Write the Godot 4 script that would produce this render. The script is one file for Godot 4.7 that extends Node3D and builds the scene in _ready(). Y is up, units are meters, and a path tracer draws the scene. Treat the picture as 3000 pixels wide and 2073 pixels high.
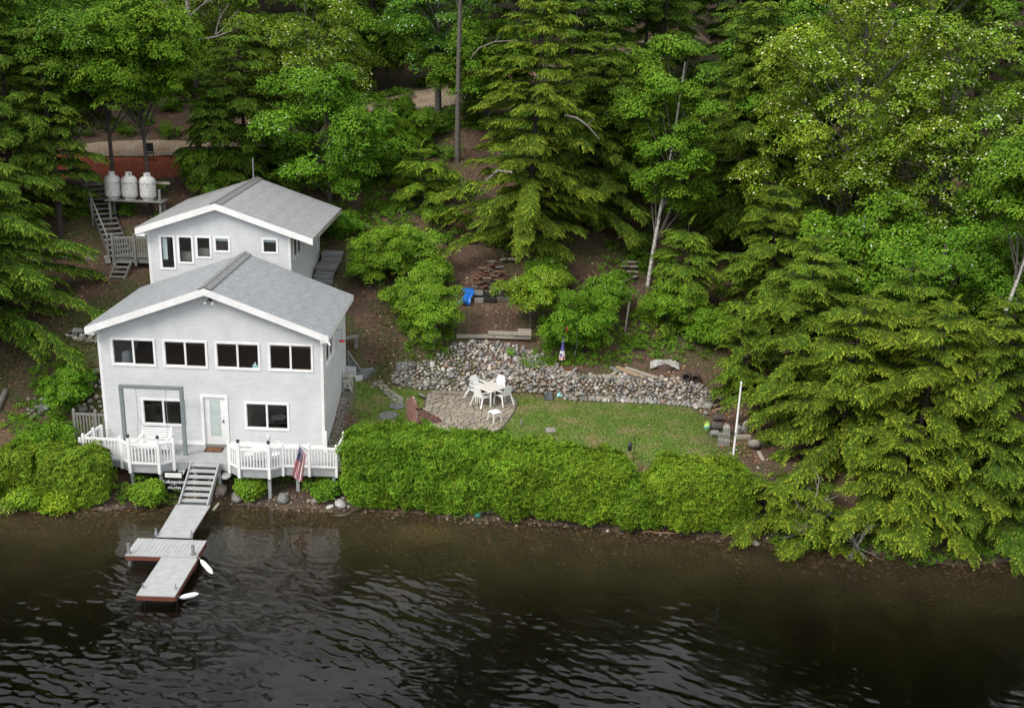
extends Node3D
# A lakeside house and cabin under an overcast sky, seen from a drone above the lake.
# World: y up, metres, y = 0 is the water; the house front stands in the plane z = 0 and faces the lake (+z).

const FOCAL := 3027.5
const CAM := Vector3(11.7128, 18.1699, 38.0449)
const DECK_Y := 1.39
var cam_basis := Basis()
var rng := RandomNumberGenerator.new()
var top_names := {}
var part_names := {}
var in_world := {}
var M := {}
var noise_a := FastNoiseLite.new()
var noise_b := FastNoiseLite.new()
var noise_c := FastNoiseLite.new()

func _ready():
	rng.seed = 7
	setup_view()
	setup_noise()
	make_materials()
	make_meshes()
	build_ground()
	build_water()
	build_lake_house()
	build_cabin()
	build_deck()
	build_dock()
	build_left_side()
	build_side_yard()
	build_patio()
	build_stone_wall()
	build_yard_things()
	build_hedges()
	build_trees()
	build_ground_cover()

func setup_view():
	cam_basis = Basis.from_euler(Vector3(-0.31627, 0.0, 0.03749), EULER_ORDER_YXZ)
	var cam := Camera3D.new()
	cam.name = "camera"
	cam.fov = rad_to_deg(2.0 * atan(1036.5 / FOCAL))
	cam.far = 600.0
	cam.near = 0.5
	add_child(cam)
	cam.transform = Transform3D(cam_basis, CAM)
	cam.current = true
	var env := Environment.new()
	env.background_mode = Environment.BG_SKY
	var sky := Sky.new()
	var sm := ProceduralSkyMaterial.new()
	sm.sky_top_color = Color(0.85, 0.853, 0.86)
	sm.sky_horizon_color = Color(0.73, 0.75, 0.775)
	sm.sky_curve = 0.25
	sm.ground_bottom_color = Color(0.16, 0.17, 0.16)
	sm.ground_horizon_color = Color(0.45, 0.48, 0.50)
	sm.sun_angle_max = 0.0
	sm.energy_multiplier = 0.86
	sky.sky_material = sm
	env.sky = sky
	env.tonemap_mode = Environment.TONE_MAPPER_LINEAR
	env.tonemap_exposure = 2.3
	env.volumetric_fog_enabled = true
	env.volumetric_fog_density = 0.0
	env.sdfgi_enabled = true
	env.ssao_enabled = true
	env.ssil_enabled = true
	var we := WorldEnvironment.new()
	we.name = "world_environment"
	we.environment = env
	add_child(we)
	var sun := DirectionalLight3D.new()
	sun.name = "sun"
	sun.light_energy = 0.5
	sun.light_color = Color(1.0, 0.975, 0.94)
	sun.light_angular_distance = 28.0
	sun.shadow_enabled = true
	add_child(sun)
	sun.look_at_from_position(Vector3(-18, 26, 17), Vector3.ZERO, Vector3.UP)

# ---- photo pixels (3000 x 2073) to directions; depth always comes from a plane or the ground ----
func ray(px: float, py: float) -> Vector3:
	return cam_basis * Vector3((px - 1500.0) / FOCAL, -(py - 1036.5) / FOCAL, -1.0)
func at_y(px: float, py: float, y: float) -> Vector3:
	var d := ray(px, py)
	return CAM + d * ((y - CAM.y) / d.y)
func at_z(px: float, py: float, z: float) -> Vector3:
	var d := ray(px, py)
	return CAM + d * ((z - CAM.z) / d.z)
func on_ground(px: float, py: float, lift := 0.0) -> Vector3:
	var d := ray(px, py)
	var t := (8.0 - CAM.z) / d.z
	var p := CAM + d * t
	while t < 140.0:
		p = CAM + d * t
		if p.y < height(p.x, p.z) + lift:
			break
		t += 0.05
	return Vector3(p.x, height(p.x, p.z), p.z)

func setup_noise():
	noise_a.seed = 3; noise_a.frequency = 0.35; noise_a.fractal_octaves = 4
	noise_b.seed = 11; noise_b.frequency = 1.6; noise_b.fractal_octaves = 3
	noise_c.seed = 23; noise_c.frequency = 0.09; noise_c.fractal_octaves = 3

# ---------------------------------------------------------------- mesh builder
class MB:
	var v := PackedVector3Array()
	var n := PackedVector3Array()
	var c := PackedColorArray()
	var uv := PackedVector2Array()
	var col := Color(1, 1, 1)
	func tri(a: Vector3, b: Vector3, d: Vector3, na = null, nb = null, nd = null):
		var f := (b - a).cross(d - a).normalized()
		if na == null:
			na = f; nb = f; nd = f
		if f.dot(na) > 0.0:
			v.append_array([a, d, b]); n.append_array([na, nd, nb])
		else:
			v.append_array([a, b, d]); n.append_array([na, nb, nd])
		c.append_array([col, col, col])
		uv.append_array([Vector2(a.x + a.z, -a.y), Vector2(b.x + b.z, -b.y), Vector2(d.x + d.z, -d.y)])
	func quad(a, b, d, e, nn):
		tri(a, b, d, nn, nn, nn)
		tri(a, d, e, nn, nn, nn)
	func quad_uv(a, b, d, e, nn, ua, ub, ud, ue):
		var k := v.size()
		v.append_array([a, d, b, a, e, d])
		for i in 6:
			n.append(nn); c.append(col)
		uv.append_array([ua, ud, ub, ua, ue, ud])
		k += 1
	func box(t: Transform3D, s: Vector3):
		var h := s * 0.5
		var p := []
		for i in 8:
			p.append(t * Vector3(h.x if i & 1 else -h.x, h.y if i & 2 else -h.y, h.z if i & 4 else -h.z))
		var bx := t.basis.x.normalized(); var by := t.basis.y.normalized(); var bz := t.basis.z.normalized()
		quad(p[1], p[3], p[7], p[5], bx); quad(p[0], p[2], p[6], p[4], -bx)
		quad(p[2], p[3], p[7], p[6], by); quad(p[0], p[1], p[5], p[4], -by)
		quad(p[4], p[5], p[7], p[6], bz); quad(p[0], p[1], p[3], p[2], -bz)
	func bar(a: Vector3, b: Vector3, w: float, h: float, up := Vector3.UP):
		var z := (b - a).normalized()
		if absf(z.dot(up)) > 0.98:
			up = Vector3.RIGHT
		var x := up.cross(z).normalized()
		var y := z.cross(x)
		box(Transform3D(Basis(x, y, z), (a + b) * 0.5), Vector3(w, h, a.distance_to(b)))
	func ab(lo: Vector3, hi: Vector3):
		box(Transform3D(Basis(), (lo + hi) * 0.5), hi - lo)
	func tube(pts: Array, rad: Array, sides := 7, caps := true):
		var rings := []
		var x := Vector3.RIGHT
		for i in pts.size():
			var d: Vector3 = (pts[mini(i + 1, pts.size() - 1)] - pts[maxi(i - 1, 0)]).normalized()
			x = (x - d * x.dot(d))
			if x.length() < 0.05:
				x = d.cross(Vector3(0.3, 0.5, 0.8))
			x = x.normalized()
			var y := d.cross(x)
			var ring := []
			for k in sides:
				var a := TAU * k / sides
				ring.append(x * cos(a) + y * sin(a))
			rings.append(ring)
		for i in pts.size() - 1:
			for k in sides:
				var k2 := (k + 1) % sides
				var a: Vector3 = pts[i] + rings[i][k] * rad[i]
				var b: Vector3 = pts[i] + rings[i][k2] * rad[i]
				var d2: Vector3 = pts[i + 1] + rings[i + 1][k2] * rad[i + 1]
				var e: Vector3 = pts[i + 1] + rings[i + 1][k] * rad[i + 1]
				tri(a, b, d2, rings[i][k], rings[i][k2], rings[i + 1][k2])
				tri(a, d2, e, rings[i][k], rings[i + 1][k2], rings[i + 1][k])
		if caps:
			for i in [0, pts.size() - 1]:
				var d: Vector3 = (pts[1] - pts[0]).normalized() * -1.0 if i == 0 else (pts[i] - pts[i - 1]).normalized()
				for k in sides:
					tri(pts[i], pts[i] + rings[i][k] * rad[i], pts[i] + rings[i][(k + 1) % sides] * rad[i], d, d, d)
	func lathe(prof: Array, sides: int, t := Transform3D()):
		for i in prof.size() - 1:
			var p: Vector2 = prof[i]; var q: Vector2 = prof[i + 1]
			var dn := Vector2(q.y - p.y, p.x - q.x).normalized()
			for k in sides:
				var a := TAU * k / sides; var b := TAU * (k + 1) / sides
				var ca := Vector3(cos(a), 0, sin(a)); var cb := Vector3(cos(b), 0, sin(b))
				var na := t.basis * (ca * dn.x + Vector3.UP * dn.y); var nb := t.basis * (cb * dn.x + Vector3.UP * dn.y)
				var p0 := t * (ca * p.x + Vector3.UP * p.y); var p1 := t * (cb * p.x + Vector3.UP * p.y)
				var q0 := t * (ca * q.x + Vector3.UP * q.y); var q1 := t * (cb * q.x + Vector3.UP * q.y)
				if p.x > 0.0001: tri(p0, p1, q1, na, nb, nb)
				if q.x > 0.0001: tri(p0, q1, q0, na, nb, na)
	func slab(poly: PackedVector2Array, y0: float, y1: float, bevel := 0.0):
		# a flat piece with outline poly in (x, z), from y0 up to y1
		var inner := poly
		if bevel > 0.0:
			inner = PackedVector2Array()
			var ctr := Vector2.ZERO
			for p in poly: ctr += p
			ctr /= poly.size()
			for p in poly: inner.append(p + (ctr - p).normalized() * bevel)
		var idx := Geometry2D.triangulate_polygon(inner)
		for i in range(0, idx.size(), 3):
			tri(Vector3(inner[idx[i]].x, y1, inner[idx[i]].y), Vector3(inner[idx[i + 1]].x, y1, inner[idx[i + 1]].y), Vector3(inner[idx[i + 2]].x, y1, inner[idx[i + 2]].y), Vector3.UP, Vector3.UP, Vector3.UP)
		var ctr2 := Vector2.ZERO
		for p in poly: ctr2 += p
		ctr2 /= poly.size()
		var ym := y1 - bevel
		for i in poly.size():
			var a := poly[i]; var b := poly[(i + 1) % poly.size()]
			var e := Vector2(b.y - a.y, a.x - b.x).normalized()
			if e.dot((a + b) * 0.5 - ctr2) < 0: e = -e
			quad(Vector3(a.x, y0, a.y), Vector3(b.x, y0, b.y), Vector3(b.x, ym, b.y), Vector3(a.x, ym, a.y), Vector3(e.x, 0, e.y))
			if bevel > 0.0:
				var ia := inner[i]; var ib := inner[(i + 1) % poly.size()]
				quad(Vector3(a.x, ym, a.y), Vector3(b.x, ym, b.y), Vector3(ib.x, y1, ib.y), Vector3(ia.x, y1, ia.y), Vector3(e.x, 1, e.y).normalized())
	func mesh() -> ArrayMesh:
		var m := ArrayMesh.new()
		if v.is_empty(): return m
		var a := []
		a.resize(Mesh.ARRAY_MAX)
		a[Mesh.ARRAY_VERTEX] = v; a[Mesh.ARRAY_NORMAL] = n; a[Mesh.ARRAY_COLOR] = c; a[Mesh.ARRAY_TEX_UV] = uv
		m.add_surface_from_arrays(Mesh.PRIMITIVE_TRIANGLES, a)
		return m

# ---------------------------------------------------------------- nodes
func numbered(called: String, used: Dictionary) -> String:
	var k: int = used.get(called, 0)
	used[called] = k + 1
	return called if k == 0 else "%s_%03d" % [called, k]
func names_of(parent: Node) -> Dictionary:
	if not part_names.has(parent.get_instance_id()): part_names[parent.get_instance_id()] = {}
	return part_names[parent.get_instance_id()]
func tag(o, label := "", category := "", group := "", kind := ""):
	if label: o.set_meta("label", label)
	if category: o.set_meta("category", category)
	if group: o.set_meta("group", group)
	if kind: o.set_meta("kind", kind)
	return o
func thing(called: String, label: String, category: String, at := Vector3.ZERO, turn := 0.0, group := "") -> Node3D:
	var o := Node3D.new()
	o.name = numbered(called, top_names)
	add_child(o)
	o.position = at
	o.rotation.y = turn
	return tag(o, label, category, group)
func world_thing(called: String, label: String, category: String, at: Vector3, group := "") -> Node3D:
	# a thing whose parts are given in world coordinates
	var o := thing(called, label, category, at, 0.0, group)
	in_world[o.get_instance_id()] = true
	return o
func structure(called: String, mesh = null, mat = null):
	var o = Node3D.new() if mesh == null else MeshInstance3D.new()
	o.name = numbered(called, top_names)
	if mesh != null:
		o.mesh = mesh
		o.material_override = mat
	add_child(o)
	return tag(o, "", "", "", "structure")
func part(parent: Node, called: String, mesh, mat: Material, at = null) -> MeshInstance3D:
	var o := MeshInstance3D.new()
	o.name = numbered(called, names_of(parent))
	o.mesh = mesh.mesh() if mesh is MB else mesh
	o.material_override = mat
	if at is Vector3: o.position = at
	elif at is Transform3D: o.transform = at
	if in_world.has(parent.get_instance_id()): o.position -= parent.position
	parent.add_child(o)
	return o
func many(parent: Node, called: String, mesh: Mesh, mat: Material, xf: Array, cols: Array = []) -> MultiMeshInstance3D:
	var mm := MultiMesh.new()
	mm.transform_format = MultiMesh.TRANSFORM_3D
	mm.use_colors = not cols.is_empty()
	mm.mesh = mesh
	mm.instance_count = xf.size()
	for i in xf.size():
		mm.set_instance_transform(i, xf[i])
		if not cols.is_empty(): mm.set_instance_color(i, cols[i])
	var o := MultiMeshInstance3D.new()
	if parent == self:
		o.name = numbered(called, top_names)
	else:
		o.name = numbered(called, names_of(parent))
	o.multimesh = mm
	o.material_override = mat
	if in_world.has(parent.get_instance_id()): o.position -= parent.position
	parent.add_child(o)
	return o
func copy(o: Node3D, at: Vector3, turn: float, label := "", group := "") -> Node3D:
	var c: Node3D = o.duplicate()
	c.name = numbered(String(o.name).rstrip("0123456789").trim_suffix("_"), top_names)
	add_child(c)
	c.position = at; c.rotation.y = turn
	if label: c.set_meta("label", label)
	if group: c.set_meta("group", group)
	return c
func rr(a: float, b: float) -> float:
	return rng.randf_range(a, b)
func jitter(c: Color, k: float) -> Color:
	var f := rr(1.0 - k, 1.0 + k)
	return Color(c.r * f * rr(0.94, 1.06), c.g * f, c.b * f * rr(0.9, 1.1))
func T(at: Vector3, e := Vector3.ZERO, s := Vector3.ONE) -> Transform3D:
	return Transform3D(Basis.from_euler(e) * Basis.from_scale(s), at)

# ---------------------------------------------------------------- materials (colours are linear base colours)
func grey_image(freq: float, lo: float, seed_: int, sx := 1.0, oct := 4) -> ImageTexture:
	var f := FastNoiseLite.new()
	f.seed = seed_; f.frequency = freq; f.fractal_octaves = oct
	var im := f.get_seamless_image(256, 256)
	im.convert(Image.FORMAT_L8)
	if sx != 1.0:
		im.resize(int(256 * sx), 256); im.resize(256, 256)
	for y in 256:
		for x in 256:
			var g := im.get_pixel(x, y).r
			g = lo + (1.0 - lo) * clampf((g - 0.2) / 0.6, 0, 1)
			im.set_pixel(x, y, Color(g, g, g))
	im.generate_mipmaps()
	return ImageTexture.create_from_image(im)
func mat(c: Color, rough := 0.8, tex = null, scale := 1.0, spec := 0.5) -> StandardMaterial3D:
	var m := StandardMaterial3D.new()
	m.albedo_color = c.linear_to_srgb()
	m.roughness = rough
	m.metallic_specular = spec
	if tex != null:
		m.albedo_texture = tex
		m.uv1_triplanar = true
		m.uv1_world_triplanar = true
		m.uv1_scale = Vector3(scale, scale, scale)
	return m
func leafy(c: Color, back := 0.5, rough := 0.55) -> StandardMaterial3D:
	var m := mat(c, rough, null, 1.0, 0.12)
	m.vertex_color_use_as_albedo = true
	m.cull_mode = BaseMaterial3D.CULL_DISABLED
	m.backlight_enabled = true
	m.backlight = Color(back, back, back * 0.7)
	return m
func tinted(tex = null, rough := 0.85, scale := 1.0) -> StandardMaterial3D:
	var m := mat(Color(1, 1, 1), rough, tex, scale)
	m.vertex_color_use_as_albedo = true
	return m
func make_materials():
	var soft := grey_image(0.012, 0.955, 5)
	var blotch := grey_image(0.03, 0.6, 9, 1.0, 5)
	var fine := grey_image(0.12, 0.7, 14, 1.0, 3)
	var grain := grey_image(0.06, 0.68, 21, 0.12)
	var streak := grey_image(0.02, 0.86, 31, 1.0, 4)
	var plank := grey_image(0.02, 0.93, 33, 0.1, 3)
	M.streak = streak; M.plank = plank
	M.soft = soft; M.blotch = blotch; M.fine = fine; M.grain = grain
	M.siding = mat(Color(0.60, 0.62, 0.635), 0.6, soft, 0.35)
	M.white = mat(Color(0.84, 0.845, 0.85), 0.5, soft, 0.5)
	M.white_plastic = mat(Color(0.78, 0.79, 0.78), 0.4, soft, 0.8)
	M.cream = mat(Color(0.55, 0.53, 0.46), 0.7, blotch, 0.6)
	M.roof = mat(Color(0.28, 0.30, 0.32), 0.42, streak, 0.6)
	M.roof_old = mat(Color(0.27, 0.28, 0.29), 0.5, streak, 0.5)
	M.ridge = mat(Color(0.21, 0.22, 0.22), 0.55, streak, 0.7)
	M.room = mat(Color(0.42, 0.36, 0.28), 0.9)
	M.floor_wood = mat(Color(0.30, 0.19, 0.10), 0.6, grain, 0.6)
	M.glass = StandardMaterial3D.new()
	M.glass.albedo_color = Color(0.08, 0.09, 0.09, 0.06)
	M.glass.transparency = BaseMaterial3D.TRANSPARENCY_ALPHA
	M.glass.roughness = 0.02
	M.frost = mat(Color(0.52, 0.60, 0.58), 0.25, soft, 1.0)
	M.curtain = mat(Color(0.45, 0.55, 0.55), 0.9)
	M.deck = mat(Color(0.36, 0.375, 0.385), 0.75, plank, 0.5)
	M.deck_dark = mat(Color(0.24, 0.25, 0.25), 0.8, plank, 0.5)
	M.grey_paint = mat(Color(0.19, 0.22, 0.23), 0.6, soft, 1.0)
	M.step_paint = mat(Color(0.24, 0.28, 0.29), 0.65, blotch, 0.7)
	M.weathered = mat(Color(0.30, 0.30, 0.28), 0.9, grain, 0.9)
	M.old_wood = mat(Color(0.16, 0.15, 0.135), 0.9, grain, 0.9)
	M.lumber = mat(Color(0.45, 0.33, 0.20), 0.85, grain, 0.9)
	M.pale_wood = mat(Color(0.48, 0.43, 0.36), 0.85, grain, 0.9)
	M.red_wood = mat(Color(0.20, 0.055, 0.03), 0.75, grain, 0.9)
	M.table_tile = mat(Color(0.58, 0.55, 0.52), 0.55, soft, 2.0)
	M.black = mat(Color(0.012, 0.013, 0.016), 0.5)
	M.chain = mat(Color(0.25, 0.26, 0.27), 0.4)
	M.red_bark = mat(Color(0.17, 0.075, 0.05), 0.95, blotch, 1.6)
	M.lumber_dark = mat(Color(0.22, 0.14, 0.09), 0.95, grain, 1.2)
	M.black_wood = mat(Color(0.035, 0.032, 0.03), 0.95, grain, 1.2)
	M.bark = mat(Color(0.075, 0.062, 0.052), 0.95, blotch, 1.2)
	M.bark_grey = mat(Color(0.17, 0.155, 0.14), 0.95, blotch, 1.2)
	M.birch = mat(Color(0.62, 0.60, 0.56), 0.8, blotch, 0.9)
	M.dead = mat(Color(0.30, 0.27, 0.24), 0.95, blotch, 1.0)
	M.stone = tinted(blotch, 0.85, 1.3)
	M.flag_stone = tinted(blotch, 0.9, 1.0)
	M.brick = tinted(fine, 0.9, 2.0)
	M.mortar = mat(Color(0.58, 0.50, 0.45), 0.95, fine, 2.0)
	M.concrete = mat(Color(0.33, 0.31, 0.28), 0.95, blotch, 1.0)
	M.slate = mat(Color(0.19, 0.20, 0.20), 0.8, blotch, 1.0)
	M.ground = tinted(blotch, 0.95, 0.9)
	M.litter = leafy(Color(1, 1, 1), 0.2, 0.8)
	M.grass = leafy(Color(1, 1, 1), 0.4, 0.6)
	M.hemlock = leafy(Color(1, 1, 1), 0.16, 0.6)
	M.leaf = leafy(Color(1, 1, 1), 0.28, 0.5)
	M.hedge = leafy(Color(1, 1, 1), 0.25, 0.5)
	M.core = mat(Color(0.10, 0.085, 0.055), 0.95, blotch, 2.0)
	M.tank = mat(Color(0.70, 0.70, 0.68), 0.45, streak, 0.8)
	M.tarp = mat(Color(0.012, 0.14, 0.50), 0.4, soft, 0.8)
	M.sheet = mat(Color(0.46, 0.47, 0.44), 0.8, blotch, 0.8)
	M.teal = mat(Color(0.02, 0.48, 0.40), 0.4)
	M.print = tinted(null, 0.7)
	M.water = StandardMaterial3D.new()
	M.water.albedo_color = Color(0.94, 0.92, 0.84, 0.0)
	M.water.transparency = BaseMaterial3D.TRANSPARENCY_ALPHA
	M.water.refraction_enabled = true
	M.water.refraction_scale = 0.036
	M.water.metallic_specular = 1.0
	M.water.roughness = 0.03

# ---------------------------------------------------------------- shared small meshes
var stones := []
var bough := []
var clump := []
var aspen_clump := []
var hedge_clump: Mesh
var tuft: Mesh
var dead_leaf: Mesh

func stone_mesh(seed_: int, flat := 0.75, rings := 5, sides := 8) -> ArrayMesh:
	var r := RandomNumberGenerator.new(); r.seed = seed_
	var nz := FastNoiseLite.new(); nz.seed = seed_; nz.frequency = 0.9
	var ang := r.randf_range(0.75, 1.0)
	var pts := []
	for i in rings + 1:
		var row := []
		for k in sides:
			var th := PI * i / rings; var ph := TAU * k / sides
			var d := Vector3(sin(th) * cos(ph), cos(th), sin(th) * sin(ph))
			var q := 1.0 + 0.35 * nz.get_noise_3dv(d * 1.1)
			row.append(Vector3(d.x * q, d.y * q * flat, d.z * q * ang) * 0.5)
		pts.append(row)
	var b := MB.new()
	for i in rings:
		for k in sides:
			var k2 := (k + 1) % sides
			var a: Vector3 = pts[i][k]; var c: Vector3 = pts[i][k2]; var d: Vector3 = pts[i + 1][k2]; var e: Vector3 = pts[i + 1][k]
			if i > 0: b.tri(a, c, d, a.normalized(), c.normalized(), d.normalized())
			if i < rings - 1: b.tri(a, d, e, a.normalized(), d.normalized(), e.normalized())
	return b.mesh()

func leaf(b: MB, at: Vector3, along: Vector3, nrm: Vector3, l: float, w: float):
	var side := along.cross(nrm).normalized()
	var up := side.cross(along).normalized()
	var mid := at + along * l * 0.45 - up * w * 0.12
	var tip := at + along * l - up * l * 0.12
	b.tri(at, mid + side * w * 0.5 + up * w * 0.12, tip)
	b.tri(at, tip, mid - side * w * 0.5 + up * w * 0.12)

func make_bough(seed_: int) -> ArrayMesh:
	# one hemlock spray, 1 m along +x: a flat fan of fine twigs that hangs at the tips;
	# old needles dark, this year's shoots at the twig ends light
	var r := RandomNumberGenerator.new(); r.seed = seed_
	var b := MB.new()
	var old := Color(0.058, 0.108, 0.018); var young := Color(0.200, 0.285, 0.036)
	for i in 9:
		var u := 0.05 + 0.95 * i / 8.0
		var p := Vector3(u, 0.04 - 0.34 * u * u, 0.05 * sin(u * 5.0 + seed_))
		for s in [-1.0, 1.0]:
			var len_: float = (0.50 * (1.0 - u * 0.66) + 0.05) * r.randf_range(0.6, 1.2)
			var d := Vector3(0.55 + 0.3 * u, -0.15 + r.randf_range(-0.2, 0.12), s * r.randf_range(0.65, 1.0)).normalized()
			var q := p
			var steps := 4
			for k in steps:
				var tipward := k == steps - 1
				var nrm := Vector3(r.randf_range(-0.4, 0.4), 1.0, r.randf_range(-0.4, 0.4)).normalized()
				b.col = (young if tipward or r.randf() < 0.08 else old) * r.randf_range(0.75, 1.25)
				leaf(b, q, d, nrm, len_ / steps * 1.6, 0.070 if tipward else 0.042)
				for s2 in [-1.0, 1.0]:
					var d2: Vector3 = (d + d.cross(Vector3.UP) * s2 * r.randf_range(0.6, 1.2) + Vector3.DOWN * r.randf_range(0.1, 0.6)).normalized()
					b.col = (young if r.randf() < (0.5 if tipward else 0.10) else old) * r.randf_range(0.75, 1.25)
					leaf(b, q + d * len_ / steps * 0.3, d2, nrm, len_ * r.randf_range(0.26, 0.42), 0.062 if tipward else 0.038)
				q += d * len_ / steps
				d = (d + Vector3.DOWN * 0.20).normalized()
	return b.mesh()

func make_clump(seed_: int, count: int, l: float, flat: float, pale: float, reach := 0.5) -> ArrayMesh:
	# a spray of broad leaves about 1 m across
	var r := RandomNumberGenerator.new(); r.seed = seed_
	var b := MB.new()
	for i in count:
		var a := r.randf() * TAU
		var rad := sqrt(r.randf()) * reach
		var at := Vector3(cos(a) * rad, (0.10 - 0.5 * rad * rad) + r.randf_range(-flat, flat), sin(a) * rad)
		var out := Vector3(cos(a + r.randf_range(-0.9, 0.9)), r.randf_range(-0.7, 0.25), sin(a + r.randf_range(-0.9, 0.9))).normalized()
		var nrm := Vector3(r.randf_range(-0.6, 0.6), 1.0, r.randf_range(-0.6, 0.6)).normalized()
		b.col = Color(0.105, 0.185, 0.020) * r.randf_range(0.7, 1.3)
		if r.randf() < 0.2: b.col = Color(0.18, 0.25, 0.035)
		if r.randf() < pale: b.col = Color(0.50, 0.56, 0.46)
		leaf(b, at, out, nrm, l * r.randf_range(0.7, 1.25), l * 0.7)
	return b.mesh()

func make_meshes():
	for i in 7: stones.append(stone_mesh(40 + i, 0.62 + 0.06 * i))
	for i in 3: bough.append(make_bough(70 + i))
	for i in 3: clump.append(make_clump(90 + i, 70, 0.15, 0.10, 0.005))
	for i in 2: aspen_clump.append(make_clump(95 + i, 62, 0.145, 0.13, 0.05))
	hedge_clump = make_clump(120, 64, 0.20, 0.12, 0.0)
	var r := RandomNumberGenerator.new(); r.seed = 5
	var b := MB.new()
	for i in 9:
		var a := r.randf() * TAU
		var p := Vector3(cos(a), 0, sin(a)) * r.randf() * 0.35
		var q := p + Vector3(cos(a) * r.randf_range(0.1, 0.5), r.randf_range(0.5, 1.0), sin(a) * 0.4)
		var s := Vector3(-sin(a), 0, cos(a)) * 0.07
		b.col = Color(1, 1, 1) * r.randf_range(0.75, 1.25)
		b.tri(p - s, p + s, q, Vector3(0, 1, 0), Vector3(0, 1, 0), Vector3(0, 1, 0))
	tuft = b.mesh()
	b = MB.new()
	leaf(b, Vector3(-0.5, 0, 0), Vector3(1, 0.15, 0).normalized(), Vector3.UP, 1.0, 0.65)
	dead_leaf = b.mesh()

# ---------------------------------------------------------------- the land
const GX := [-60.0, -12.0, -7.0, -4.6, 0.0, 4.4, 6.5, 9.0, 14.0, 20.0, 30.0, 60.0]
const GZ := [90.0, 40.0, 18.0, 10.0, 6.0, 4.0, 2.5, 2.0, 1.2, 0.4, -0.4, -2.0, -4.0, -5.0, -5.7, -7.2, -8.2, -10.0, -13.0, -16.0, -20.0, -25.0, -30.0, -36.0, -50.0, -90.0, -200.0]
const GH := [
	[-9, -9, -9, -9, -9, -9, -9, -9, -9, -9, -9, -9],
	[-5, -5, -5, -5, -5, -5, -5, -5, -5, -5, -5, -5],
	[-3, -3, -3, -3, -3, -3, -3, -3, -3, -3, -3, -3],
	[-1.6, -1.6, -1.6, -1.6, -1.6, -1.6, -1.6, -1.6, -1.8, -2.0, -2.0, -2.0],
	[-0.7, -0.7, -0.7, -0.7, -0.7, -0.7, -0.7, -0.7, -0.8, -1.0, -1.1, -1.1],
	[-0.28, -0.28, -0.28, -0.28, -0.28, -0.28, -0.28, -0.28, -0.3, -0.35, -0.4, -0.4],
	[0, 0, 0, 0, 0, 0, 0, 0, 0, 0, 0, 0],
	[0.25, 0.25, 0.25, 0.22, 0.22, 0.22, 0.28, 0.3, 0.3, 0.3, 0.25, 0.25],
	[0.7, 0.7, 0.68, 0.55, 0.5, 0.6, 0.9, 1.0, 1.0, 0.95, 0.8, 0.7],
	[1.1, 1.1, 1.05, 0.85, 0.7, 0.95, 1.6, 1.7, 1.7, 1.6, 1.3, 1.1],
	[1.45, 1.45, 1.38, 1.15, 0.85, 1.40, 1.9, 1.97, 1.97, 1.9, 1.65, 1.5],
	[2.3, 2.3, 2.4, 2.5, 1.0, 1.78, 1.97, 2.0, 2.0, 2.0, 1.9, 1.9],
	[3.7, 3.8, 4.0, 4.1, 1.1, 2.40, 2.12, 2.0, 2.0, 2.0, 2.1, 2.2],
	[4.3, 4.4, 4.6, 4.6, 2.2, 2.66, 2.3, 2.05, 2.02, 2.05, 2.3, 2.5],
	[4.7, 4.8, 4.9, 4.9, 4.2, 2.95, 2.65, 2.45, 2.80, 2.80, 2.7, 2.8],
	[5.3, 5.35, 5.4, 5.35, 5.0, 3.9, 3.65, 3.65, 3.25, 3.2, 3.2, 3.3],
	[5.6, 5.7, 5.7, 5.65, 5.2, 4.5, 4.15, 4.1, 3.8, 3.6, 3.5, 3.6],
	[6.2, 6.2, 6.2, 6.1, 5.5, 5.3, 5.1, 5.1, 4.7, 4.3, 4.2, 4.3],
	[7.75, 7.75, 7.7, 7.4, 6.2, 6.4, 6.6, 6.6, 6.0, 5.2, 5.2, 5.4],
	[9, 9, 9, 8.8, 8.4, 8.0, 8.1, 8.0, 7.2, 6.3, 6.3, 6.6],
	[9.3, 9.3, 9.3, 9.3, 9.4, 9.7, 9.8, 9.9, 9.0, 8.0, 7.8, 8.0],
	[9.8, 9.8, 9.8, 9.9, 10.8, 11.6, 11.8, 11.9, 11.0, 9.8, 9.6, 9.8],
	[11.3, 11.2, 11.2, 11.4, 12.3, 13.0, 13.2, 13.3, 12.9, 11.8, 11.5, 11.6],
	[13.5, 13.5, 13.5, 13.6, 14.0, 14.4, 14.6, 14.7, 14.6, 13.9, 13.6, 13.6],
	[19, 19, 19, 19, 19, 19, 19, 19, 19, 18.5, 18, 18],
	[32, 32, 32, 32, 32, 32, 32, 32, 32, 32, 31, 31],
	[60, 60, 60, 60, 60, 60, 60, 60, 60, 60, 60, 60]]
const SHORE := [[-60.0, 1.2], [-12.0, 1.0], [-7.0, 0.9], [-3.4, 0.7], [-1.7, 0.1], [0.9, -0.1], [5.5, -0.1], [8.0, 0.0], [12.0, 0.45], [17.0, 0.86], [22.0, 1.26], [25.6, 2.0], [28.0, 2.5], [30.6, 1.9], [60.0, 2.0]]

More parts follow.
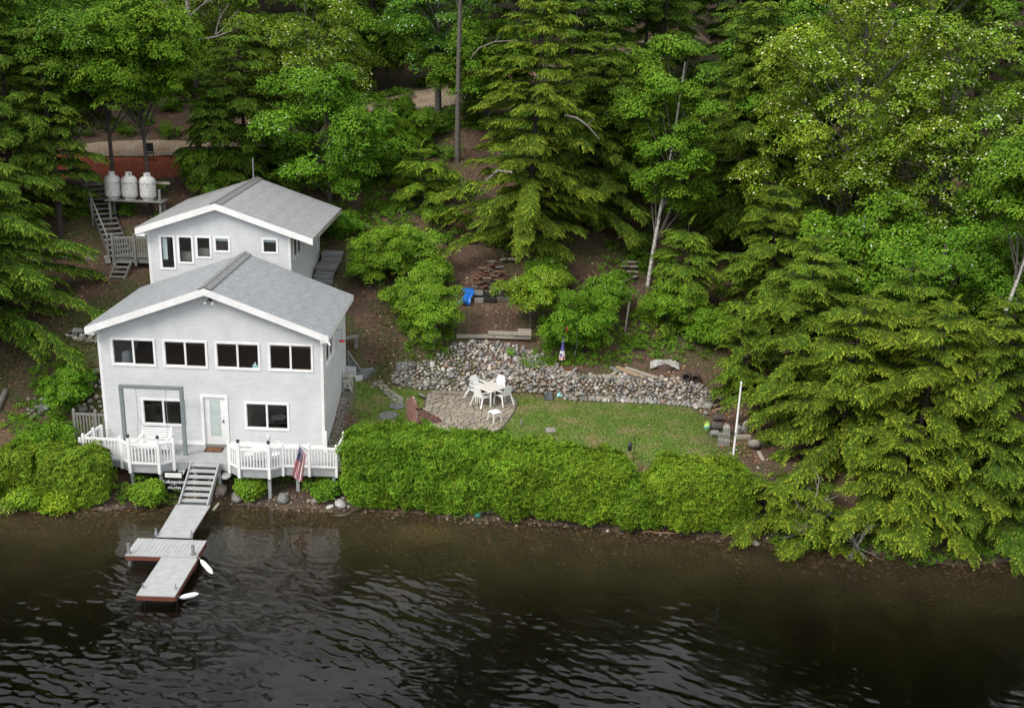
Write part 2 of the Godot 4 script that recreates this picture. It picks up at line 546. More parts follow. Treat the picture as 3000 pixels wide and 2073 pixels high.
func shore_shift(x: float) -> float:
	for i in SHORE.size() - 1:
		if x < SHORE[i + 1][0]:
			return lerpf(SHORE[i][1], SHORE[i + 1][1], clampf((x - SHORE[i][0]) / (SHORE[i + 1][0] - SHORE[i][0]), 0, 1))
	return SHORE[-1][1]
func column(j: int, i: int, u: float, h: float) -> float:
	var a: float = GH[i][j]; var b: float = GH[i + 1][j]
	var z0: float = GZ[maxi(i - 1, 0)]; var z3: float = GZ[mini(i + 2, GZ.size() - 1)]
	var ma: float = (b - GH[maxi(i - 1, 0)][j]) / (GZ[i + 1] - z0) * h
	var mb: float = (GH[mini(i + 2, GZ.size() - 1)][j] - a) / (z3 - GZ[i]) * h
	var lim := 2.0 * absf(b - a)
	ma = clampf(ma, -lim, lim); mb = clampf(mb, -lim, lim)
	var u2 := u * u; var u3 := u2 * u
	return a * (2 * u3 - 3 * u2 + 1) + ma * (u3 - 2 * u2 + u) + b * (3 * u2 - 2 * u3) + mb * (u3 - u2)
func height(x: float, z: float) -> float:
	var w := smoothstep(-1.5, 1.5, z) * (1.0 - smoothstep(8.0, 20.0, z))
	var zz := clampf(z - shore_shift(x) * w, -199.0, 89.0)
	var i := 0
	while zz < GZ[i + 1]: i += 1
	var j := 0
	var xx := clampf(x, -59.9, 59.9)
	while xx > GX[j + 1]: j += 1
	var h: float = GZ[i + 1] - GZ[i]
	var u: float = (zz - GZ[i]) / h
	var s: float = (xx - GX[j]) / (GX[j + 1] - GX[j])
	s = s * s * (3 - 2 * s)
	var y := lerpf(column(j, i, u, h), column(j + 1, i, u, h), s)
	var flat := 0.3 if (x > 5.0 and x < 21.0 and z > -5.0 and z < 0.5) else 1.0
	return y + flat * 0.07 * noise_a.get_noise_2d(x, z) + 0.02 * noise_b.get_noise_2d(x, z) + smoothstep(14, 40, -z) * 0.8 * noise_c.get_noise_2d(x, z)

func lines(lo: float, hi: float, step: float, far_lo: float, far_hi: float) -> Array:
	var out := []
	var s := step
	var q := lo
	var pre := []
	while q > far_lo:
		s *= 1.22; q -= s
		pre.append(maxf(q, far_lo))
	pre.reverse()
	out.append_array(pre)
	q = lo
	while q < hi:
		out.append(q); q += step
	s = step
	while q < far_hi:
		out.append(q); s *= 1.22; q += s
	out.append(far_hi)
	return out

func in_lawn(x: float, z: float) -> float:
	# how much of a lawn it is here (grass kept short), 0 to 1
	var w := 0.9 * noise_a.get_noise_2d(x * 1.3, z * 1.3)
	var a := smoothstep(4.6, 5.4, x + w) * (1.0 - smoothstep(19.2, 20.6, x + w)) * smoothstep(-5.3, -4.7, z) * (1.0 - smoothstep(0.6, 1.4, z))
	return a
func ground_color(x: float, y: float, z: float) -> Color:
	var n1 := noise_a.get_noise_2d(x * 1.6, z * 1.6)
	var n2 := noise_b.get_noise_2d(x * 1.5 + 40, z * 1.5)
	var n3 := noise_c.get_noise_2d(x * 2.0 + 9, z * 2.0)
	if y < 0.02:
		# lake bed: brown silt with patches of gravel, more of it near the edge, and two sandy spots
		var sand := Color(0.22, 0.175, 0.09)
		var silt := Color(0.12, 0.10, 0.06) * (1.0 + 0.5 * n1)
		var gravel := Color(0.17, 0.12, 0.07).lerp(Color(0.08, 0.058, 0.036), clampf(0.5 + n2 * 1.2, 0, 1))
		var c := gravel if n1 + 0.8 * n2 > (z - shore_shift(x) - 3.2) * 0.55 else silt
		var sandy := clampf(1.0 - Vector2(x - 8.6, (z - 3.9) * 1.7).length() / 1.6, 0, 1) + clampf(1.0 - Vector2(x + 7.4, (z - 4.0) * 1.6).length() / 1.4, 0, 1)
		return c.lerp(sand, clampf(sandy * 1.5 + n2 * 0.4, 0, 1) if sandy > 0 else 0.0)
	var litter := Color(0.190, 0.112, 0.068).lerp(Color(0.105, 0.066, 0.046), clampf(0.5 + n2, 0, 1))
	var soil := Color(0.090, 0.056, 0.042)
	var c2 := litter.lerp(soil, clampf(0.35 + 0.9 * n1, 0, 1))
	# thin grass and moss in patches
	var mossy := clampf(0.15 + 1.5 * n3 + 0.5 * n1, 0, 0.8)
	if x < -4.3 and z > -9.5 and z < 1.5: mossy = clampf(0.55 + 1.2 * n3 + 0.8 * n1, 0, 0.9)
	if x > 3.5 and x < 6.6 and z < -1.0 and z > -8.5: mossy = clampf(0.25 + 1.6 * n1, 0, 0.9)
	c2 = c2.lerp(Color(0.085, 0.098, 0.028), mossy)
	var lw := in_lawn(x, z)
	if lw > 0.0:
		var grass := Color(0.125, 0.220, 0.022).lerp(Color(0.26, 0.19, 0.09), clampf(0.12 + 1.2 * n1 + 0.5 * n2, 0, 1))
		c2 = c2.lerp(grass, lw)
	if y < 0.5 and z > 0: c2 = c2.lerp(Color(0.07, 0.048, 0.034), 0.7)
	# red bark mulch beside the parking place, raked path of tan gravel
	var d := Vector2((x + 11.0) / 5.2, (z + 20.2) / 3.4).length() + 0.15 * n1
	if d < 1.0 and z < -16.2: c2 = Color(0.60, 0.135, 0.055).lerp(Color(0.46, 0.09, 0.045), clampf(0.5 + n2, 0, 1))
	return c2

func sheet(xs: Array, zs: Array, fy: Callable, fc = null) -> ArrayMesh:
	var nx := xs.size(); var nz := zs.size()
	var v := PackedVector3Array(); var n := PackedVector3Array(); var c := PackedColorArray(); var idx := PackedInt32Array()
	v.resize(nx * nz); n.resize(nx * nz); c.resize(nx * nz)
	for j in nz:
		for i in nx:
			var y: float = fy.call(xs[i], zs[j])
			v[j * nx + i] = Vector3(xs[i], y, zs[j])
			c[j * nx + i] = Color(1, 1, 1) if fc == null else fc.call(xs[i], y, zs[j])
	for j in nz:
		for i in nx:
			var l := v[j * nx + maxi(i - 1, 0)]; var r := v[j * nx + mini(i + 1, nx - 1)]
			var u := v[maxi(j - 1, 0) * nx + i]; var d := v[mini(j + 1, nz - 1) * nx + i]
			n[j * nx + i] = (d - u).cross(r - l).normalized()
	for j in nz - 1:
		for i in nx - 1:
			var a := j * nx + i
			idx.append_array([a, a + 1, a + nx + 1, a, a + nx + 1, a + nx])
	var m := ArrayMesh.new()
	var arr := []
	arr.resize(Mesh.ARRAY_MAX)
	arr[Mesh.ARRAY_VERTEX] = v; arr[Mesh.ARRAY_NORMAL] = n; arr[Mesh.ARRAY_COLOR] = c; arr[Mesh.ARRAY_INDEX] = idx
	m.add_surface_from_arrays(Mesh.PRIMITIVE_TRIANGLES, arr)
	return m

func build_ground():
	var xs := lines(-13.0, 33.0, 0.25, -200.0, 200.0)
	var zs := lines(-33.0, 8.0, 0.25, -199.0, 89.0)
	structure("ground", sheet(xs, zs, height, ground_color), M.ground)
	# the dirt road along the hill
	var mid := [Vector2(-14, -23.5), Vector2(-7, -25.0), Vector2(-1, -26.6), Vector2(3, -27.8), Vector2(6.5, -29.5), Vector2(10, -33), Vector2(16, -39), Vector2(26, -47)]
	var b := MB.new()
	var crv := Curve2D.new()
	for p in mid: crv.add_point(p, Vector2(-1.5, 0.6), Vector2(1.5, -0.6))
	var pts := crv.tessellate_even_length(5, 0.5)
	for i in pts.size() - 1:
		var t0 := (pts[mini(i + 1, pts.size() - 1)] - pts[maxi(i - 1, 0)]).normalized().orthogonal()
		var t1 := (pts[mini(i + 2, pts.size() - 1)] - pts[i]).normalized().orthogonal()
		for k in 6:
			var w0 := -1.5 + 3.0 * k / 6.0; var w1 := -1.5 + 3.0 * (k + 1) / 6.0
			var q := []
			for e in [[pts[i], t0, w0], [pts[i], t0, w1], [pts[i + 1], t1, w1], [pts[i + 1], t1, w0]]:
				var g: Vector2 = e[0] + e[1] * e[2]
				q.append(Vector3(g.x, height(g.x, g.y) + 0.06, g.y))
			b.col = Color(0.52, 0.43, 0.33).lerp(Color(0.40, 0.26, 0.15), clampf(0.4 + noise_a.get_noise_2d(q[0].x * 2, q[0].z * 2), 0, 1))
			b.quad(q[0], q[1], q[2], q[3], Vector3.UP)
	structure("dirt_road", b.mesh(), M.ground)
	# the orange sandy cut where the drive leaves the road
	b = MB.new()
	for i in 10:
		for j in 8:
			var q := []
			for e in [[i, j], [i + 1, j], [i + 1, j + 1], [i, j + 1]]:
				var x: float = 7.2 + e[0] * 0.55 - e[1] * 0.15; var z: float = -31.0 - e[1] * 0.5 - e[0] * 0.35
				q.append(Vector3(x, height(x, z) + 0.10, z))
			b.col = Color(0.52, 0.30, 0.16) * (1.0 + 0.3 * noise_a.get_noise_2d(i * 2.0, j * 2.0))
			b.quad(q[0], q[1], q[2], q[3], Vector3(0, 0.8, 0.6))
	structure("sandy_bank", b.mesh(), M.ground)

func wave_y(x: float, z: float) -> float:
	# the wind patch: livelier water in front of and right of the dock, calmer to the left and right
	var m := smoothstep(-7.5, -0.5, x) * (1.0 - smoothstep(3.0, 15.0, x - (z - 8.0) * 1.1)) * smoothstep(4.5, 10.5, z + 0.12 * x)
	var gust := clampf(0.45 + 2.0 * noise_c.get_noise_2d(x * 1.8 - z * 1.1, z * 3.4 + x * 0.9), 0, 1)
	m *= 0.18 + 0.90 * gust
	var a := 0.10 + 0.10 * smoothstep(3.5, 7, z) + 0.10 * gust * smoothstep(6.0, 10.0, z) + m
	a *= smoothstep(2.6, 4.8, z)
	var p := 2.6 * noise_c.get_noise_2d(x * 1.6, z * 1.6) + 1.0 * noise_a.get_noise_2d(x * 1.2, z * 1.2)
	var y := 0.0
	for w in [[2.6, 0.010, 1.15, 0.4], [1.30, 0.0085, 1.02, 1.9], [0.80, 0.0078, 1.36, 4.0], [0.55, 0.0062, 0.82, 2.2], [0.39, 0.0046, 1.2, 5.1], [0.29, 0.0034, 1.6, 0.7], [0.22, 0.0024, 0.95, 3.3]]:
		var k: float = TAU / w[0]
		var ph: float = k * (-cos(w[2]) * x + sin(w[2]) * z) + w[3] + p * (0.5 + 0.7 / w[0])
		y += w[1] * (sin(ph) + 0.30 * sin(2.0 * ph + 0.8))
	y += 0.012 * noise_b.get_noise_2d(x * 1.0, z * 1.5)
	return y * a
func build_water():
	var xs := lines(-9.0, 32.0, 0.065, -200.0, 200.0)
	var zs := lines(2.6, 15.5, 0.05, 0.6, 89.0)
	structure("lake_water", sheet(xs, zs, wave_y), M.water)
	# tea-coloured water: light is lost with every metre it passes through
	var murk := FogVolume.new()
	murk.name = "lake_murk"
	murk.shape = RenderingServer.FOG_VOLUME_SHAPE_BOX
	murk.size = Vector3(300.0, 9.0, 90.0)
	add_child(murk)
	murk.position = Vector3(10.0, -4.58, 46.2)
	var fm := FogMaterial.new()
	fm.density = 0.65
	fm.albedo = Color(0.56, 0.53, 0.36)
	murk.material = fm
	tag(murk, "", "", "", "structure")

# ---------------------------------------------------------------- houses
func siding(parent, o: Vector3, ud: Vector3, nd: Vector3, y0: float, y1: float, edge: Callable, holes: Array, material: Material):
	var step := 0.1016
	var y := y0
	while y < y1 - 0.01:
		var yt := minf(y + step, y1)
		var ea: Array = edge.call(y); var eb: Array = edge.call(yt)
		if ea[1] - ea[0] < 0.1: break
		var mid := (y + yt) * 0.5
		var cuts := []
		for h in holes:
			if mid > h[2] and mid < h[3]: cuts.append(h)
		cuts.sort_custom(func(p, q): return p[0] < q[0])
		var spans := []
		var a: float = ea[0]; var a2: float = eb[0]
		for h in cuts:
			spans.append([a, a2, h[0], h[0]])
			a = h[1]; a2 = h[1]
		spans.append([a, a2, ea[1], eb[1]])
		# butt joints where one length of siding ends and the next begins
		var cut := []
		for s in spans:
			if s[2] - s[0] > 3.4 and s[0] == s[1]:
				var q: float = s[0] + (s[2] - s[0]) * rr(0.3, 0.7)
				cut.append([s[0], s[1], q - 0.002, q - 0.002]); cut.append([q + 0.002, q + 0.002, s[2], s[3]])
			else: cut.append(s)
		spans = cut
		for s in spans:
			if s[2] - s[0] < 0.01: continue
			var b := MB.new()
			var ym := lerpf(y, yt, 0.74)
			var low := Vector3.UP * y; var high := Vector3.UP * yt; var mh := Vector3.UP * ym
			var p0: Vector3 = o + ud * s[0] + low + nd * 0.024; var p1: Vector3 = o + ud * s[2] + low + nd * 0.024
			var m0: Vector3 = o + ud * lerpf(s[0], s[1], 0.74) + mh + nd * 0.018; var m1: Vector3 = o + ud * lerpf(s[2], s[3], 0.74) + mh + nd * 0.018
			var q1: Vector3 = o + ud * s[3] + high + nd * 0.002; var q0: Vector3 = o + ud * s[1] + high + nd * 0.002
			b.quad(p0, p1, m1, m0, (nd + Vector3.UP * 0.08).normalized())
			b.quad(m0, m1, q1, q0, (nd + Vector3.UP * 0.6).normalized())
			b.quad(p0, p1, p1 - nd * 0.026, p0 - nd * 0.026, Vector3.DOWN)
			part(parent, "siding_board", b, material)
		y = yt

func window(parent, o: Vector3, ud: Vector3, nd: Vector3, u0: float, u1: float, y0: float, y1: float, panes := 2, inside := ""):
	var tr := 0.085
	var f := func(u, y, d): return o + ud * u + Vector3.UP * y + nd * d
	var bs := Basis(ud, Vector3.UP, nd)
	var bx := func(b: MB, a0, a1, b0, b1, d0, d1): b.box(Transform3D(bs, f.call((a0 + a1) * 0.5, (b0 + b1) * 0.5, (d0 + d1) * 0.5)), Vector3(a1 - a0, b1 - b0, d1 - d0))
	var fr := MB.new()
	bx.call(fr, u0, u0 + tr, y0, y1, -0.04, 0.045); bx.call(fr, u1 - tr, u1, y0, y1, -0.04, 0.045)
	bx.call(fr, u0 + tr, u1 - tr, y1 - tr, y1, -0.04, 0.043); bx.call(fr, u0 + tr, u1 - tr, y0, y0 + tr, -0.04, 0.05)
	var w := part(parent, "window", fr, M.white)
	var i0 := u0 + tr; var i1 := u1 - tr; var j0 := y0 + tr; var j1 := y1 - tr
	if panes == 2:
		var mb := MB.new()
		var m := (i0 + i1) * 0.5
		bx.call(mb, m - 0.035, m + 0.035, j0, j1, -0.035, 0.025)
		part(w, "mullion", mb, M.white)
		var sb := MB.new()
		bx.call(sb, i0, m - 0.035, j0, j0 + 0.02, -0.03, 0.01); bx.call(sb, i0, i0 + 0.018, j0 + 0.02, j1, -0.03, 0.01)
		part(w, "sash", sb, M.white)
		for k in 2:
			var pb := MB.new()
			var a0: float = i0 if k == 0 else m + 0.035
			var a1: float = m - 0.035 if k == 0 else i1
			pb.quad(f.call(a0, j0, -0.01 - 0.012 * k), f.call(a1, j0, -0.01 - 0.012 * k), f.call(a1, j1, -0.01 - 0.012 * k), f.call(a0, j1, -0.01 - 0.012 * k), nd)
			part(w, "pane", pb, M.glass)
	else:
		var pb := MB.new()
		pb.quad(f.call(i0, j0, -0.015), f.call(i1, j0, -0.015), f.call(i1, j1, -0.015), f.call(i0, j1, -0.015), nd)
		part(w, "pane", pb, M.glass)
	if inside == "curtain":
		var cb := MB.new()
		for k in 8:
			var a: float = i0 + 0.03 + k * 0.026
			var e: float = 0.012 if k % 2 == 0 else -0.012
			cb.quad(f.call(a, j0 + 0.35, -0.06 + e), f.call(a + 0.026, j0 + 0.35, -0.06 - e), f.call(a + 0.026, j1, -0.06 - e), f.call(a, j1, -0.06 + e), nd)
		part(w, "curtain", cb, M.curtain)
	elif inside == "blind":
		var cb := MB.new()
		bx.call(cb, i0, i1, j1 - 0.12, j1, -0.07, -0.05)
		part(w, "blind", cb, M.curtain)
	elif inside == "chair":
		var cb := MB.new()
		cb.lathe([Vector2(0.0, 0.46), Vector2(0.16, 0.42), Vector2(0.22, 0.25), Vector2(0.24, 0.0)], 12, Transform3D(Basis(), f.call(i0 + 0.42, j0, -0.3)))
		part(w, "chair_back", cb, mat(Color(0.10, 0.125, 0.14), 0.9))
	elif inside == "shade":
		var cb := MB.new()
		bx.call(cb, i0, i1, j0, j0 + (j1 - j0) * 0.38, -0.2, -0.18)
		part(w, "lower_shade", cb, mat(Color(0.13, 0.14, 0.13), 0.9))
	return w

func gable_roof(house, x_l: float, x_r: float, x_p: float, y_l: float, y_r: float, y_p: float, z_f: float, z_b: float, rib: float, rib_h: float, panel_w: float, m_roof: Material, m_eave: Material):
	for side in 2:
		var xe := x_l if side == 0 else x_r
		var ye := y_l if side == 0 else y_r
		var eave := Vector3(xe, ye, 0); var peak := Vector3(x_p, y_p, 0)
		var slope := (eave - peak)
		var l := slope.length(); slope = slope.normalized()
		var nrm := Vector3(-slope.y, slope.x, 0) if slope.x > 0 else Vector3(slope.y, -slope.x, 0)
		var z := z_f
		while z > z_b + 0.05:
			var z2 := maxf(z - panel_w, z_b)
			var b := MB.new()
			var bs := Basis(slope, nrm, slope.cross(nrm))
			b.box(Transform3D(bs, peak + slope * l * 0.5 + nrm * -0.012 + Vector3(0, 0, (z + z2) * 0.5)), Vector3(l, 0.024, z - z2 - 0.002))
			var r := z - rib * 0.5
			while r > z2 + 0.001:
				var wb := rib * (0.13 if rib > 0.2 else 0.36); var wt := rib * 0.06
				var r0 := peak + Vector3(0, 0, r); var r1 := r0 + slope * l
				for sg in [-1.0, 1.0]:
					b.quad(r0 + Vector3(0, 0, wb * sg), r1 + Vector3(0, 0, wb * sg), r1 + nrm * rib_h + Vector3(0, 0, wt * sg), r0 + nrm * rib_h + Vector3(0, 0, wt * sg), (nrm * wb + Vector3(0, 0, rib_h * sg)).normalized())
				b.quad(r0 + nrm * rib_h + Vector3(0, 0, wt), r1 + nrm * rib_h + Vector3(0, 0, wt), r1 + nrm * rib_h - Vector3(0, 0, wt), r0 + nrm * rib_h - Vector3(0, 0, wt), nrm)
				b.quad(r1 + Vector3(0, 0, wb), r1 + nrm * rib_h + Vector3(0, 0, wt), r1 + nrm * rib_h - Vector3(0, 0, wt), r1 - Vector3(0, 0, wb), slope)
				r -= rib
			part(house, "roof_panel", b, m_roof)
			z = z2
		# rafters' white boards: rake boards at both ends, eave board along the side
		for zz in [z_f - 0.018, z_b + 0.018]:
			var rb := MB.new()
			var zc: float = zz + (0.012 if zz > z_b + 1 else -0.012)
			var dy := Vector3(0, -0.275, 0); var tk := Vector3(0, 0, 0.02)
			var e0 := Vector3(xe, ye - 0.006, zc); var k0 := Vector3(x_p, y_p - 0.006, zc)
			for sg in [-1.0, 1.0]: rb.quad(e0 + tk * sg, k0 + tk * sg, k0 + dy + tk * sg, e0 + dy + tk * sg, Vector3(0, 0, sg))
			rb.quad(e0 + tk, k0 + tk, k0 - tk, e0 - tk, nrm); rb.quad(e0 + dy + tk, k0 + dy + tk, k0 + dy - tk, e0 + dy - tk, -nrm)
			rb.quad(e0 + tk, e0 - tk, e0 + dy - tk, e0 + dy + tk, Vector3(signf(slope.x), 0, 0))
			part(house, "rake_board", rb, M.white)
		var eb := MB.new()
		eb.ab(Vector3(xe - 0.02, ye - 0.20, z_b + 0.05), Vector3(xe + 0.01, ye - 0.03, z_f - 0.03))
		part(house, "eave_board", eb, m_eave)
		var sb := MB.new()
		var inn := peak + slope * (l - 0.02) - nrm * 0.19
		sb.box(Transform3D(Basis(slope, nrm, slope.cross(nrm)), peak + slope * (l * 0.5) - nrm * 0.10 + Vector3(0, 0, (z_f + z_b) * 0.5)), Vector3(l - 0.06, 0.14, z_f - z_b - 0.12))
		part(house, "soffit", sb, M.white)
		inn.x += 0.0
	var cap := MB.new()
	for s in [-1.0, 1.0]:
		var sl := Vector3(s * 0.93, -0.345, 0).normalized()
		var nn := Vector3(-sl.y, sl.x, 0) if s > 0 else Vector3(sl.y, -sl.x, 0)
		cap.box(Transform3D(Basis(sl, nn, sl.cross(nn)), Vector3(x_p, y_p + 0.012, (z_f + z_b) * 0.5) + sl * 0.13 + nn * 0.032), Vector3(0.27, 0.016, z_f - z_b + 0.02))
	cap.tube([Vector3(x_p, y_p + 0.03, z_f + 0.01), Vector3(x_p, y_p + 0.03, z_b - 0.01)], [0.045, 0.045], 8)
	part(house, "ridge_cap", cap, M.ridge)

func build_lake_house():
	var h := world_thing("lake_house", "two-storey pale grey sided house with ribbed metal roof above the deck", "house", Vector3(0, DECK_Y, -2.6))
	var X := 4.36
	var rise := (7.99 - 6.28) / 4.67
	var roof_y := func(x): return 7.99 - absf(x) * rise - 0.22
	# rooms: floors, ceilings and inner walls, so that daylight comes in by the windows only
	var b := MB.new()
	b.ab(Vector3(-X + 0.02, 1.28, -5.15), Vector3(X - 0.02, 1.38, -0.02))
	b.ab(Vector3(-X + 0.02, 3.90, -5.15), Vector3(X - 0.02, 4.02, -0.02))
	part(h, "floor", b, M.floor_wood)
	b = MB.new()
	b.ab(Vector3(-X + 0.02, 6.0, -5.18), Vector3(X - 0.02, 6.06, -0.02))
	part(h, "ceiling", b, M.room)
	b = MB.new()
	b.ab(Vector3(-X + 0.02, 0.7, -0.3), Vector3(X - 0.02, 1.279, -0.02))
	part(h, "foundation", b, M.concrete)
	b = MB.new()
	b.ab(Vector3(X - 0.3, 0.7, -5.15), Vector3(X - 0.02, 1.279, -0.31))
	part(h, "foundation", b, M.concrete)
	b = MB.new()
	b.ab(Vector3(-X + 0.02, 1.381, -4.1), Vector3(X - 0.02, 3.899, -4.0))
	b.ab(Vector3(-X + 0.02, 4.021, -4.9), Vector3(X - 0.02, 5.999, -4.8))
	for xx in [-0.7, 0.9]: b.ab(Vector3(xx, 1.381, -3.99), Vector3(xx + 0.08, 3.899, -0.15))
	b.ab(Vector3(-0.62, 1.381, -0.75), Vector3(0.9, 3.899, -0.70))
	part(h, "inner_wall", b, M.room)
	b = MB.new()
	b.ab(Vector3(X - 0.05, 0.9, -5.2), Vector3(X + 0.004, 1.5, -0.05))
	part(h, "foundation", b, M.concrete)
	var wins := [[-3.88, -2.14, 4.65, 5.79, "chair"], [-1.86, -0.12, 4.65, 5.79, ""], [0.16, 1.93, 4.65, 5.79, ""], [2.23, 3.99, 4.66, 5.81, ""], [-2.87, -1.14, 2.18, 3.33, ""], [1.21, 2.99, 2.16, 3.34, ""]]
	var holes := []
	for w in wins: holes.append([w[0] + 0.04, w[1] - 0.04, w[2] + 0.04, w[3] - 0.04])
	holes.append([-0.47, 0.53, 1.3, 3.53])
	var edge := func(y):
		var k := X if y < 5.97 else minf(X, (7.99 - 0.15 - y) / rise)
		return [-k, k]
	siding(h, Vector3.ZERO, Vector3.RIGHT, Vector3.BACK, 1.60, 7.8, edge, holes, M.siding)
	for w in wins: window(h, Vector3.ZERO, Vector3.RIGHT, Vector3.BACK, w[0], w[1], w[2], w[3], 2, w[4])
	# right side
	var sw := [0.46, 2.36, 4.70, 5.66]
	siding(h, Vector3(X, 0, 0), Vector3.FORWARD, Vector3.RIGHT, 1.40, 6.0, func(_y): return [0.0, 5.2], [[sw[0] + 0.04, sw[1] - 0.04, sw[2] + 0.04, sw[3] - 0.04]], M.siding)
	window(h, Vector3(X, 0, 0), Vector3.FORWARD, Vector3.RIGHT, sw[0], sw[1], sw[2], sw[3], 2, "")
	# left and back: plain siding
	siding(h, Vector3(-X, 0, -5.2), Vector3.BACK, Vector3.LEFT, 1.0, 6.0, func(_y): return [0.0, 5.2], [], M.siding)
	siding(h, Vector3(0, 0, -5.2), Vector3.LEFT, Vector3.FORWARD, 2.0, 7.8, edge, [], M.siding)
	for c in [[-X, 0.0], [X, 0.0], [X, -5.2], [-X, -5.2]]:
		b = MB.new()
		var sx := signf(c[0]); var sz := 1.0 if c[1] == 0.0 else -1.0
		b.ab(Vector3(minf(c[0], c[0] - sx * 0.09), 1.42 if sz > 0 else 2.3, c[1] + minf(0.022 * sz, 0.018 * sz)), Vector3(maxf(c[0], c[0] - sx * 0.09), 6.0, c[1] + maxf(0.022 * sz, 0.018 * sz)))
		b.ab(Vector3(c[0] + minf(0.02 * sx, 0.0), 1.42 if sz > 0 else 2.3, c[1] - maxf(sz, 0.0) * 0.09 + maxf(-sz, 0) * 0.0), Vector3(c[0] + maxf(0.02 * sx, 0.0), 6.0, c[1] + 0.022 * maxf(sz, 0) + 0.09 * maxf(-sz, 0)))
		part(h, "corner_board", b, M.white)
	b = MB.new()
	b.ab(Vector3(-X, 1.40, -0.02), Vector3(-0.52, 1.60, 0.024))
	b.ab(Vector3(0.58, 1.40, -0.02), Vector3(X, 1.60, 0.024))
	part(h, "skirt_board", b, M.white)
	gable_roof(h, -4.67, 4.67, 0.0, 6.28, 6.28, 7.99, 0.40, -5.74, 0.235, 0.014, 0.94, M.roof, M.white)
	# boxed ends of the eaves
	for s in [-1.0, 1.0]:
		b = MB.new()
		b.ab(Vector3(minf(s * 4.34, s * 4.66), 5.98, 0.02), Vector3(maxf(s * 4.34, s * 4.66), 6.14, 0.38))
		part(h, "eave_return", b, M.white)
	# front door
	b = MB.new()
	b.ab(Vector3(-0.51, 1.40, -0.03), Vector3(-0.40, 3.57, 0.05)); b.ab(Vector3(0.46, 1.40, -0.03), Vector3(0.57, 3.57, 0.05)); b.ab(Vector3(-0.40, 3.46, -0.03), Vector3(0.46, 3.57, 0.048))
	part(h, "door_frame", b, M.white)
	b = MB.new()
	b.ab(Vector3(-0.39, 1.45, -0.07), Vector3(-0.18, 3.45, -0.03)); b.ab(Vector3(0.25, 1.45, -0.07), Vector3(0.45, 3.45, -0.03))
	b.ab(Vector3(-0.18, 3.32, -0.07), Vector3(0.25, 3.45, -0.03)); b.ab(Vector3(-0.18, 1.45, -0.07), Vector3(0.25, 1.78, -0.03))
	var door := part(h, "door", b, M.white)
	b = MB.new()
	b.ab(Vector3(-0.18, 1.78, -0.06), Vector3(0.25, 3.32, -0.042))
	part(door, "frosted_glass", b, M.frost)
	b = MB.new()
	b.ab(Vector3(0.33, 2.40, -0.03), Vector3(0.37, 2.50, 0.0)); b.tube([Vector3(0.35, 2.42, 0.0), Vector3(0.35, 2.42, 0.04), Vector3(0.28, 2.42, 0.045)], [0.012, 0.012, 0.01], 6)
	part(door, "handle", b, M.black)
	b = MB.new()
	b.ab(Vector3(-0.42, 1.395, -0.06), Vector3(0.48, 1.45, 0.09))
	part(h, "door_sill", b, M.weathered)
	b = MB.new()
	b.ab(Vector3(2.05, 1.79, 0.0), Vector3(2.17, 1.95, 0.05)); b.ab(Vector3(2.08, 1.81, 0.05), Vector3(2.14, 1.88, 0.06))
	part(h, "outlet_cover", b, M.white_plastic)
	# twin floodlight under the peak
	b = MB.new()
	b.tube([Vector3(0.13, 7.58, 0.03), Vector3(0.13, 7.46, 0.16)], [0.06, 0.07], 8)
	b.tube([Vector3(0.13, 7.48, 0.1), Vector3(0.24, 7.40, 0.16)], [0.02, 0.02], 6)
	b.tube([Vector3(0.13, 7.48, 0.1), Vector3(-0.02, 7.42, 0.16)], [0.02, 0.02], 6)
	var fl := part(h, "floodlight", b, M.black)
	for s in [[-0.03, 7.40], [0.25, 7.38]]:
		b = MB.new()
		b.lathe([Vector2(0.02, 0.0), Vector2(0.03, -0.05), Vector2(0.065, -0.11), Vector2(0.05, -0.14), Vector2(0.0, -0.145)], 10, T(Vector3(s[0], s[1] + 0.04, 0.17), Vector3(-0.6, 0, 0)))
		part(fl, "bulb", b, M.white_plastic)
	# white spout at the right eave
	b = MB.new()
	b.tube([Vector3(4.66, 6.02, 0.34), Vector3(4.72, 5.97, 0.42), Vector3(4.74, 5.93, 0.46)], [0.035, 0.035, 0.03], 7)
	part(h, "eave_spout", b, M.white)
	# tissue box in the third upper window
	var tb := world_thing("tissue_box", "teal tissue box standing inside an upper window of the lake house", "tissue box", Vector3(1.70, 4.74, -0.08))
	b = MB.new(); b.ab(Vector3(1.60, 4.738, -0.14), Vector3(1.80, 4.85, -0.035))
	part(tb, "box", b, mat(Color(0.25, 0.5, 0.5), 0.8))
	b = MB.new(); b.lathe([Vector2(0.05, 0), Vector2(0.02, 0.05), Vector2(0.04, 0.09), Vector2(0.0, 0.10)], 6, T(Vector3(1.69, 4.85, -0.09)))
	part(tb, "tissue", b, M.white)
	# red feeder on the side wall
	var bf := world_thing("bird_feeder", "red saucer hummingbird feeder hanging on the side wall of the lake house", "bird feeder", Vector3(4.62, 5.03, -2.85))
	b = MB.new(); b.tube([Vector3(4.37, 5.52, -2.85), Vector3(4.62, 5.56, -2.85), Vector3(4.62, 5.33, -2.85)], [0.008, 0.008, 0.006], 5)
	part(bf, "hook", b, M.black)
	b = MB.new(); b.lathe([Vector2(0.0, 0.31), Vector2(0.05, 0.29), Vector2(0.055, 0.12), Vector2(0.03, 0.08)], 10, T(Vector3(4.62, 5.03, -2.85)))
	part(bf, "bottle", b, mat(Color(0.4, 0.42, 0.42), 0.2))
	b = MB.new(); b.lathe([Vector2(0.03, 0.09), Vector2(0.13, 0.06), Vector2(0.14, 0.03), Vector2(0.08, 0.0), Vector2(0.0, 0.0)], 14, T(Vector3(4.62, 5.03, -2.85)))
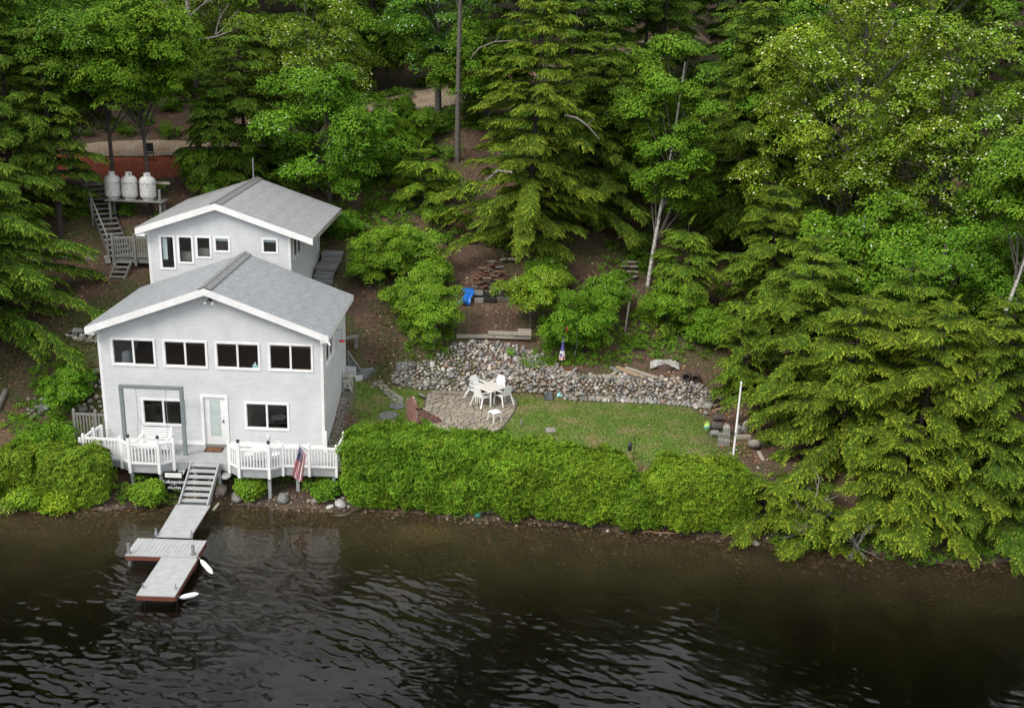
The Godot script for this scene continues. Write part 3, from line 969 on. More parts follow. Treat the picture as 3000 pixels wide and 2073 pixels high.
	part(bf, "saucer", b, mat(Color(0.55, 0.02, 0.05), 0.35))

func build_cabin():
	var h := world_thing("hillside_cabin", "single-storey grey sided cabin with corrugated roof set up behind the lake house", "cabin", Vector3(-1.3, 5.4, -9.6))
	var xl := -4.41; var xr := 1.82; var zf := -6.3; var zb := -12.95
	var xp := -1.29; var yp := 10.06
	var s1 := (yp - 8.85) / (xp + 4.82); var s2 := (yp - 8.67) / (2.89 - xp)
	var roof := func(x): return yp - (xp - x) * s1 if x < xp else yp - (x - xp) * s2
	var b := MB.new()
	b.ab(Vector3(xl + 0.02, 6.45, zb + 0.03), Vector3(xr - 0.02, 6.58, zf - 0.02))
	part(h, "floor", b, M.floor_wood)
	b = MB.new()
	b.ab(Vector3(xl + 0.02, 8.60, zb + 0.02), Vector3(xr - 0.02, 8.66, zf - 0.02))
	part(h, "ceiling", b, M.room)
	b = MB.new()
	b.ab(Vector3(-0.6, 6.581, zb + 0.1), Vector3(-0.5, 8.599, zf - 0.1))
	b.ab(Vector3(xl + 0.02, 6.581, -10.6), Vector3(-0.61, 8.599, -10.5))
	b.ab(Vector3(-0.49, 6.581, -9.4), Vector3(xr - 0.02, 8.599, -9.3))
	part(h, "inner_wall", b, M.room)
	var wins := [[-3.92, -3.22, 6.98, 8.53, "curtain"], [-3.13, -2.42, 7.27, 8.54, "shade"], [-2.33, -1.62, 7.54, 8.55, "shade"], [-1.52, -0.80, 7.84, 8.55, "blind"], [0.58, 1.30, 7.86, 8.57, "blind"]]
	var holes := []
	for w in wins: holes.append([w[0] + 0.04, w[1] - 0.04, w[2] + 0.04, w[3] - 0.04])
	var edge := func(y):
		var a := maxf(xl, xp - (yp - 0.14 - y) / s1) if y > 8.6 else xl
		var c := minf(xr, xp + (yp - 0.14 - y) / s2) if y > 8.6 else xr
		return [a, c]
	siding(h, Vector3(0, 0, zf), Vector3.RIGHT, Vector3.BACK, 5.2, 9.9, edge, holes, M.siding)
	for w in wins: window(h, Vector3(0, 0, zf), Vector3.RIGHT, Vector3.BACK, w[0], w[1], w[2], w[3], 1, w[4])
	siding(h, Vector3(0, 0, zb), Vector3.RIGHT, Vector3.FORWARD, 5.4, 9.9, edge, [], M.siding)
	siding(h, Vector3(xr, 0, zf), Vector3.FORWARD, Vector3.RIGHT, 5.2, 8.9, func(_y): return [0.0, zf - zb], [[0.57, 2.33, 7.52, 8.50]], M.siding)
	window(h, Vector3(xr, 0, zf), Vector3.FORWARD, Vector3.RIGHT, 0.53, 2.37, 7.48, 8.54, 2, "")
	siding(h, Vector3(xl, 0, zb), Vector3.BACK, Vector3.LEFT, 5.2, 8.9, func(_y): return [0.0, zf - zb], [], M.siding)
	for c in [[xl, zf, -1.0, 1.0], [xr, zf, 1.0, 1.0], [xr, zb, 1.0, -1.0]]:
		b = MB.new()
		b.ab(Vector3(minf(c[0], c[0] - c[2] * 0.09), 5.2, minf(c[1], c[1] + c[3] * 0.02)), Vector3(maxf(c[0], c[0] - c[2] * 0.09), 8.7, maxf(c[1], c[1] + c[3] * 0.02)))
		b.ab(Vector3(minf(c[0], c[0] + c[2] * 0.02), 5.2, minf(c[1] + c[3] * 0.021, c[1] - c[3] * 0.09)), Vector3(maxf(c[0], c[0] + c[2] * 0.02), 8.7, maxf(c[1] + c[3] * 0.021, c[1] - c[3] * 0.09)))
		part(h, "corner_board", b, M.white)
	gable_roof(h, -4.82, 2.89, xp, 8.85, 8.67, yp, -5.95, -13.4, 0.13, 0.018, 0.91, M.roof_old, M.cream)
	b = MB.new()
	b.ab(Vector3(-4.80, 8.50, -6.28), Vector3(-4.42, 8.66, -5.97))
	part(h, "eave_return", b, M.white)
	b = MB.new()
	b.tube([Vector3(-1.35, 9.9, -12.9), Vector3(-1.35, 11.1, -12.9)], [0.03, 0.03], 7)
	b.lathe([Vector2(0.09, 0), Vector2(0.05, 0.06), Vector2(0.03, 0.12)], 8, T(Vector3(-1.35, 10.03, -12.9)))
	part(h, "vent_pipe", b, M.chain)
	b = MB.new(); b.ab(Vector3(1.83, 6.9, -12.35), Vector3(1.90, 7.15, -12.2))
	part(h, "porch_lamp", b, M.white_plastic)
	# stairs and landing along the right side of the cabin
	var st := world_thing("cabin_side_steps", "weathered grey wooden steps and landings along the side of the cabin", "steps", Vector3(2.8, 5.0, -9.5))
	var px := [[[941, 742], [1002, 745], [1006, 735], [947, 731]], [[941, 757], [1000, 760], [1001, 746], [941, 743]], [[925, 781], [985, 784], [999, 761], [941, 758]], [[924, 793], [979, 796], [982, 785], [926, 782]], [[919, 805], [976, 807], [978, 796], [924, 793]], [[916, 819], [974, 822], [977, 808], [919, 806]], [[930, 836], [970, 838], [974, 823], [918, 820]]]
	var ys := [6.60, 6.42, 6.25, 6.05, 5.88, 5.70, 5.50]
	for i in px.size():
		var poly := PackedVector2Array()
		for q in px[i]:
			var p := at_y(q[0], q[1], ys[i])
			poly.append(Vector2(p.x, p.z))
		b = MB.new(); b.slab(poly, ys[i] - 0.16, ys[i], 0.01)
		part(st, "tread", b, M.deck_dark if i != 2 else M.weathered)
	for s in [[2.2, -11.8], [3.2, -11.8], [2.3, -9.5], [3.3, -9.2]]:
		var g := height(s[0], s[1])
		b = MB.new(); b.ab(Vector3(s[0] - 0.05, g - 0.2, s[1] - 0.05), Vector3(s[0] + 0.05, maxf(g + 0.05, 5.9), s[1] + 0.05))
		part(st, "support_post", b, M.old_wood)

# ---------------------------------------------------------------- deck, swing, dock
func rail_run(parent, a: Vector3, b: Vector3, material: Material, base: float, top: float, gap := 0.115, w := 0.04):
	# rails and balusters between two posts (a, b in plan)
	var d := Vector3(b.x - a.x, 0, b.z - a.z)
	var l := d.length(); d = d / l
	var p := Vector3(a.x, 0, a.z) + d * 0.05; var q := Vector3(b.x, 0, b.z) - d * 0.05
	for k in [[base + 0.12, 0.07, 0.05], [top, 0.085, 0.06]]:
		var m := MB.new()
		m.bar(p + Vector3.UP * (k[0] + (a.y if k[0] == top else a.y)), q + Vector3.UP * (k[0] + b.y), k[2], k[1])
		part(parent, "rail", m, material)
	var count := int((l - 0.1) / gap)
	for i in count:
		var u := (i + 0.5) / count
		var at := p.lerp(q, u)
		var lift := lerpf(a.y, b.y, u)
		var m := MB.new()
		m.ab(Vector3(at.x - w * 0.5, base + 0.155 + lift, at.z - w * 0.5), Vector3(at.x + w * 0.5, top - 0.04 + lift, at.z + w * 0.5))
		part(parent, "baluster", m, material)
func rail_post(parent, at: Vector3, y0: float, y1: float, material: Material, cap := true, w := 0.1):
	var m := MB.new()
	m.ab(Vector3(at.x - w * 0.5, y0, at.z - w * 0.5), Vector3(at.x + w * 0.5, y1, at.z + w * 0.5))
	if cap:
		m.lathe([Vector2(0.045, 0), Vector2(0.06, 0.025), Vector2(0.055, 0.055), Vector2(0.03, 0.08), Vector2(0.0, 0.088)], 10, T(Vector3(at.x, y1, at.z)))
	return part(parent, "railing_post", m, material)

func deck_front(x: float) -> float:
	var k := [[-4.62, 1.66], [-3.45, 1.68], [-3.12, 1.74], [-2.66, 2.11], [-1.54, 2.12], [-1.08, 1.77], [-0.62, 1.62], [-0.48, 1.62], [0.60, 1.62], [0.72, 1.62], [1.04, 1.78], [1.52, 2.20], [2.67, 2.21], [3.12, 1.87], [5.25, 1.84]]
	for i in k.size() - 1:
		if x <= k[i + 1][0]: return lerpf(k[i][1], k[i + 1][1], clampf((x - k[i][0]) / (k[i + 1][0] - k[i][0]), 0, 1))
	return 1.84
func build_deck():
	var d := world_thing("lakeside_deck", "grey plank deck with white railing bays in front of the lake house", "deck", Vector3(0.4, 0.6, 1.0))
	var x := -4.6
	while x < 5.2:
		var w := 0.136
		var z0 := 0.03 if x < 4.3 else -0.35
		var a := deck_front(x); var c := deck_front(x + w)
		var m := MB.new()
		m.slab(PackedVector2Array([Vector2(x, z0), Vector2(x + w, z0), Vector2(x + w, c + 0.03), Vector2(x, a + 0.03)]), DECK_Y - 0.034, DECK_Y + rr(-0.001, 0.002), 0.004)
		part(d, "deck_board", m, M.deck)
		x += 0.142
	var joints := [-4.6, -3.45, -3.12, -2.66, -1.54, -1.08, -0.62, 0.72, 1.04, 1.52, 2.67, 3.12, 4.12, 5.22]
	for i in joints.size() - 1:
		var m := MB.new()
		m.bar(Vector3(joints[i], DECK_Y - 0.165, deck_front(joints[i]) - 0.005), Vector3(joints[i + 1], DECK_Y - 0.165, deck_front(joints[i + 1]) - 0.005), 0.04, 0.25)
		part(d, "rim_joist", m, M.deck)
	var m2 := MB.new()
	m2.ab(Vector3(5.20, DECK_Y - 0.29, -0.35), Vector3(5.24, DECK_Y - 0.036, 1.82))
	part(d, "rim_joist", m2, M.deck)
	for zz in [0.2, 0.7, 1.2, 1.6]:
		m2 = MB.new(); m2.ab(Vector3(-4.5, DECK_Y - 0.26, zz - 0.02), Vector3(5.15, DECK_Y - 0.036, zz + 0.02))
		part(d, "joist", m2, M.old_wood)
	for p in [[5.02, 1.72], [2.6, 2.0], [1.5, 2.0], [-1.6, 1.9], [-2.7, 1.9], [-0.4, 1.5], [0.55, 1.5], [3.6, 1.6], [-4.3, 1.0]]:
		var g := height(p[0], p[1])
		m2 = MB.new(); m2.ab(Vector3(p[0] - 0.06, g - 0.2, p[1] - 0.06), Vector3(p[0] + 0.06, DECK_Y - 0.27, p[1] + 0.06))
		part(d, "support_post", m2, M.deck)
	var left := [[-4.55, 1.72], [-3.10, 1.80], [-2.66, 2.17], [-1.54, 2.18], [-1.09, 1.83]]
	var right := [[1.04, 1.84], [1.52, 2.26], [2.67, 2.27], [3.12, 1.93], [4.12, 1.90], [5.16, 1.90]]
	for run in [left, right]:
		for i in run.size():
			var tall: bool = (run == left and (i == 2 or i == 3)) or (run == right and (i == 1 or i == 2))
			var po = rail_post(d, Vector3(run[i][0], 0, run[i][1]), DECK_Y - 0.29, DECK_Y + (1.16 if tall else 0.98), M.white, not tall)
			if tall:
				var lm := MB.new()
				lm.ab(Vector3(run[i][0] - 0.045, DECK_Y + 1.16, run[i][1] - 0.045), Vector3(run[i][0] + 0.045, DECK_Y + 1.19, run[i][1] + 0.045))
				lm.lathe([Vector2(0.035, 0), Vector2(0.06, 0.02), Vector2(0.075, 0.05), Vector2(0.05, 0.085), Vector2(0.0, 0.09)], 10, T(Vector3(run[i][0], DECK_Y + 1.19, run[i][1])))
				part(po, "post_light", lm, M.black)
		for i in run.size() - 1:
			rail_run(d, Vector3(run[i][0], 0, run[i][1]), Vector3(run[i + 1][0], 0, run[i + 1][1]), M.white, DECK_Y, DECK_Y + 0.88)
	rail_post(d, Vector3(5.22, 0, 0.6), DECK_Y - 0.29, DECK_Y + 0.98, M.white)
	rail_run(d, Vector3(5.19, 0, 1.86), Vector3(5.22, 0, 0.6), M.white, DECK_Y, DECK_Y + 0.88)
	# lone newel at the house corner
	rail_post(d, Vector3(4.42, 0, 0.10), DECK_Y, DECK_Y + 0.83, M.white, false, 0.11)
	m2 = MB.new(); m2.ab(Vector3(4.33, DECK_Y + 0.002, 0.05), Vector3(4.51, DECK_Y + 0.06, 0.19))
	part(d, "post_base", m2, M.white)

	# swing frame and swing
	var sf := world_thing("swing_frame", "tall grey timber swing frame standing on the deck", "swing frame", Vector3(-2.05, DECK_Y, 0.9))
	for s in [[-3.22, "post"], [-0.90, "post"]]:
		var m := MB.new(); m.ab(Vector3(s[0] - 0.065, DECK_Y, 0.95), Vector3(s[0] + 0.065, 4.10, 1.08))
		part(sf, "post", m, M.grey_paint)
	var bm := MB.new(); bm.ab(Vector3(-3.285, 4.10, 0.945), Vector3(-0.835, 4.23, 1.085))
	part(sf, "beam", bm, M.grey_paint)
	var sw := world_thing("porch_swing", "white slatted porch swing hanging on chains from the grey frame", "porch swing", Vector3(-2.12, 1.82, 0.85))
	var zb := 0.72
	for i in 5:
		var m := MB.new(); m.ab(Vector3(-2.66, 1.92 + i * 0.093, zb - 0.06 * (i * 0.3)), Vector3(-1.52, 1.98 + i * 0.093, zb + 0.02 - 0.06 * (i * 0.3)))
		part(sw, "back_slat", m, M.white)
	for i in 5:
		var m := MB.new(); m.ab(Vector3(-2.68, 1.82, zb + 0.04 + i * 0.1), Vector3(-1.50, 1.845, zb + 0.125 + i * 0.1))
		part(sw, "seat_slat", m, M.white)
	for xx in [-2.66, -1.52]:
		var m := MB.new(); m.bar(Vector3(xx, 1.78, zb + 0.04), Vector3(xx, 2.46, zb - 0.12), 0.05, 0.06)
		part(sw, "back_post", m, M.white)
		m = MB.new(); m.ab(Vector3(xx - 0.05, 2.06, zb - 0.02), Vector3(xx + 0.05, 2.095, zb + 0.58))
		part(sw, "armrest", m, M.white)
		m = MB.new(); m.ab(Vector3(xx - 0.025, 1.78, zb + 0.50), Vector3(xx + 0.025, 2.06, zb + 0.55)); m.ab(Vector3(xx - 0.025, 1.76, zb + 0.0), Vector3(xx + 0.025, 1.818, zb + 0.55))
		part(sw, "arm_support", m, M.white)
		m = MB.new()
		m.tube([Vector3(xx, 2.1, zb + 0.5), Vector3(xx, 2.9, 1.0)], [0.007, 0.007], 4)
		m.tube([Vector3(xx, 2.4, zb - 0.1), Vector3(xx, 2.9, 1.0)], [0.007, 0.007], 4)
		m.tube([Vector3(xx, 2.9, 1.0), Vector3(xx, 4.1, 1.01)], [0.009, 0.009], 4)
		part(sw, "chain", m, M.chain)
	m2 = MB.new(); m2.ab(Vector3(-2.72, 1.72, zb + 0.52), Vector3(-1.46, 1.80, zb + 0.56))
	part(sw, "front_rail", m2, M.white)

	# door mat
	var mat_poly := MB.new()
	for i in 10:
		for j in 6:
			var e: bool = i == 0 or i == 9 or j == 0 or j == 5
			mat_poly.col = Color(0.05, 0.03, 0.02) if e or noise_b.get_noise_2d(i * 3.0, j * 4.0) > 0.15 else Color(0.20, 0.085, 0.03)
			mat_poly.ab(Vector3(-0.32 + i * 0.072, DECK_Y + 0.004, 0.16 + j * 0.083), Vector3(-0.32 + (i + 1) * 0.072, DECK_Y + 0.022, 0.16 + (j + 1) * 0.083))
	var dm := part(self, "unused", mat_poly, M.print)
	dm.name = numbered("door_mat", top_names)
	tag(dm, "brown patterned door mat on the deck before the front door", "door mat")

	# bistro table and chairs behind the right railing bay
	var bt := world_thing("bistro_table", "small round white table on the deck behind the railing bay", "table", Vector3(2.16, DECK_Y, 1.62))
	m2 = MB.new(); m2.lathe([Vector2(0.0, 0.66), Vector2(0.32, 0.66), Vector2(0.325, 0.645), Vector2(0.30, 0.63), Vector2(0.0, 0.63)], 24, T(Vector3(2.16, DECK_Y, 1.62)))
	part(bt, "tabletop", m2, M.white)
	for k in 3:
		var a := TAU * k / 3.0 + 0.4
		m2 = MB.new(); m2.tube([Vector3(2.16, DECK_Y + 0.63, 1.62) + Vector3(cos(a), 0, sin(a)) * 0.2, Vector3(2.16, DECK_Y + 0.3, 1.62) + Vector3(cos(a), 0, sin(a)) * 0.04, Vector3(2.16, DECK_Y + 0.008, 1.62) + Vector3(cos(a), 0, sin(a)) * 0.26], [0.012, 0.012, 0.012], 6)
		part(bt, "leg", m2, M.white)
	for c in [[1.78, 1.66, 0.5, "white bistro chair on the deck between the round table and the door"], [2.70, 1.55, -0.6, "white bistro chair on the deck between the round table and the flag"]]:
		var ch := thing("bistro_chair", c[3], "chair", Vector3(c[0], DECK_Y, c[1]), c[2], "chairs at the round deck table")
		m2 = MB.new(); m2.lathe([Vector2(0.0, 0.45), Vector2(0.19, 0.45), Vector2(0.20, 0.435), Vector2(0.18, 0.42), Vector2(0.0, 0.42)], 16)
		part(ch, "seat", m2, M.white)
		m2 = MB.new(); m2.tube([Vector3(-0.17, 0.44, -0.1), Vector3(-0.19, 0.78, -0.20), Vector3(0, 0.90, -0.24), Vector3(0.19, 0.78, -0.20), Vector3(0.17, 0.44, -0.1)], [0.012, 0.012, 0.012, 0.012, 0.012], 6)
		for k in 3: m2.tube([Vector3(-0.08 + 0.08 * k, 0.44, -0.17), Vector3(-0.09 + 0.09 * k, 0.86, -0.225)], [0.008, 0.008], 5)
		part(ch, "backrest", m2, M.white)
		for k in 4:
			var a := TAU * (k + 0.5) / 4.0
			m2 = MB.new(); m2.tube([Vector3(cos(a) * 0.14, 0.42, sin(a) * 0.14), Vector3(cos(a) * 0.2, 0.008, sin(a) * 0.2)], [0.011, 0.011], 5)
			part(ch, "leg", m2, M.white)

	build_flag()
	build_sign()

func build_flag():
	var f := world_thing("flag", "stars and stripes flag on a slanted pole at the white deck railing", "flag", Vector3(3.82, DECK_Y + 0.9, 2.0))
	var foot := Vector3(4.06, DECK_Y + 0.84, 1.98)
	var head := at_z(877, 1304, 2.45)
	var m := MB.new(); m.tube([foot, head], [0.014, 0.011], 7)
	part(f, "pole", m, mat(Color(0.05, 0.05, 0.06), 0.5))
	m = MB.new(); m.lathe([Vector2(0, 0.05), Vector2(0.02, 0.03), Vector2(0.02, 0.0), Vector2(0, -0.01)], 8, T(head))
	part(f, "finial", m, M.chain)
	# cloth hanging limp from the slanted pole; canton at the hoist next to the pole's head
	var red := Color(0.42, 0.02, 0.05); var white := Color(0.74, 0.72, 0.72); var blue := Color(0.03, 0.034, 0.15)
	var cols := 26; var rows := 40
	var h0 := head; var h1 := at_z(897, 1328, 2.35)
	var b0 := at_z(855, 1393, 2.42); var b1 := at_z(886, 1412, 2.40)
	var pt := func(i: float, j: float):
		# i along the hoist (0 at the head), j down the fly
		var u := i / cols; var v := j / rows
		var p := h0.lerp(h1, u).lerp(b0.lerp(b1, u), v)
		var fold := sin(u * 17.0 + v * 1.5) * 0.06 * smoothstep(0.0, 0.25, v)
		return p + Vector3(0.25 * fold, 0.015 * sin(u * 9.0) * v, fold + 0.05)
	var strips := {"red": MB.new(), "white": MB.new(), "blue": MB.new()}
	var rowh := float(cols) / 13.0
	for i in cols:
		for j in rows:
			var stripe := int(i / rowh)
			var is_canton := stripe < 7 and j < rows * 0.4
			var key := "blue" if is_canton else ("red" if stripe % 2 == 0 else "white")
			var a: Vector3 = pt.call(i, j); var b: Vector3 = pt.call(i + 1, j); var c: Vector3 = pt.call(i + 1, j + 1); var e: Vector3 = pt.call(i, j + 1)
			strips[key].tri(a, b, c); strips[key].tri(a, c, e)
	part(f, "stripe", strips.red, mat(red, 0.8)).set_meta("label", "red stripes")
	part(f, "stripe", strips.white, mat(white, 0.8)).set_meta("label", "white stripes")
	var can := part(f, "canton", strips.blue, mat(blue, 0.8))
	var st := MB.new()
	for r in 9:
		for k in (6 if r % 2 == 0 else 5):
			var i: float = (r + 0.75) * 14.0 / 9.75
			var j: float = ((k + 0.5) if r % 2 == 0 else (k + 1.0)) * rows * 0.4 / 6.0
			var c: Vector3 = pt.call(i, j)
			var du: Vector3 = (pt.call(i + 0.5, j) - c).normalized(); var dv: Vector3 = (pt.call(i, j + 0.5) - c).normalized()
			var nn := du.cross(dv).normalized()
			if nn.dot(CAM - c) < 0: nn = -nn
			for s in 5:
				var a0 := TAU * s / 5.0; var a1 := a0 + TAU / 10.0; var a2 := a0 - TAU / 10.0
				var o := c + nn * 0.004
				st.tri(o, o + (du * cos(a0) + dv * sin(a0)) * 0.024, o + (du * cos(a1) + dv * sin(a1)) * 0.01)
				st.tri(o, o + (du * cos(a0) + dv * sin(a0)) * 0.024, o + (du * cos(a2) + dv * sin(a2)) * 0.01)
	part(can, "star", st, mat(white, 0.8))

func text_part(parent, called: String, s: String, size: float, at: Vector3, material: Material, font_name := "Droid Sans", bold := false):
	var t := TextMesh.new()
	var fo := SystemFont.new()
	fo.font_names = PackedStringArray([font_name])
	if bold: fo.font_weight = 700
	t.font = fo
	t.text = s
	t.font_size = 64
	t.pixel_size = size / 64.0
	t.depth = 0.004
	return part(parent, called, t, material, at)

func build_sign():
	var sg := world_thing("yard_sign", "black real estate sign with white rider hung below the deck edge by the dock stairs", "sign", Vector3(-1.02, 0.3, 2.2))
	var z := 2.2
	var m := MB.new(); m.ab(Vector3(-1.33, 0.38, z - 0.02), Vector3(-0.72, 0.97, z + 0.01))
	part(sg, "panel", m, mat(Color(0.006, 0.007, 0.012), 0.4))
	m = MB.new(); m.ab(Vector3(-1.34, 0.98, z - 0.02), Vector3(-0.71, 1.15, z + 0.012))
	part(sg, "rider", m, M.white)
	for xx in [-1.36, -0.68]:
		m = MB.new(); m.ab(Vector3(xx - 0.015, 0.0, z - 0.02), Vector3(xx + 0.015, 1.19, z + 0.01))
		part(sg, "stake", m, M.black)
	m = MB.new(); m.ab(Vector3(-1.375, 1.19, z - 0.02), Vector3(-0.665, 1.22, z + 0.01))
	part(sg, "top_bar", m, M.black)
	var wh := mat(Color(0.75, 0.80, 0.85), 0.6)
	text_part(sg, "lettering", "Lakepoint", 0.165, Vector3(-1.02, 0.80, z + 0.014), wh, "Droid Serif", true)
	text_part(sg, "lettering", "REAL ESTATE", 0.045, Vector3(-1.02, 0.68, z + 0.014), mat(Color(0.55, 0.45, 0.45), 0.6))
	text_part(sg, "lettering", "495-3700", 0.125, Vector3(-1.02, 0.55, z + 0.014), wh, "Droid Sans", true)
	# two faded lines of small print on the rider
	m = MB.new()
	for k in 16: m.ab(Vector3(-1.30 + k * 0.036 + 0.004, 1.075, z + 0.012), Vector3(-1.30 + k * 0.036 + rr(0.015, 0.03), 1.105, z + 0.0145))
	for k in 11: m.ab(Vector3(-1.20 + k * 0.034, 1.02, z + 0.012), Vector3(-1.20 + k * 0.034 + rr(0.012, 0.026), 1.04, z + 0.0145))
	part(sg, "small_print", m, mat(Color(0.50, 0.38, 0.40), 0.7))
	var pl := world_thing("loose_plank", "short grey plank sticking out under the deck above the sign", "plank", Vector3(-0.8, 1.12, 1.9))
	m = MB.new(); m.slab(PackedVector2Array([Vector2(-1.0, 1.55), Vector2(-0.72, 1.55), Vector2(-0.66, 2.16), Vector2(-0.92, 2.16)]), 1.05, 1.09, 0.005)
	part(pl, "board", m, M.deck)
	var pl2 := world_thing("paddle_board_end", "rounded grey board end sticking out under the deck beside the dock stairs", "board", Vector3(0.95, 1.0, 1.9))
	m = MB.new()
	var poly := PackedVector2Array()
	for k in 9: poly.append(Vector2(0.93 + cos(PI * k / 8.0) * 0.17, 1.98 + sin(PI * k / 8.0) * 0.22))
	poly.append(Vector2(0.72, 1.5)); poly.append(Vector2(1.06, 1.5))
	m.slab(poly, 0.98, 1.03, 0.008)
	part(pl2, "board", m, M.deck)

func build_dock():
	# stairs from the deck to the gangway
	var st := world_thing("dock_stairs", "open grey wooden stairs from the deck down to the gangway", "stairs", Vector3(0.1, 0.45, 2.7))
	var top_l := Vector3(-0.46, DECK_Y + 0.02, 1.66); var top_r := Vector3(0.60, DECK_Y + 0.02, 1.66)
	var m: MB
	for i in 7:
		var u := i / 6.6
		var y := lerpf(DECK_Y - 0.02, 0.52, u); var z := lerpf(1.68, 3.30, u)
		m = MB.new(); m.ab(Vector3(-0.47 + 0.05 * u, y - 0.038, z), Vector3(0.585 + 0.02 * u, y, z + 0.24))
		part(st, "tread", m, M.deck)
	m = MB.new(); m.ab(Vector3(-0.43, 0.40, 3.27), Vector3(0.60, 0.56, 3.29))
	part(st, "riser", m, M.deck)
	m = MB.new(); m.ab(Vector3(-0.45, 1.08, 1.91), Vector3(0.58, 1.20, 1.925))
	part(st, "riser", m, M.deck)
	for e in [[top_l, Vector3(-0.42, 0.48, 3.52)], [top_r, Vector3(0.64, 0.48, 3.52)]]:
		m = MB.new(); m.bar(e[0] + Vector3(0, -0.06, 0.05), e[1], 0.05, 0.24)
		part(st, "stringer", m, M.deck)
	for xx in [-0.2, 0.4]:
		m = MB.new(); m.ab(Vector3(xx - 0.04, 0.1, 2.3), Vector3(xx + 0.04, 1.0, 2.38))
		part(st, "support_post", m, M.pale_wood)
	# gangway and floats; boards are laid across, the middle float's boards run front to back
	var gw := world_thing("dock_gangway", "flat grey gangway between the stairs and the floating dock", "gangway", Vector3(0.1, 0.2, 4.6))
	var xl := func(z): return lerpf(-0.52, -0.44, (z - 3.5) / 2.4)
	var xr := func(z): return lerpf(0.74, 0.72, (z - 3.5) / 2.4)
	for i in 17:
		var z0 := 3.50 + i * 0.141
		var y := lerpf(0.52, 0.47, i / 16.0)
		m = MB.new(); m.slab(PackedVector2Array([Vector2(xl.call(z0), z0), Vector2(xr.call(z0), z0), Vector2(xr.call(z0), z0 + (0.138 if i % 6 != 5 else 0.131)), Vector2(xl.call(z0), z0 + (0.138 if i % 6 != 5 else 0.131))]), y - 0.035, y, 0.003)
		part(gw, "deck_board", m, M.deck)
	for s in [-0.42, 0.64]:
		m = MB.new(); m.bar(Vector3(s, 0.40, 3.55), Vector3(s + 0.03, 0.35, 5.88), 0.045, 0.15)
		part(gw, "side_beam", m, M.red_wood)
	for s in [[-0.50, 5.80], [0.76, 5.84]]:
		m = MB.new(); m.tube([Vector3(s[0], -0.7, s[1]), Vector3(s[0], 0.72, s[1])], [0.03, 0.03], 8); m.ab(Vector3(s[0] - 0.04, 0.46, s[1] - 0.05), Vector3(s[0] + 0.04, 0.60, s[1] + 0.05))
		part(gw, "dock_post", m, M.chain)
	var fl := world_thing("floating_dock", "wide grey dock platform crossing the end of the gangway", "dock", Vector3(0.12, 0.0, 6.57))
	var x := -1.09
	while x < 1.30:
		m = MB.new(); m.ab(Vector3(x, 0.385, 5.97), Vector3(x + 0.134, 0.42, 7.17))
		part(fl, "deck_board", m, M.deck)
		x += 0.142
	for e in [[Vector3(-1.09, 0.23, 7.13), Vector3(1.32, 0.383, 7.17)], [Vector3(-1.09, 0.23, 5.97), Vector3(1.32, 0.383, 6.01)], [Vector3(-1.09, 0.23, 6.01), Vector3(-1.05, 0.383, 7.13)], [Vector3(1.28, 0.23, 6.01), Vector3(1.32, 0.383, 7.13)], [Vector3(-0.9, 0.02, 6.1), Vector3(1.1, 0.23, 7.0)]]:
		m = MB.new(); m.ab(e[0], e[1])
		part(fl, "frame_beam", m, M.red_wood if e[0].y > 0.1 else M.black)
	for s in [[-1.0, 7.05], [1.16, 6.98]]:
		m = MB.new(); m.ab(Vector3(s[0] - 0.045, -0.6, s[1] - 0.035), Vector3(s[0] + 0.045, 0.80, s[1] + 0.035)); m.ab(Vector3(s[0] - 0.07, 0.421, s[1] - 0.06), Vector3(s[0] + 0.07, 0.46, s[1] + 0.06))
		part(fl, "dock_post", m, M.weathered)
	var fe := world_thing("floating_dock", "narrow grey dock platform with red-brown end reaching out into the lake", "dock", Vector3(0.76, 0.0, 8.4))
	var z := 7.19
	while z < 9.55:
		m = MB.new(); m.ab(Vector3(0.15, 0.375, z), Vector3(1.37, 0.41, minf(z + 0.139, 9.60) - (0.006 if int((z - 7.19) / 0.142 + 0.5) % 6 == 5 else 0.0)))
		part(fe, "deck_board", m, M.deck)
		z += 0.1415
	for e in [[Vector3(0.15, 0.22, 9.55), Vector3(1.37, 0.373, 9.59)], [Vector3(0.15, 0.22, 7.2), Vector3(0.19, 0.373, 9.55)], [Vector3(1.33, 0.22, 7.2), Vector3(1.37, 0.373, 9.55)], [Vector3(0.3, 0.02, 7.4), Vector3(1.2, 0.22, 9.4)]]:
		m = MB.new(); m.ab(e[0], e[1])
		part(fe, "frame_beam", m, M.red_wood if e[0].y > 0.1 else M.black)
	for s in [[0.22, 9.15], [1.26, 9.15]]:
		m = MB.new(); m.tube([Vector3(s[0], 0.41, s[1]), Vector3(s[0], 0.58, s[1])], [0.022, 0.022], 7); m.ab(Vector3(s[0] - 0.05, 0.411, s[1] - 0.05), Vector3(s[0] + 0.05, 0.425, s[1] + 0.05)); m.tube([Vector3(s[0], -0.9, s[1]), Vector3(s[0], 0.374, s[1])], [0.022, 0.022], 7)
		part(fe, "dock_post", m, M.chain)
	for e in [[Vector3(1.47, 0.36, 7.2), Vector3(1.98, 0.10, 7.62), "white boat bumper hanging at the corner between the two dock platforms"], [Vector3(1.42, 0.20, 9.33), Vector3(1.95, 0.22, 9.08), "white boat bumper lying along the side of the narrow dock platform"]]:
		var bu := world_thing("boat_bumper", e[2], "boat bumper", e[0], "boat bumpers on the dock")
		var d: Vector3 = (e[1] - e[0])
		m = MB.new()
		m.tube([e[0], e[0] + d * 0.06, e[0] + d * 0.14, e[0] + d * 0.3, e[0] + d * 0.7, e[0] + d * 0.86, e[0] + d * 0.94, e[1]], [0.025, 0.04, 0.068, 0.085, 0.085, 0.068, 0.04, 0.025], 10)
		part(bu, "body", m, M.white_plastic)
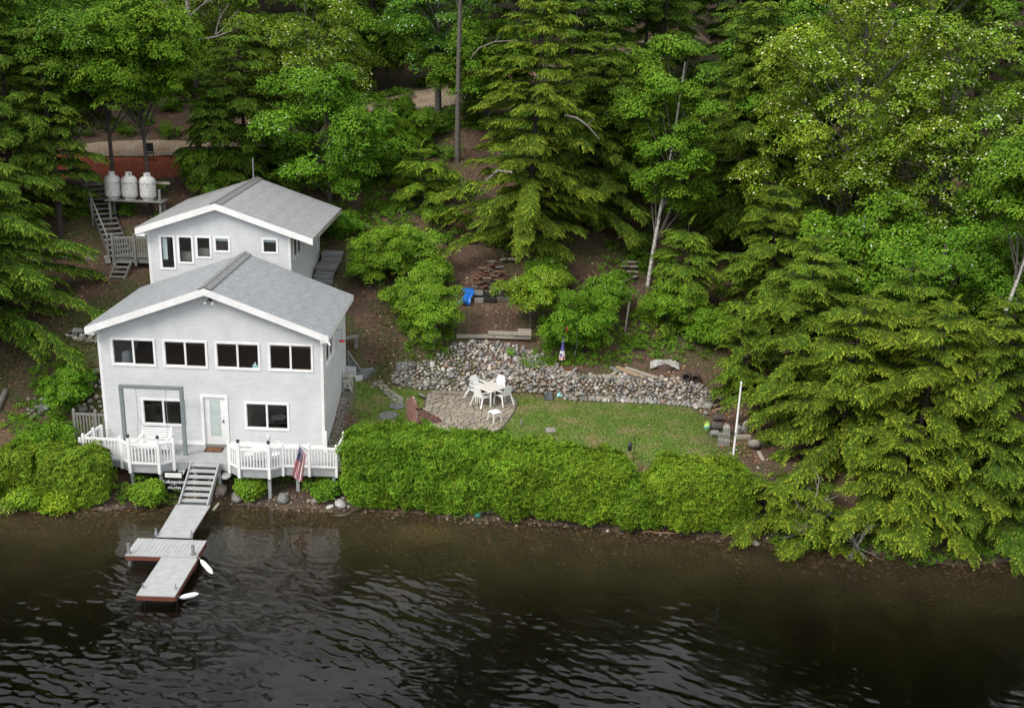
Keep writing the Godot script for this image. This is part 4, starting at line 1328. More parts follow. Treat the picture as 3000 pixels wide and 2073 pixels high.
		m = MB.new(); m.tube([e[0], e[0] + Vector3(-0.1, 0.12, -0.04)], [0.012, 0.012], 5)
		part(bu, "rope", m, M.pale_wood)
	var wp := world_thing("pvc_pipe", "short cream pipe lying in the shallows by the dock stairs", "pipe", at_y(615, 1455, 0.05))
	m = MB.new(); var pa := at_y(623, 1474, 0.04); var pb := at_y(638, 1449, 0.14)
	m.tube([at_y(624, 1493, 0.02), at_y(639, 1475, 0.06)], [0.05, 0.05], 9)
	part(wp, "tube", m, mat(Color(0.62, 0.60, 0.42), 0.6))
	pa = pb

# ---------------------------------------------------------------- left of the houses
func stone_color() -> Color:
	var k := rng.randf()
	var c := Color(0.26, 0.245, 0.225)
	if k < 0.18: c = Color(0.50, 0.47, 0.42)
	elif k < 0.36: c = Color(0.34, 0.29, 0.235)
	elif k < 0.58: c = Color(0.20, 0.20, 0.195)
	elif k < 0.61: c = Color(0.25, 0.17, 0.13)
	return jitter(c * 1.25, 0.2)
func stone_part(parent, called: String, at: Vector3, size: float, flat := 1.0):
	var o := part(parent, called, stones[rng.randi() % stones.size()], null, Transform3D(Basis.from_euler(Vector3(rr(-0.4, 0.4), rr(0, TAU), rr(-0.4, 0.4))) * Basis.from_scale(Vector3(size * rr(0.85, 1.3), size * flat * rr(0.8, 1.1), size * rr(0.8, 1.1))), at))
	o.material_override = stone_mats()[rng.randi() % 8 if rng.randf() < 0.93 else 8]
	return o
var _stone_mats := []
func stone_mats() -> Array:
	if _stone_mats.is_empty():
		for c in [Color(0.66, 0.63, 0.58), Color(0.46, 0.43, 0.38), Color(0.36, 0.35, 0.33), Color(0.28, 0.28, 0.272), Color(0.40, 0.345, 0.28), Color(0.33, 0.31, 0.265), Color(0.22, 0.22, 0.217), Color(0.42, 0.405, 0.375), Color(0.30, 0.225, 0.185)]:
			_stone_mats.append(mat(c, 0.85, M.blotch, 1.7))
	return _stone_mats
func world_poly(px: Array) -> PackedVector2Array:
	var poly := PackedVector2Array()
	for q in px:
		var p := on_ground(q[0], q[1])
		poly.append(Vector2(p.x, p.z))
	return poly
func bounds(poly: PackedVector2Array) -> Rect2:
	var r := Rect2(poly[0], Vector2.ZERO)
	for p in poly: r = r.expand(p)
	return r
func scatter(poly: PackedVector2Array, gap: float, tries: int) -> Array:
	var out := []
	var grid := {}
	var r := bounds(poly)
	for i in tries:
		var p := Vector2(rr(r.position.x, r.end.x), rr(r.position.y, r.end.y))
		if not Geometry2D.is_point_in_polygon(p, poly): continue
		var k := Vector2i(int(floor(p.x / gap)), int(floor(p.y / gap)))
		var ok := true
		for dx in [-1, 0, 1]:
			for dy in [-1, 0, 1]:
				for q in grid.get(k + Vector2i(dx, dy), []):
					if p.distance_to(q) < gap:
						ok = false
		if ok:
			if not grid.has(k): grid[k] = []
			grid[k].append(p); out.append(p)
	return out
func rock_pile(called: String, label: String, px: Array, gap: float, size: float, group := "", most := 300, steep := 1.0) -> Node3D:
	var poly := world_poly(px)
	# stones sit evenly on the slope, so closer together in plan where it is steep
	var tall := PackedVector2Array()
	for q in poly: tall.append(Vector2(q.x, q.y * steep))
	var pts := []
	for q in scatter(tall, gap, 24000): pts.append(Vector2(q.x, q.y / steep))
	var c := Vector2.ZERO
	for p in pts: c += p
	c /= maxi(pts.size(), 1)
	var o := world_thing(called, label, "stones", Vector3(c.x, height(c.x, c.y), c.y), group)
	pts.sort_custom(func(a, b): return a.y > b.y)
	var xf := []; var cols := []
	for i in pts.size():
		var p: Vector2 = pts[i]
		var s := size * (rr(0.62, 1.1) if rng.randf() < 0.75 else rr(1.1, 1.6))
		var at := Vector3(p.x, height(p.x, p.y) + s * 0.22, p.y)
		if i < most: stone_part(o, "stone", at, s, 0.9)
		else:
			xf.append(Transform3D(Basis.from_euler(Vector3(rr(-0.4, 0.4), rr(0, TAU), rr(-0.4, 0.4))) * Basis.from_scale(Vector3.ONE * s), at)); cols.append(stone_color())
	if not xf.is_empty():
		tag(many(o, "stones", stones[2], M.stone, xf, cols), "", "", "", "stuff")
	return o

func build_left_side():
	var m: MB
	# grey picket fence off the front corner of the house and a white stair rail
	var f := world_thing("picket_fence", "weathered grey picket fence joining the left front corner of the lake house", "fence", Vector3(-5.1, 1.3, -0.2))
	for p in [[-5.66, 2.62], [-4.80, 2.62]]: rail_post(f, Vector3(p[0], 0, -0.15), 1.1, p[1], M.weathered)
	rail_run(f, Vector3(-5.66, 0, -0.15), Vector3(-4.80, 0, -0.15), M.weathered, 1.34, 2.48, 0.125, 0.05)
	rail_run(f, Vector3(-4.80, 0, -0.15), Vector3(-4.36, 0, -0.15), M.weathered, 1.34, 2.48, 0.125, 0.05)
	var sr := world_thing("stair_railing", "short white sloping railing between the picket fence and the deck", "railing", Vector3(-4.75, 1.1, 0.6))
	rail_post(sr, Vector3(-4.43, 0, 0.30), 1.1, 2.22, M.white, false)
	rail_post(sr, Vector3(-4.66, 0, 0.52), 1.0, 2.12, M.white)
	rail_post(sr, Vector3(-5.05, 0, 0.92), 0.8, 1.85, M.white)
	rail_run(sr, Vector3(-4.43, 0.0, 0.30), Vector3(-4.66, -0.10, 0.52), M.white, 1.22, 2.16, 0.09)
	rail_run(sr, Vector3(-4.66, -0.10, 0.52), Vector3(-5.05, -0.36, 0.92), M.white, 1.22, 2.16, 0.1)
	# concrete walk with a timber edge, behind the clipped shrubs
	var poly := world_poly([[14, 1330], [40, 1303], [172, 1300], [160, 1330]])
	var c := on_ground(90, 1315)
	var wk := world_thing("concrete_walk", "pale concrete slab with timber edge behind the clipped shrubs", "slab", c)
	m = MB.new(); m.slab(poly, c.y - 0.3, c.y + 0.12, 0.01)
	part(wk, "slab", m, M.concrete)
	m = MB.new(); m.bar(on_ground(42, 1300) + Vector3.UP * 0.08, on_ground(172, 1298) + Vector3.UP * 0.12, 0.1, 0.12)
	part(wk, "timber_edge", m, M.old_wood)
	rock_pile("rock_terrace", "pale rubble stones set in the grassy slope just below the roof's left eave", [[196, 972], [245, 968], [285, 975], [283, 1008], [230, 1003], [196, 992]], 0.17, 0.24, "stone terraces left of the house")
	rock_pile("rock_terrace", "rubble stones in the slope beside the upper storey wall", [[207, 1098], [250, 1085], [300, 1088], [303, 1140], [258, 1138], [235, 1110]], 0.16, 0.23, "stone terraces left of the house")
	rock_pile("rock_terrace", "round stones in the slope beside the left bush", [[80, 1168], [115, 1165], [142, 1180], [135, 1205], [95, 1230], [75, 1205]], 0.18, 0.24, "stone terraces left of the house")
	rock_pile("rock_terrace", "mossy stones in the slope right above the picket fence", [[228, 1195], [265, 1172], [300, 1165], [303, 1212], [250, 1212]], 0.20, 0.24, "stone terraces left of the house")
	var lg := world_thing("fallen_log", "grey fallen log on the slope at the edge of the woods", "log", on_ground(5, 1190))
	m = MB.new(); m.tube([on_ground(-12, 1215) + Vector3.UP * 0.12, on_ground(5, 1180) + Vector3.UP * 0.13, on_ground(17, 1150) + Vector3.UP * 0.12], [0.13, 0.12, 0.10], 9)
	part(lg, "trunk", m, M.dead)
	# deck at the cabin's left side
	var dy := 6.60
	var d := world_thing("cabin_side_deck", "small weathered deck with balusters at the left side of the cabin", "deck", Vector3(-5.9, 6.0, -10.7))
	var x := -7.40
	while x < -4.5:
		m = MB.new(); m.ab(Vector3(x, dy - 0.035, -11.9), Vector3(x + 0.135, dy, -9.72))
		part(d, "deck_board", m, M.weathered)
		x += 0.141
	m = MB.new(); m.ab(Vector3(-7.4, dy - 0.22, -9.75), Vector3(-4.45, dy - 0.037, -9.71))
	part(d, "rim_joist", m, M.weathered)
	m = MB.new(); m.ab(Vector3(-7.42, dy - 0.22, -11.9), Vector3(-7.38, dy - 0.037, -9.75))
	part(d, "rim_joist", m, M.weathered)
	for p in [[-7.32, -9.66], [-6.28, -9.66]]: rail_post(d, Vector3(p[0], 0, p[1]), dy - 0.36, dy + 1.1, M.weathered, true, 0.11)
	rail_post(d, Vector3(-6.9, 0, -11.85), dy, dy + 1.1, M.weathered, false, 0.09)
	rail_run(d, Vector3(-7.32, 0, -9.66), Vector3(-6.28, 0, -9.66), M.weathered, dy, dy + 1.0, 0.115, 0.05)
	rail_run(d, Vector3(-6.28, 0, -9.66), Vector3(-4.45, 0, -9.66), M.weathered, dy, dy + 1.0, 0.115, 0.05)
	rail_run(d, Vector3(-6.9, 0, -11.85), Vector3(-4.45, 0, -11.85), M.weathered, dy, dy + 1.0, 0.115, 0.05)
	for p in [[-7.3, -9.9], [-7.3, -11.7], [-5.5, -9.9], [-4.7, -11.6]]:
		var g := height(p[0], p[1])
		m = MB.new(); m.ab(Vector3(p[0] - 0.05, minf(g - 0.2, dy - 0.5), p[1] - 0.05), Vector3(p[0] + 0.05, dy - 0.036, p[1] + 0.05))
		part(d, "support_post", m, M.old_wood)
	# little open steps down to the grass
	var ds := world_thing("deck_steps", "short open wooden steps below the cabin side deck", "steps", Vector3(-6.8, 5.9, -9.1))
	for i in 4:
		var y := dy - 0.14 - 0.18 * i; var z := -9.52 + 0.24 * i
		m = MB.new(); m.ab(Vector3(-7.12 - 0.03 * i, y - 0.04, z - 0.12), Vector3(-6.46 - 0.03 * i, y, z + 0.12))
		part(ds, "tread", m, M.weathered)
	for xx in [-7.14, -6.44]:
		m = MB.new(); m.bar(Vector3(xx, dy - 0.12, -9.6), Vector3(xx - 0.1, dy - 0.86, -8.66), 0.045, 0.16)
		part(ds, "stringer", m, M.weathered)
	# long stairs up the hill
	var hs := world_thing("hillside_stairs", "long dark wooden stairs climbing from the side deck to the red mulch", "stairs", Vector3(-8.6, 7.6, -12.8))
	var A := Vector3(-7.25, 6.55, -10.4); var B := Vector3(-10.35, 9.35, -15.0)
	var along := Vector3(B.x - A.x, 0, B.z - A.z).normalized()
	var side := Vector3(-along.z, 0, along.x)
	if side.x < 0: side = -side
	for i in 16:
		var p := A.lerp(B, i / 15.0)
		m = MB.new(); m.box(Transform3D(Basis(side, Vector3.UP, side.cross(Vector3.UP)), p + Vector3.UP * 0.02), Vector3(0.98, 0.045, 0.27))
		part(hs, "tread", m, M.weathered if i % 5 == 2 else M.deck_dark)
	for s in [-1.0, 1.0]:
		m = MB.new(); m.bar(A + side * 0.51 * s - Vector3.UP * 0.10, B + side * 0.51 * s - Vector3.UP * 0.10, 0.05, 0.26)
		part(hs, "stringer", m, M.old_wood)
	m = MB.new(); m.bar(A - side * 0.55 + Vector3.UP * 0.95, B - side * 0.55 + Vector3.UP * 0.85, 0.05, 0.07)
	part(hs, "handrail", m, M.weathered)
	for u in [0.02, 0.52, 0.98]:
		var p := A.lerp(B, u) - side * 0.55
		m = MB.new(); m.bar(p - Vector3.UP * 0.5, p + Vector3.UP * 0.92, 0.06, 0.08, Vector3.RIGHT)
		part(hs, "post", m, M.weathered)
	# propane tanks on a plank platform
	var tp := world_thing("tank_platform", "rough timber platform with back rail carrying the three propane tanks", "platform", Vector3(-6.9, 8.2, -13.0))
	var t0 := at_z(307, 586, -12.7); var t1 := at_z(475, 578, -12.7)
	for k in 3:
		m = MB.new(); m.bar(Vector3(t0.x, t0.y, -13.4 + k * 0.33), Vector3(t1.x, t0.y, -13.4 + k * 0.33), 0.26, 0.05)
		part(tp, "plank", m, M.weathered)
	for xx in [t0.x + 0.2, t1.x - 0.15]:
		for zz in [-13.3, -12.75]:
			m = MB.new(); m.ab(Vector3(xx - 0.05, height(xx, zz) - 0.3, zz - 0.05), Vector3(xx + 0.05, t0.y - 0.027 if xx < -6.5 or zz < -13 else t0.y + 0.62, zz + 0.05))
			part(tp, "post", m, M.weathered)
	m = MB.new(); m.ab(Vector3(t0.x + 0.1, t0.y + 0.75, -13.62), Vector3(t1.x + 0.1, t0.y + 0.87, -13.56))
	part(tp, "back_rail", m, M.pale_wood)
	for e in [[332, "white propane tank nearest the hillside stairs, half hidden by a trunk"], [381.5, "white propane tank in the middle of the three"], [434.5, "white propane tank nearest the cabin, behind a thin trunk"]]:
		var c0 := at_z(e[0], 581, -13.05)
		var base := Vector3(c0.x, t0.y + 0.026, -13.05)
		var tk := thing("propane_tank", e[1], "propane tank", base, rr(0, 6), "propane tanks behind the cabin")
		m = MB.new(); m.lathe([Vector2(0.0, 0.05), Vector2(0.25, 0.06), Vector2(0.37, 0.16), Vector2(0.39, 0.26), Vector2(0.39, 0.92), Vector2(0.365, 1.04), Vector2(0.27, 1.14), Vector2(0.12, 1.19), Vector2(0.0, 1.2)], 20)
		part(tk, "shell", m, M.tank)
		m = MB.new(); m.lathe([Vector2(0.27, 0.0), Vector2(0.28, 0.09), Vector2(0.26, 0.09), Vector2(0.25, 0.0)], 20)
		part(tk, "foot_ring", m, M.tank)
		m = MB.new()
		for k in 14:
			if k == 3 or k == 4 or k == 10: continue
			var a0 := TAU * k / 14.0; var a1 := TAU * (k + 1) / 14.0
			m.quad(Vector3(cos(a0), 0, sin(a0)) * 0.16 + Vector3.UP * 1.15, Vector3(cos(a1), 0, sin(a1)) * 0.16 + Vector3.UP * 1.15, Vector3(cos(a1), 0, sin(a1)) * 0.155 + Vector3.UP * 1.33, Vector3(cos(a0), 0, sin(a0)) * 0.155 + Vector3.UP * 1.33, Vector3(cos(a0), 0, sin(a0)))
		m.lathe([Vector2(0.155, 1.30), Vector2(0.17, 1.33), Vector2(0.155, 1.345), Vector2(0.14, 1.33), Vector2(0.155, 1.30)], 14)
		part(tk, "collar", m, M.tank)
		m = MB.new(); m.tube([Vector3(0, 1.18, 0), Vector3(0, 1.27, 0)], [0.03, 0.03], 7); m.tube([Vector3(-0.06, 1.24, 0), Vector3(0.06, 1.24, 0)], [0.02, 0.02], 6)
		part(tk, "valve", m, M.chain)
		# printed band: small dark warning text in a row round the tank
		m = MB.new()
		for k in 46:
			if rng.randf() < 0.3: continue
			var a := TAU * k / 46.0
			var o := Vector3(cos(a), 0, sin(a))
			m.box(Transform3D(Basis(Vector3(-sin(a), 0, cos(a)), Vector3.UP, o), o * 0.3905 + Vector3.UP * (0.84 + rr(-0.02, 0.02))), Vector3(0.03, rr(0.03, 0.07), 0.004))
		part(tk, "printed_band", m, mat(Color(0.22, 0.23, 0.25), 0.7))
	# odds and ends under the trees
	var w := world_thing("cream_box", "cream wooden box with square hole standing by the leaning trunk", "box", on_ground(271, 750))
	var q := on_ground(271, 750)
	m = MB.new(); m.ab(q + Vector3(-0.16, 0, -0.1), q + Vector3(-0.05, 0.30, 0.1)); m.ab(q + Vector3(0.12, 0, -0.1), q + Vector3(0.17, 0.30, 0.1)); m.ab(q + Vector3(-0.05, 0.18, -0.1), q + Vector3(0.12, 0.30, 0.1)); m.ab(q + Vector3(-0.05, 0.0, -0.1), q + Vector3(0.12, 0.18, -0.06))
	part(w, "shell", m, mat(Color(0.45, 0.37, 0.22), 0.9, M.grain, 1.0))
	q = on_ground(266, 758)
	w = world_thing("flat_stone", "flat pale stone on the dirt before the cream box", "stone", q)
	m = MB.new(); m.slab(PackedVector2Array([Vector2(q.x - 0.3, q.z), Vector2(q.x - 0.15, q.z - 0.16), Vector2(q.x + 0.2, q.z - 0.14), Vector2(q.x + 0.34, q.z - 0.02), Vector2(q.x + 0.12, q.z + 0.13), Vector2(q.x - 0.2, q.z + 0.12)]), q.y - 0.05, q.y + 0.06, 0.02)
	part(w, "slab", m, M.concrete)
	q = on_ground(315, 772)
	w = world_thing("leaning_block", "tan concrete block leaning beside the cabin side deck", "block", q)
	m = MB.new(); m.box(T(q + Vector3(0, 0.2, 0), Vector3(-0.5, 0.5, 0.1)), Vector3(0.25, 0.42, 0.1))
	part(w, "block", m, M.concrete)
	q = on_ground(188, 752)
	w = world_thing("wood_crate", "brown open crate on the dirt left of the leaning trunk", "crate", q)
	for s in [-1.0, 1.0]:
		m = MB.new(); m.ab(q + Vector3(0.15 * s - 0.07, 0, -0.12), q + Vector3(0.15 * s + 0.07, 0.3, 0.1))
		part(w, "side_board", m, M.lumber)
	m = MB.new(); m.ab(q + Vector3(-0.3, -0.02, 0.12), q + Vector3(0.3, 0.05, 0.3))
	part(w, "base_board", m, M.pale_wood)
	# black camp chair up on the mulch
	q = on_ground(437, 470)
	var ch := thing("camp_chair", "black folding chair standing on the red mulch", "chair", q, 0.3)
	m = MB.new(); m.ab(Vector3(-0.25, 0.40, -0.24), Vector3(0.25, 0.44, 0.24))
	part(ch, "seat", m, M.black)
	m = MB.new(); m.box(T(Vector3(0, 0.72, -0.28), Vector3(-0.15, 0, 0)), Vector3(0.5, 0.5, 0.03))
	part(ch, "backrest", m, M.black)
	for sx in [-0.25, 0.25]:
		for sz in [-0.25, 0.25]:
			m = MB.new(); m.tube([Vector3(sx, 0.42, sz * 0.8), Vector3(sx, -0.05, sz * 1.1)], [0.015, 0.015], 5)
			part(ch, "leg", m, M.black)

# ---------------------------------------------------------------- right of the lake house
func build_side_yard():
	var m: MB
	var S := func(x, y): return [1000.0 + x / 11.4, 1020.0 + y / 11.4]
	var st := world_thing("side_stairs", "slate grey painted stairs turning out from the back corner of the lake house", "stairs", Vector3(5.2, 2.2, -5.7))
	var g := height(5.1, -5.2)
	var steps := [[[[590, 535], [870, 575], [1135, 690], [640, 805], [430, 850], [335, 740]], 2.90], [[[660, 810], [1120, 700], [1255, 832], [660, 1008]], 2.66], [[[665, 1020], [1215, 850], [1390, 1012], [700, 1192]], 2.42]]
	for i in 3:
		var poly := PackedVector2Array()
		for q in steps[i][0]:
			var z: Array = S.call(q[0], q[1])
			var p := at_y(z[0], z[1], steps[i][1])
			poly.append(Vector2(p.x, p.z))
		m = MB.new(); m.slab(poly, steps[i][1] - 0.05, steps[i][1], 0.006)
		part(st, "tread", m, M.step_paint)
		var inner := PackedVector2Array()
		var c := Vector2.ZERO
		for p in poly: c += p
		c /= poly.size()
		for p in poly: inner.append(p + (c - p) * 0.06)
		m = MB.new(); m.slab(inner, steps[i][1] - (0.9 if i == 0 else 0.5), steps[i][1] - 0.052)
		part(st, "riser", m, M.step_paint)
	var hb := Vector3(5.04, 2.95, -5.26); var ht := Vector3(4.44, 3.86, -5.28)
	m = MB.new(); m.bar(ht, hb, 0.10, 0.05)
	part(st, "handrail", m, M.weathered)
	m = MB.new(); m.ab(Vector3(4.99, g - 0.1, -5.30), Vector3(5.07, 2.93, -5.22))
	part(st, "post", m, M.step_paint)
	m = MB.new(); m.ab(Vector3(4.44, 2.5, -5.34), Vector3(4.52, 3.85, -5.26))
	part(st, "post", m, M.step_paint)
	m = MB.new()
	m.tri(Vector3(4.5, 3.75, -5.30), Vector3(4.5, 2.6, -5.30), Vector3(5.0, 2.9, -5.29)); m.tri(Vector3(4.5, 2.6, -5.30), Vector3(5.0, 2.2, -5.29), Vector3(5.0, 2.9, -5.29))
	part(st, "side_panel", m, M.step_paint)
	# white lattice pieces beside the stairs
	for e in [[Vector3(4.42, 2.72, -4.98), Vector3(4.86, 2.72, -4.94), 0.52, "white square lattice panel standing behind the storage box"], [Vector3(4.84, 2.25, -4.92), Vector3(5.12, 2.25, -5.06), 0.58, "white lattice panel leaning against the side stairs"]]:
		var la := world_thing("lattice_panel", e[3], "lattice", e[0], "white lattice pieces")
		var u: Vector3 = (e[1] - e[0]); var lw := u.length(); u = u.normalized()
		var hh: float = e[2]
		for dirn in [1.0, -1.0]:
			var k := -6
			while k < 8:
				var s0 := k * 0.12
				var a := Vector2(s0, 0); var b2 := Vector2(s0 + hh, hh)
				if dirn < 0: a = Vector2(s0 + hh, 0); b2 = Vector2(s0, hh)
				var lo := 0.0; var hi := 1.0
				var dx := b2.x - a.x
				var t0 := (0.0 - a.x) / dx; var t1 := (lw - a.x) / dx
				lo = maxf(lo, minf(t0, t1)); hi = minf(hi, maxf(t0, t1))
				if hi - lo > 0.05:
					var p := a.lerp(b2, lo); var q := a.lerp(b2, hi)
					m = MB.new(); m.bar(e[0] + u * p.x + Vector3.UP * p.y + Vector3(0, 0, 0.008 * dirn), e[0] + u * q.x + Vector3.UP * q.y + Vector3(0, 0, 0.008 * dirn), 0.035, 0.008, u.cross(Vector3.UP))
					part(la, "lath", m, M.white)
				k += 1
	var hb2 := world_thing("storage_box", "cream plastic hose box against the side wall of the lake house", "storage box", Vector3(4.62, height(4.62, -4.2), -4.2))
	var by := height(4.62, -4.2) - 0.02
	m = MB.new(); m.ab(Vector3(4.42, by + 0.10, -4.42), Vector3(4.83, by + 0.62, -4.02))
	part(hb2, "body", m, M.cream)
	m = MB.new(); m.ab(Vector3(4.40, by + 0.62, -4.44), Vector3(4.85, by + 0.68, -4.0))
	part(hb2, "lid", m, M.cream)
	m = MB.new(); m.ab(Vector3(4.47, by + 0.42, -4.02), Vector3(4.78, by + 0.50, -4.005)); m.ab(Vector3(4.50, by + 0.16, -4.02), Vector3(4.76, by + 0.36, -4.008))
	part(hb2, "front_panel", m, mat(Color(0.48, 0.46, 0.41), 0.6))
	m = MB.new(); m.lathe([Vector2(0.0, 0.02), Vector2(0.045, 0.02), Vector2(0.05, 0.0)], 10, T(Vector3(4.63, by + 0.28, -4.008), Vector3(PI / 2, 0, 0)))
	part(hb2, "crank_hole", m, M.black)
	for xx in [4.45, 4.80]:
		m = MB.new(); m.ab(Vector3(xx - 0.04, by, -4.06), Vector3(xx + 0.04, by + 0.12, -4.01))
		part(hb2, "foot", m, M.cream)
	var ho := world_thing("garden_hose", "thin green hose running from the storage box along the wall", "hose", Vector3(4.5, by, -3.8))
	m = MB.new(); m.tube([Vector3(4.63, by + 0.2, -3.99), Vector3(4.63, height(4.63, -3.8) + 0.03, -3.85), Vector3(4.55, height(4.55, -3.5) + 0.02, -3.5), Vector3(4.45, height(4.45, -3.7) + 0.03, -3.7), Vector3(4.41, by + 0.3, -4.0), Vector3(4.41, by + 0.9, -4.1)], [0.012, 0.012, 0.012, 0.012, 0.012, 0.012], 6)
	part(ho, "tube", m, mat(Color(0.03, 0.12, 0.08), 0.5))
	var bn := world_thing("plank_bench", "grey plank resting on a block behind the lake house", "bench", Vector3(4.6, 4.0, -6.2))
	var ba := at_y(1010, 990, 4.1); var bb := at_y(1046, 984, 4.1)
	m = MB.new(); m.bar(ba, bb, 0.30, 0.06)
	part(bn, "plank", m, M.weathered)
	m = MB.new(); m.ab(bb + Vector3(-0.12, -0.6, -0.08), bb + Vector3(0.02, -0.032, 0.12))
	part(bn, "block", m, M.concrete)
	# gravel strip along the side wall, and deck-side boulders
	var xf := []; var cols := []
	for i in 1500:
		var z := rr(-4.6, 0.4)
		var x := 4.42 + absf(rr(-1, 1) * rr(0.2, 1)) * 0.62
		var s := rr(0.03, 0.075)
		xf.append(Transform3D(Basis.from_euler(Vector3(rr(0, 3), rr(0, 6), 0)).scaled(Vector3(s, s * 0.7, s)), Vector3(x, height(x, z) + 0.01, z))); cols.append(stone_color())
	tag(many(self, "gravel_strip", stones[1], M.stone, xf, cols), "gravel strip along the side wall of the lake house", "gravel", "", "stuff")
	for e in [[962, 1312, 0.5, "flat tan stone at the corner of the lake house by the deck"], [985, 1318, 0.55, "dark slab stone beside the right end of the deck"]]:
		var p := on_ground(e[0], e[1])
		var o := world_thing("corner_stone", e[3], "stone", p)
		stone_part(o, "stone", p + Vector3.UP * 0.05, e[2], 0.4)
	# stepping stone path from the stairs to the brick fireplace
	var path = structure("stone_path")
	var line := [[1080, 1139], [1105, 1132], [1125, 1155], [1155, 1178], [1182, 1190], [1182, 1168], [1150, 1145], [1120, 1120], [1098, 1115]]
	paving(path, world_poly(line), 0.30, 0.05, Color(0.40, 0.39, 0.30))
	for e in [[1165, 1190, 0.75, 0.5, "grey slate slab at the end of the stepping stone path"], [1137, 1218, 0.85, 0.55, "large grey slate slab set in the grass by the hedge"]]:
		var p := on_ground(e[0], e[1])
		var o := world_thing("slate_slab", e[4], "slab", p)
		var poly := PackedVector2Array()
		for k in 7:
			var a := TAU * k / 7.0 + rr(-0.2, 0.2)
			poly.append(Vector2(p.x + cos(a) * e[2] * rr(0.42, 0.55), p.z + sin(a) * e[3] * rr(0.8, 1.0)))
		m = MB.new(); m.slab(poly, p.y - 0.05, p.y + 0.05, 0.015)
		part(o, "slab", m, M.slate)

func voronoi(pts: Array, poly: PackedVector2Array, reach: float) -> Array:
	var out := []
	for i in pts.size():
		var p: Vector2 = pts[i]
		var cell := PackedVector2Array([p + Vector2(-reach, -reach), p + Vector2(reach, -reach), p + Vector2(reach, reach), p + Vector2(-reach, reach)])
		for j in pts.size():
			if i == j: continue
			var q: Vector2 = pts[j]
			var d := q - p
			if d.length() > reach * 2.0: continue
			var mid := (p + q) * 0.5
			var n := d.normalized()
			var nc := PackedVector2Array()
			for k in cell.size():
				var a := cell[k]; var b := cell[(k + 1) % cell.size()]
				var da := (a - mid).dot(n); var db := (b - mid).dot(n)
				if da <= 0: nc.append(a)
				if (da < 0) != (db < 0) and da != db: nc.append(a.lerp(b, da / (da - db)))
			cell = nc
			if cell.size() < 3: break
		if cell.size() >= 3: out.append(cell)
		else: out.append(PackedVector2Array())
	return out
func paving(parent, poly: PackedVector2Array, gap: float, thick: float, tone: Color):
	var pts := scatter(poly, gap * 0.82, 5000)
	var cells := voronoi(pts, poly, gap * 1.1)
	var mats := []
	for k in 6: mats.append(mat(jitter(tone, 0.16), 0.92, M.blotch, 1.4))
	for i in pts.size():
		if cells[i].size() < 3: continue
		var inside := Geometry2D.intersect_polygons(cells[i], poly)
		if inside.is_empty(): continue
		var shrunk := Geometry2D.offset_polygon(inside[0], -0.018, Geometry2D.JOIN_ROUND)
		if shrunk.is_empty(): continue
		var cell: PackedVector2Array = shrunk[0]
		var c: Vector2 = pts[i]
		var loc := PackedVector2Array()
		for q in cell:
			if loc.is_empty() or loc[-1].distance_to(q - c) > 0.012: loc.append(q - c)
		if loc.size() < 3: continue
		var m := MB.new(); m.slab(loc, -0.06, thick + rr(-0.006, 0.008), 0.012)
		var o := part(parent, "paving_stone", m, mats[rng.randi() % 6], T(Vector3(c.x, height(c.x, c.y), c.y), Vector3(rr(-0.02, 0.02), 0, rr(-0.02, 0.02))))
		o.name = o.name

func make_patio_chair(called: String, label: String, at: Vector3, turn: float) -> Node3D:
	# monobloc resin chair, seat facing +z
	var ch := thing(called, label, "chair", at, turn, "white plastic chairs round the patio table")
	var m := MB.new(); m.slab(PackedVector2Array([Vector2(-0.24, -0.20), Vector2(0.24, -0.20), Vector2(0.26, 0.24), Vector2(-0.26, 0.24)]), 0.41, 0.43, 0.01)
	part(ch, "seat", m, M.white_plastic)
	m = MB.new()
	for k in 6:
		var y0 := 0.42 + 0.075 * k; var y1 := y0 + 0.075
		var w0 := 0.25 - 0.012 * k * k * 0.25; var w1 := 0.25 - 0.012 * (k + 1) * (k + 1) * 0.25
		var z0 := -0.20 - 0.022 * k; var z1 := -0.20 - 0.022 * (k + 1)
		m.quad(Vector3(-w0, y0, z0), Vector3(w0, y0, z0), Vector3(w1, y1, z1), Vector3(-w1, y1, z1), Vector3(0, 0.2, 1).normalized())
		m.quad(Vector3(-w0, y0, z0 - 0.018), Vector3(w0, y0, z0 - 0.018), Vector3(w1, y1, z1 - 0.018), Vector3(-w1, y1, z1 - 0.018), Vector3(0, -0.2, -1).normalized())
	m.bar(Vector3(-0.16, 0.87, -0.34), Vector3(0.16, 0.87, -0.34), 0.03, 0.03)
	part(ch, "backrest", m, M.white_plastic)
	for s in [-1.0, 1.0]:
		m = MB.new()
		m.bar(Vector3(0.25 * s, 0.44, -0.21), Vector3(0.31 * s, 0.0, -0.34), 0.05, 0.05)
		part(ch, "leg", m, M.white_plastic)
		m = MB.new()
		m.bar(Vector3(0.27 * s, 0.64, 0.22), Vector3(0.31 * s, 0.0, 0.29), 0.05, 0.045)
		part(ch, "leg", m, M.white_plastic)
		m = MB.new()
		m.bar(Vector3(0.25 * s, 0.66, -0.27), Vector3(0.28 * s, 0.655, 0.25), 0.065, 0.028)
		part(ch, "armrest", m, M.white_plastic)
	return ch

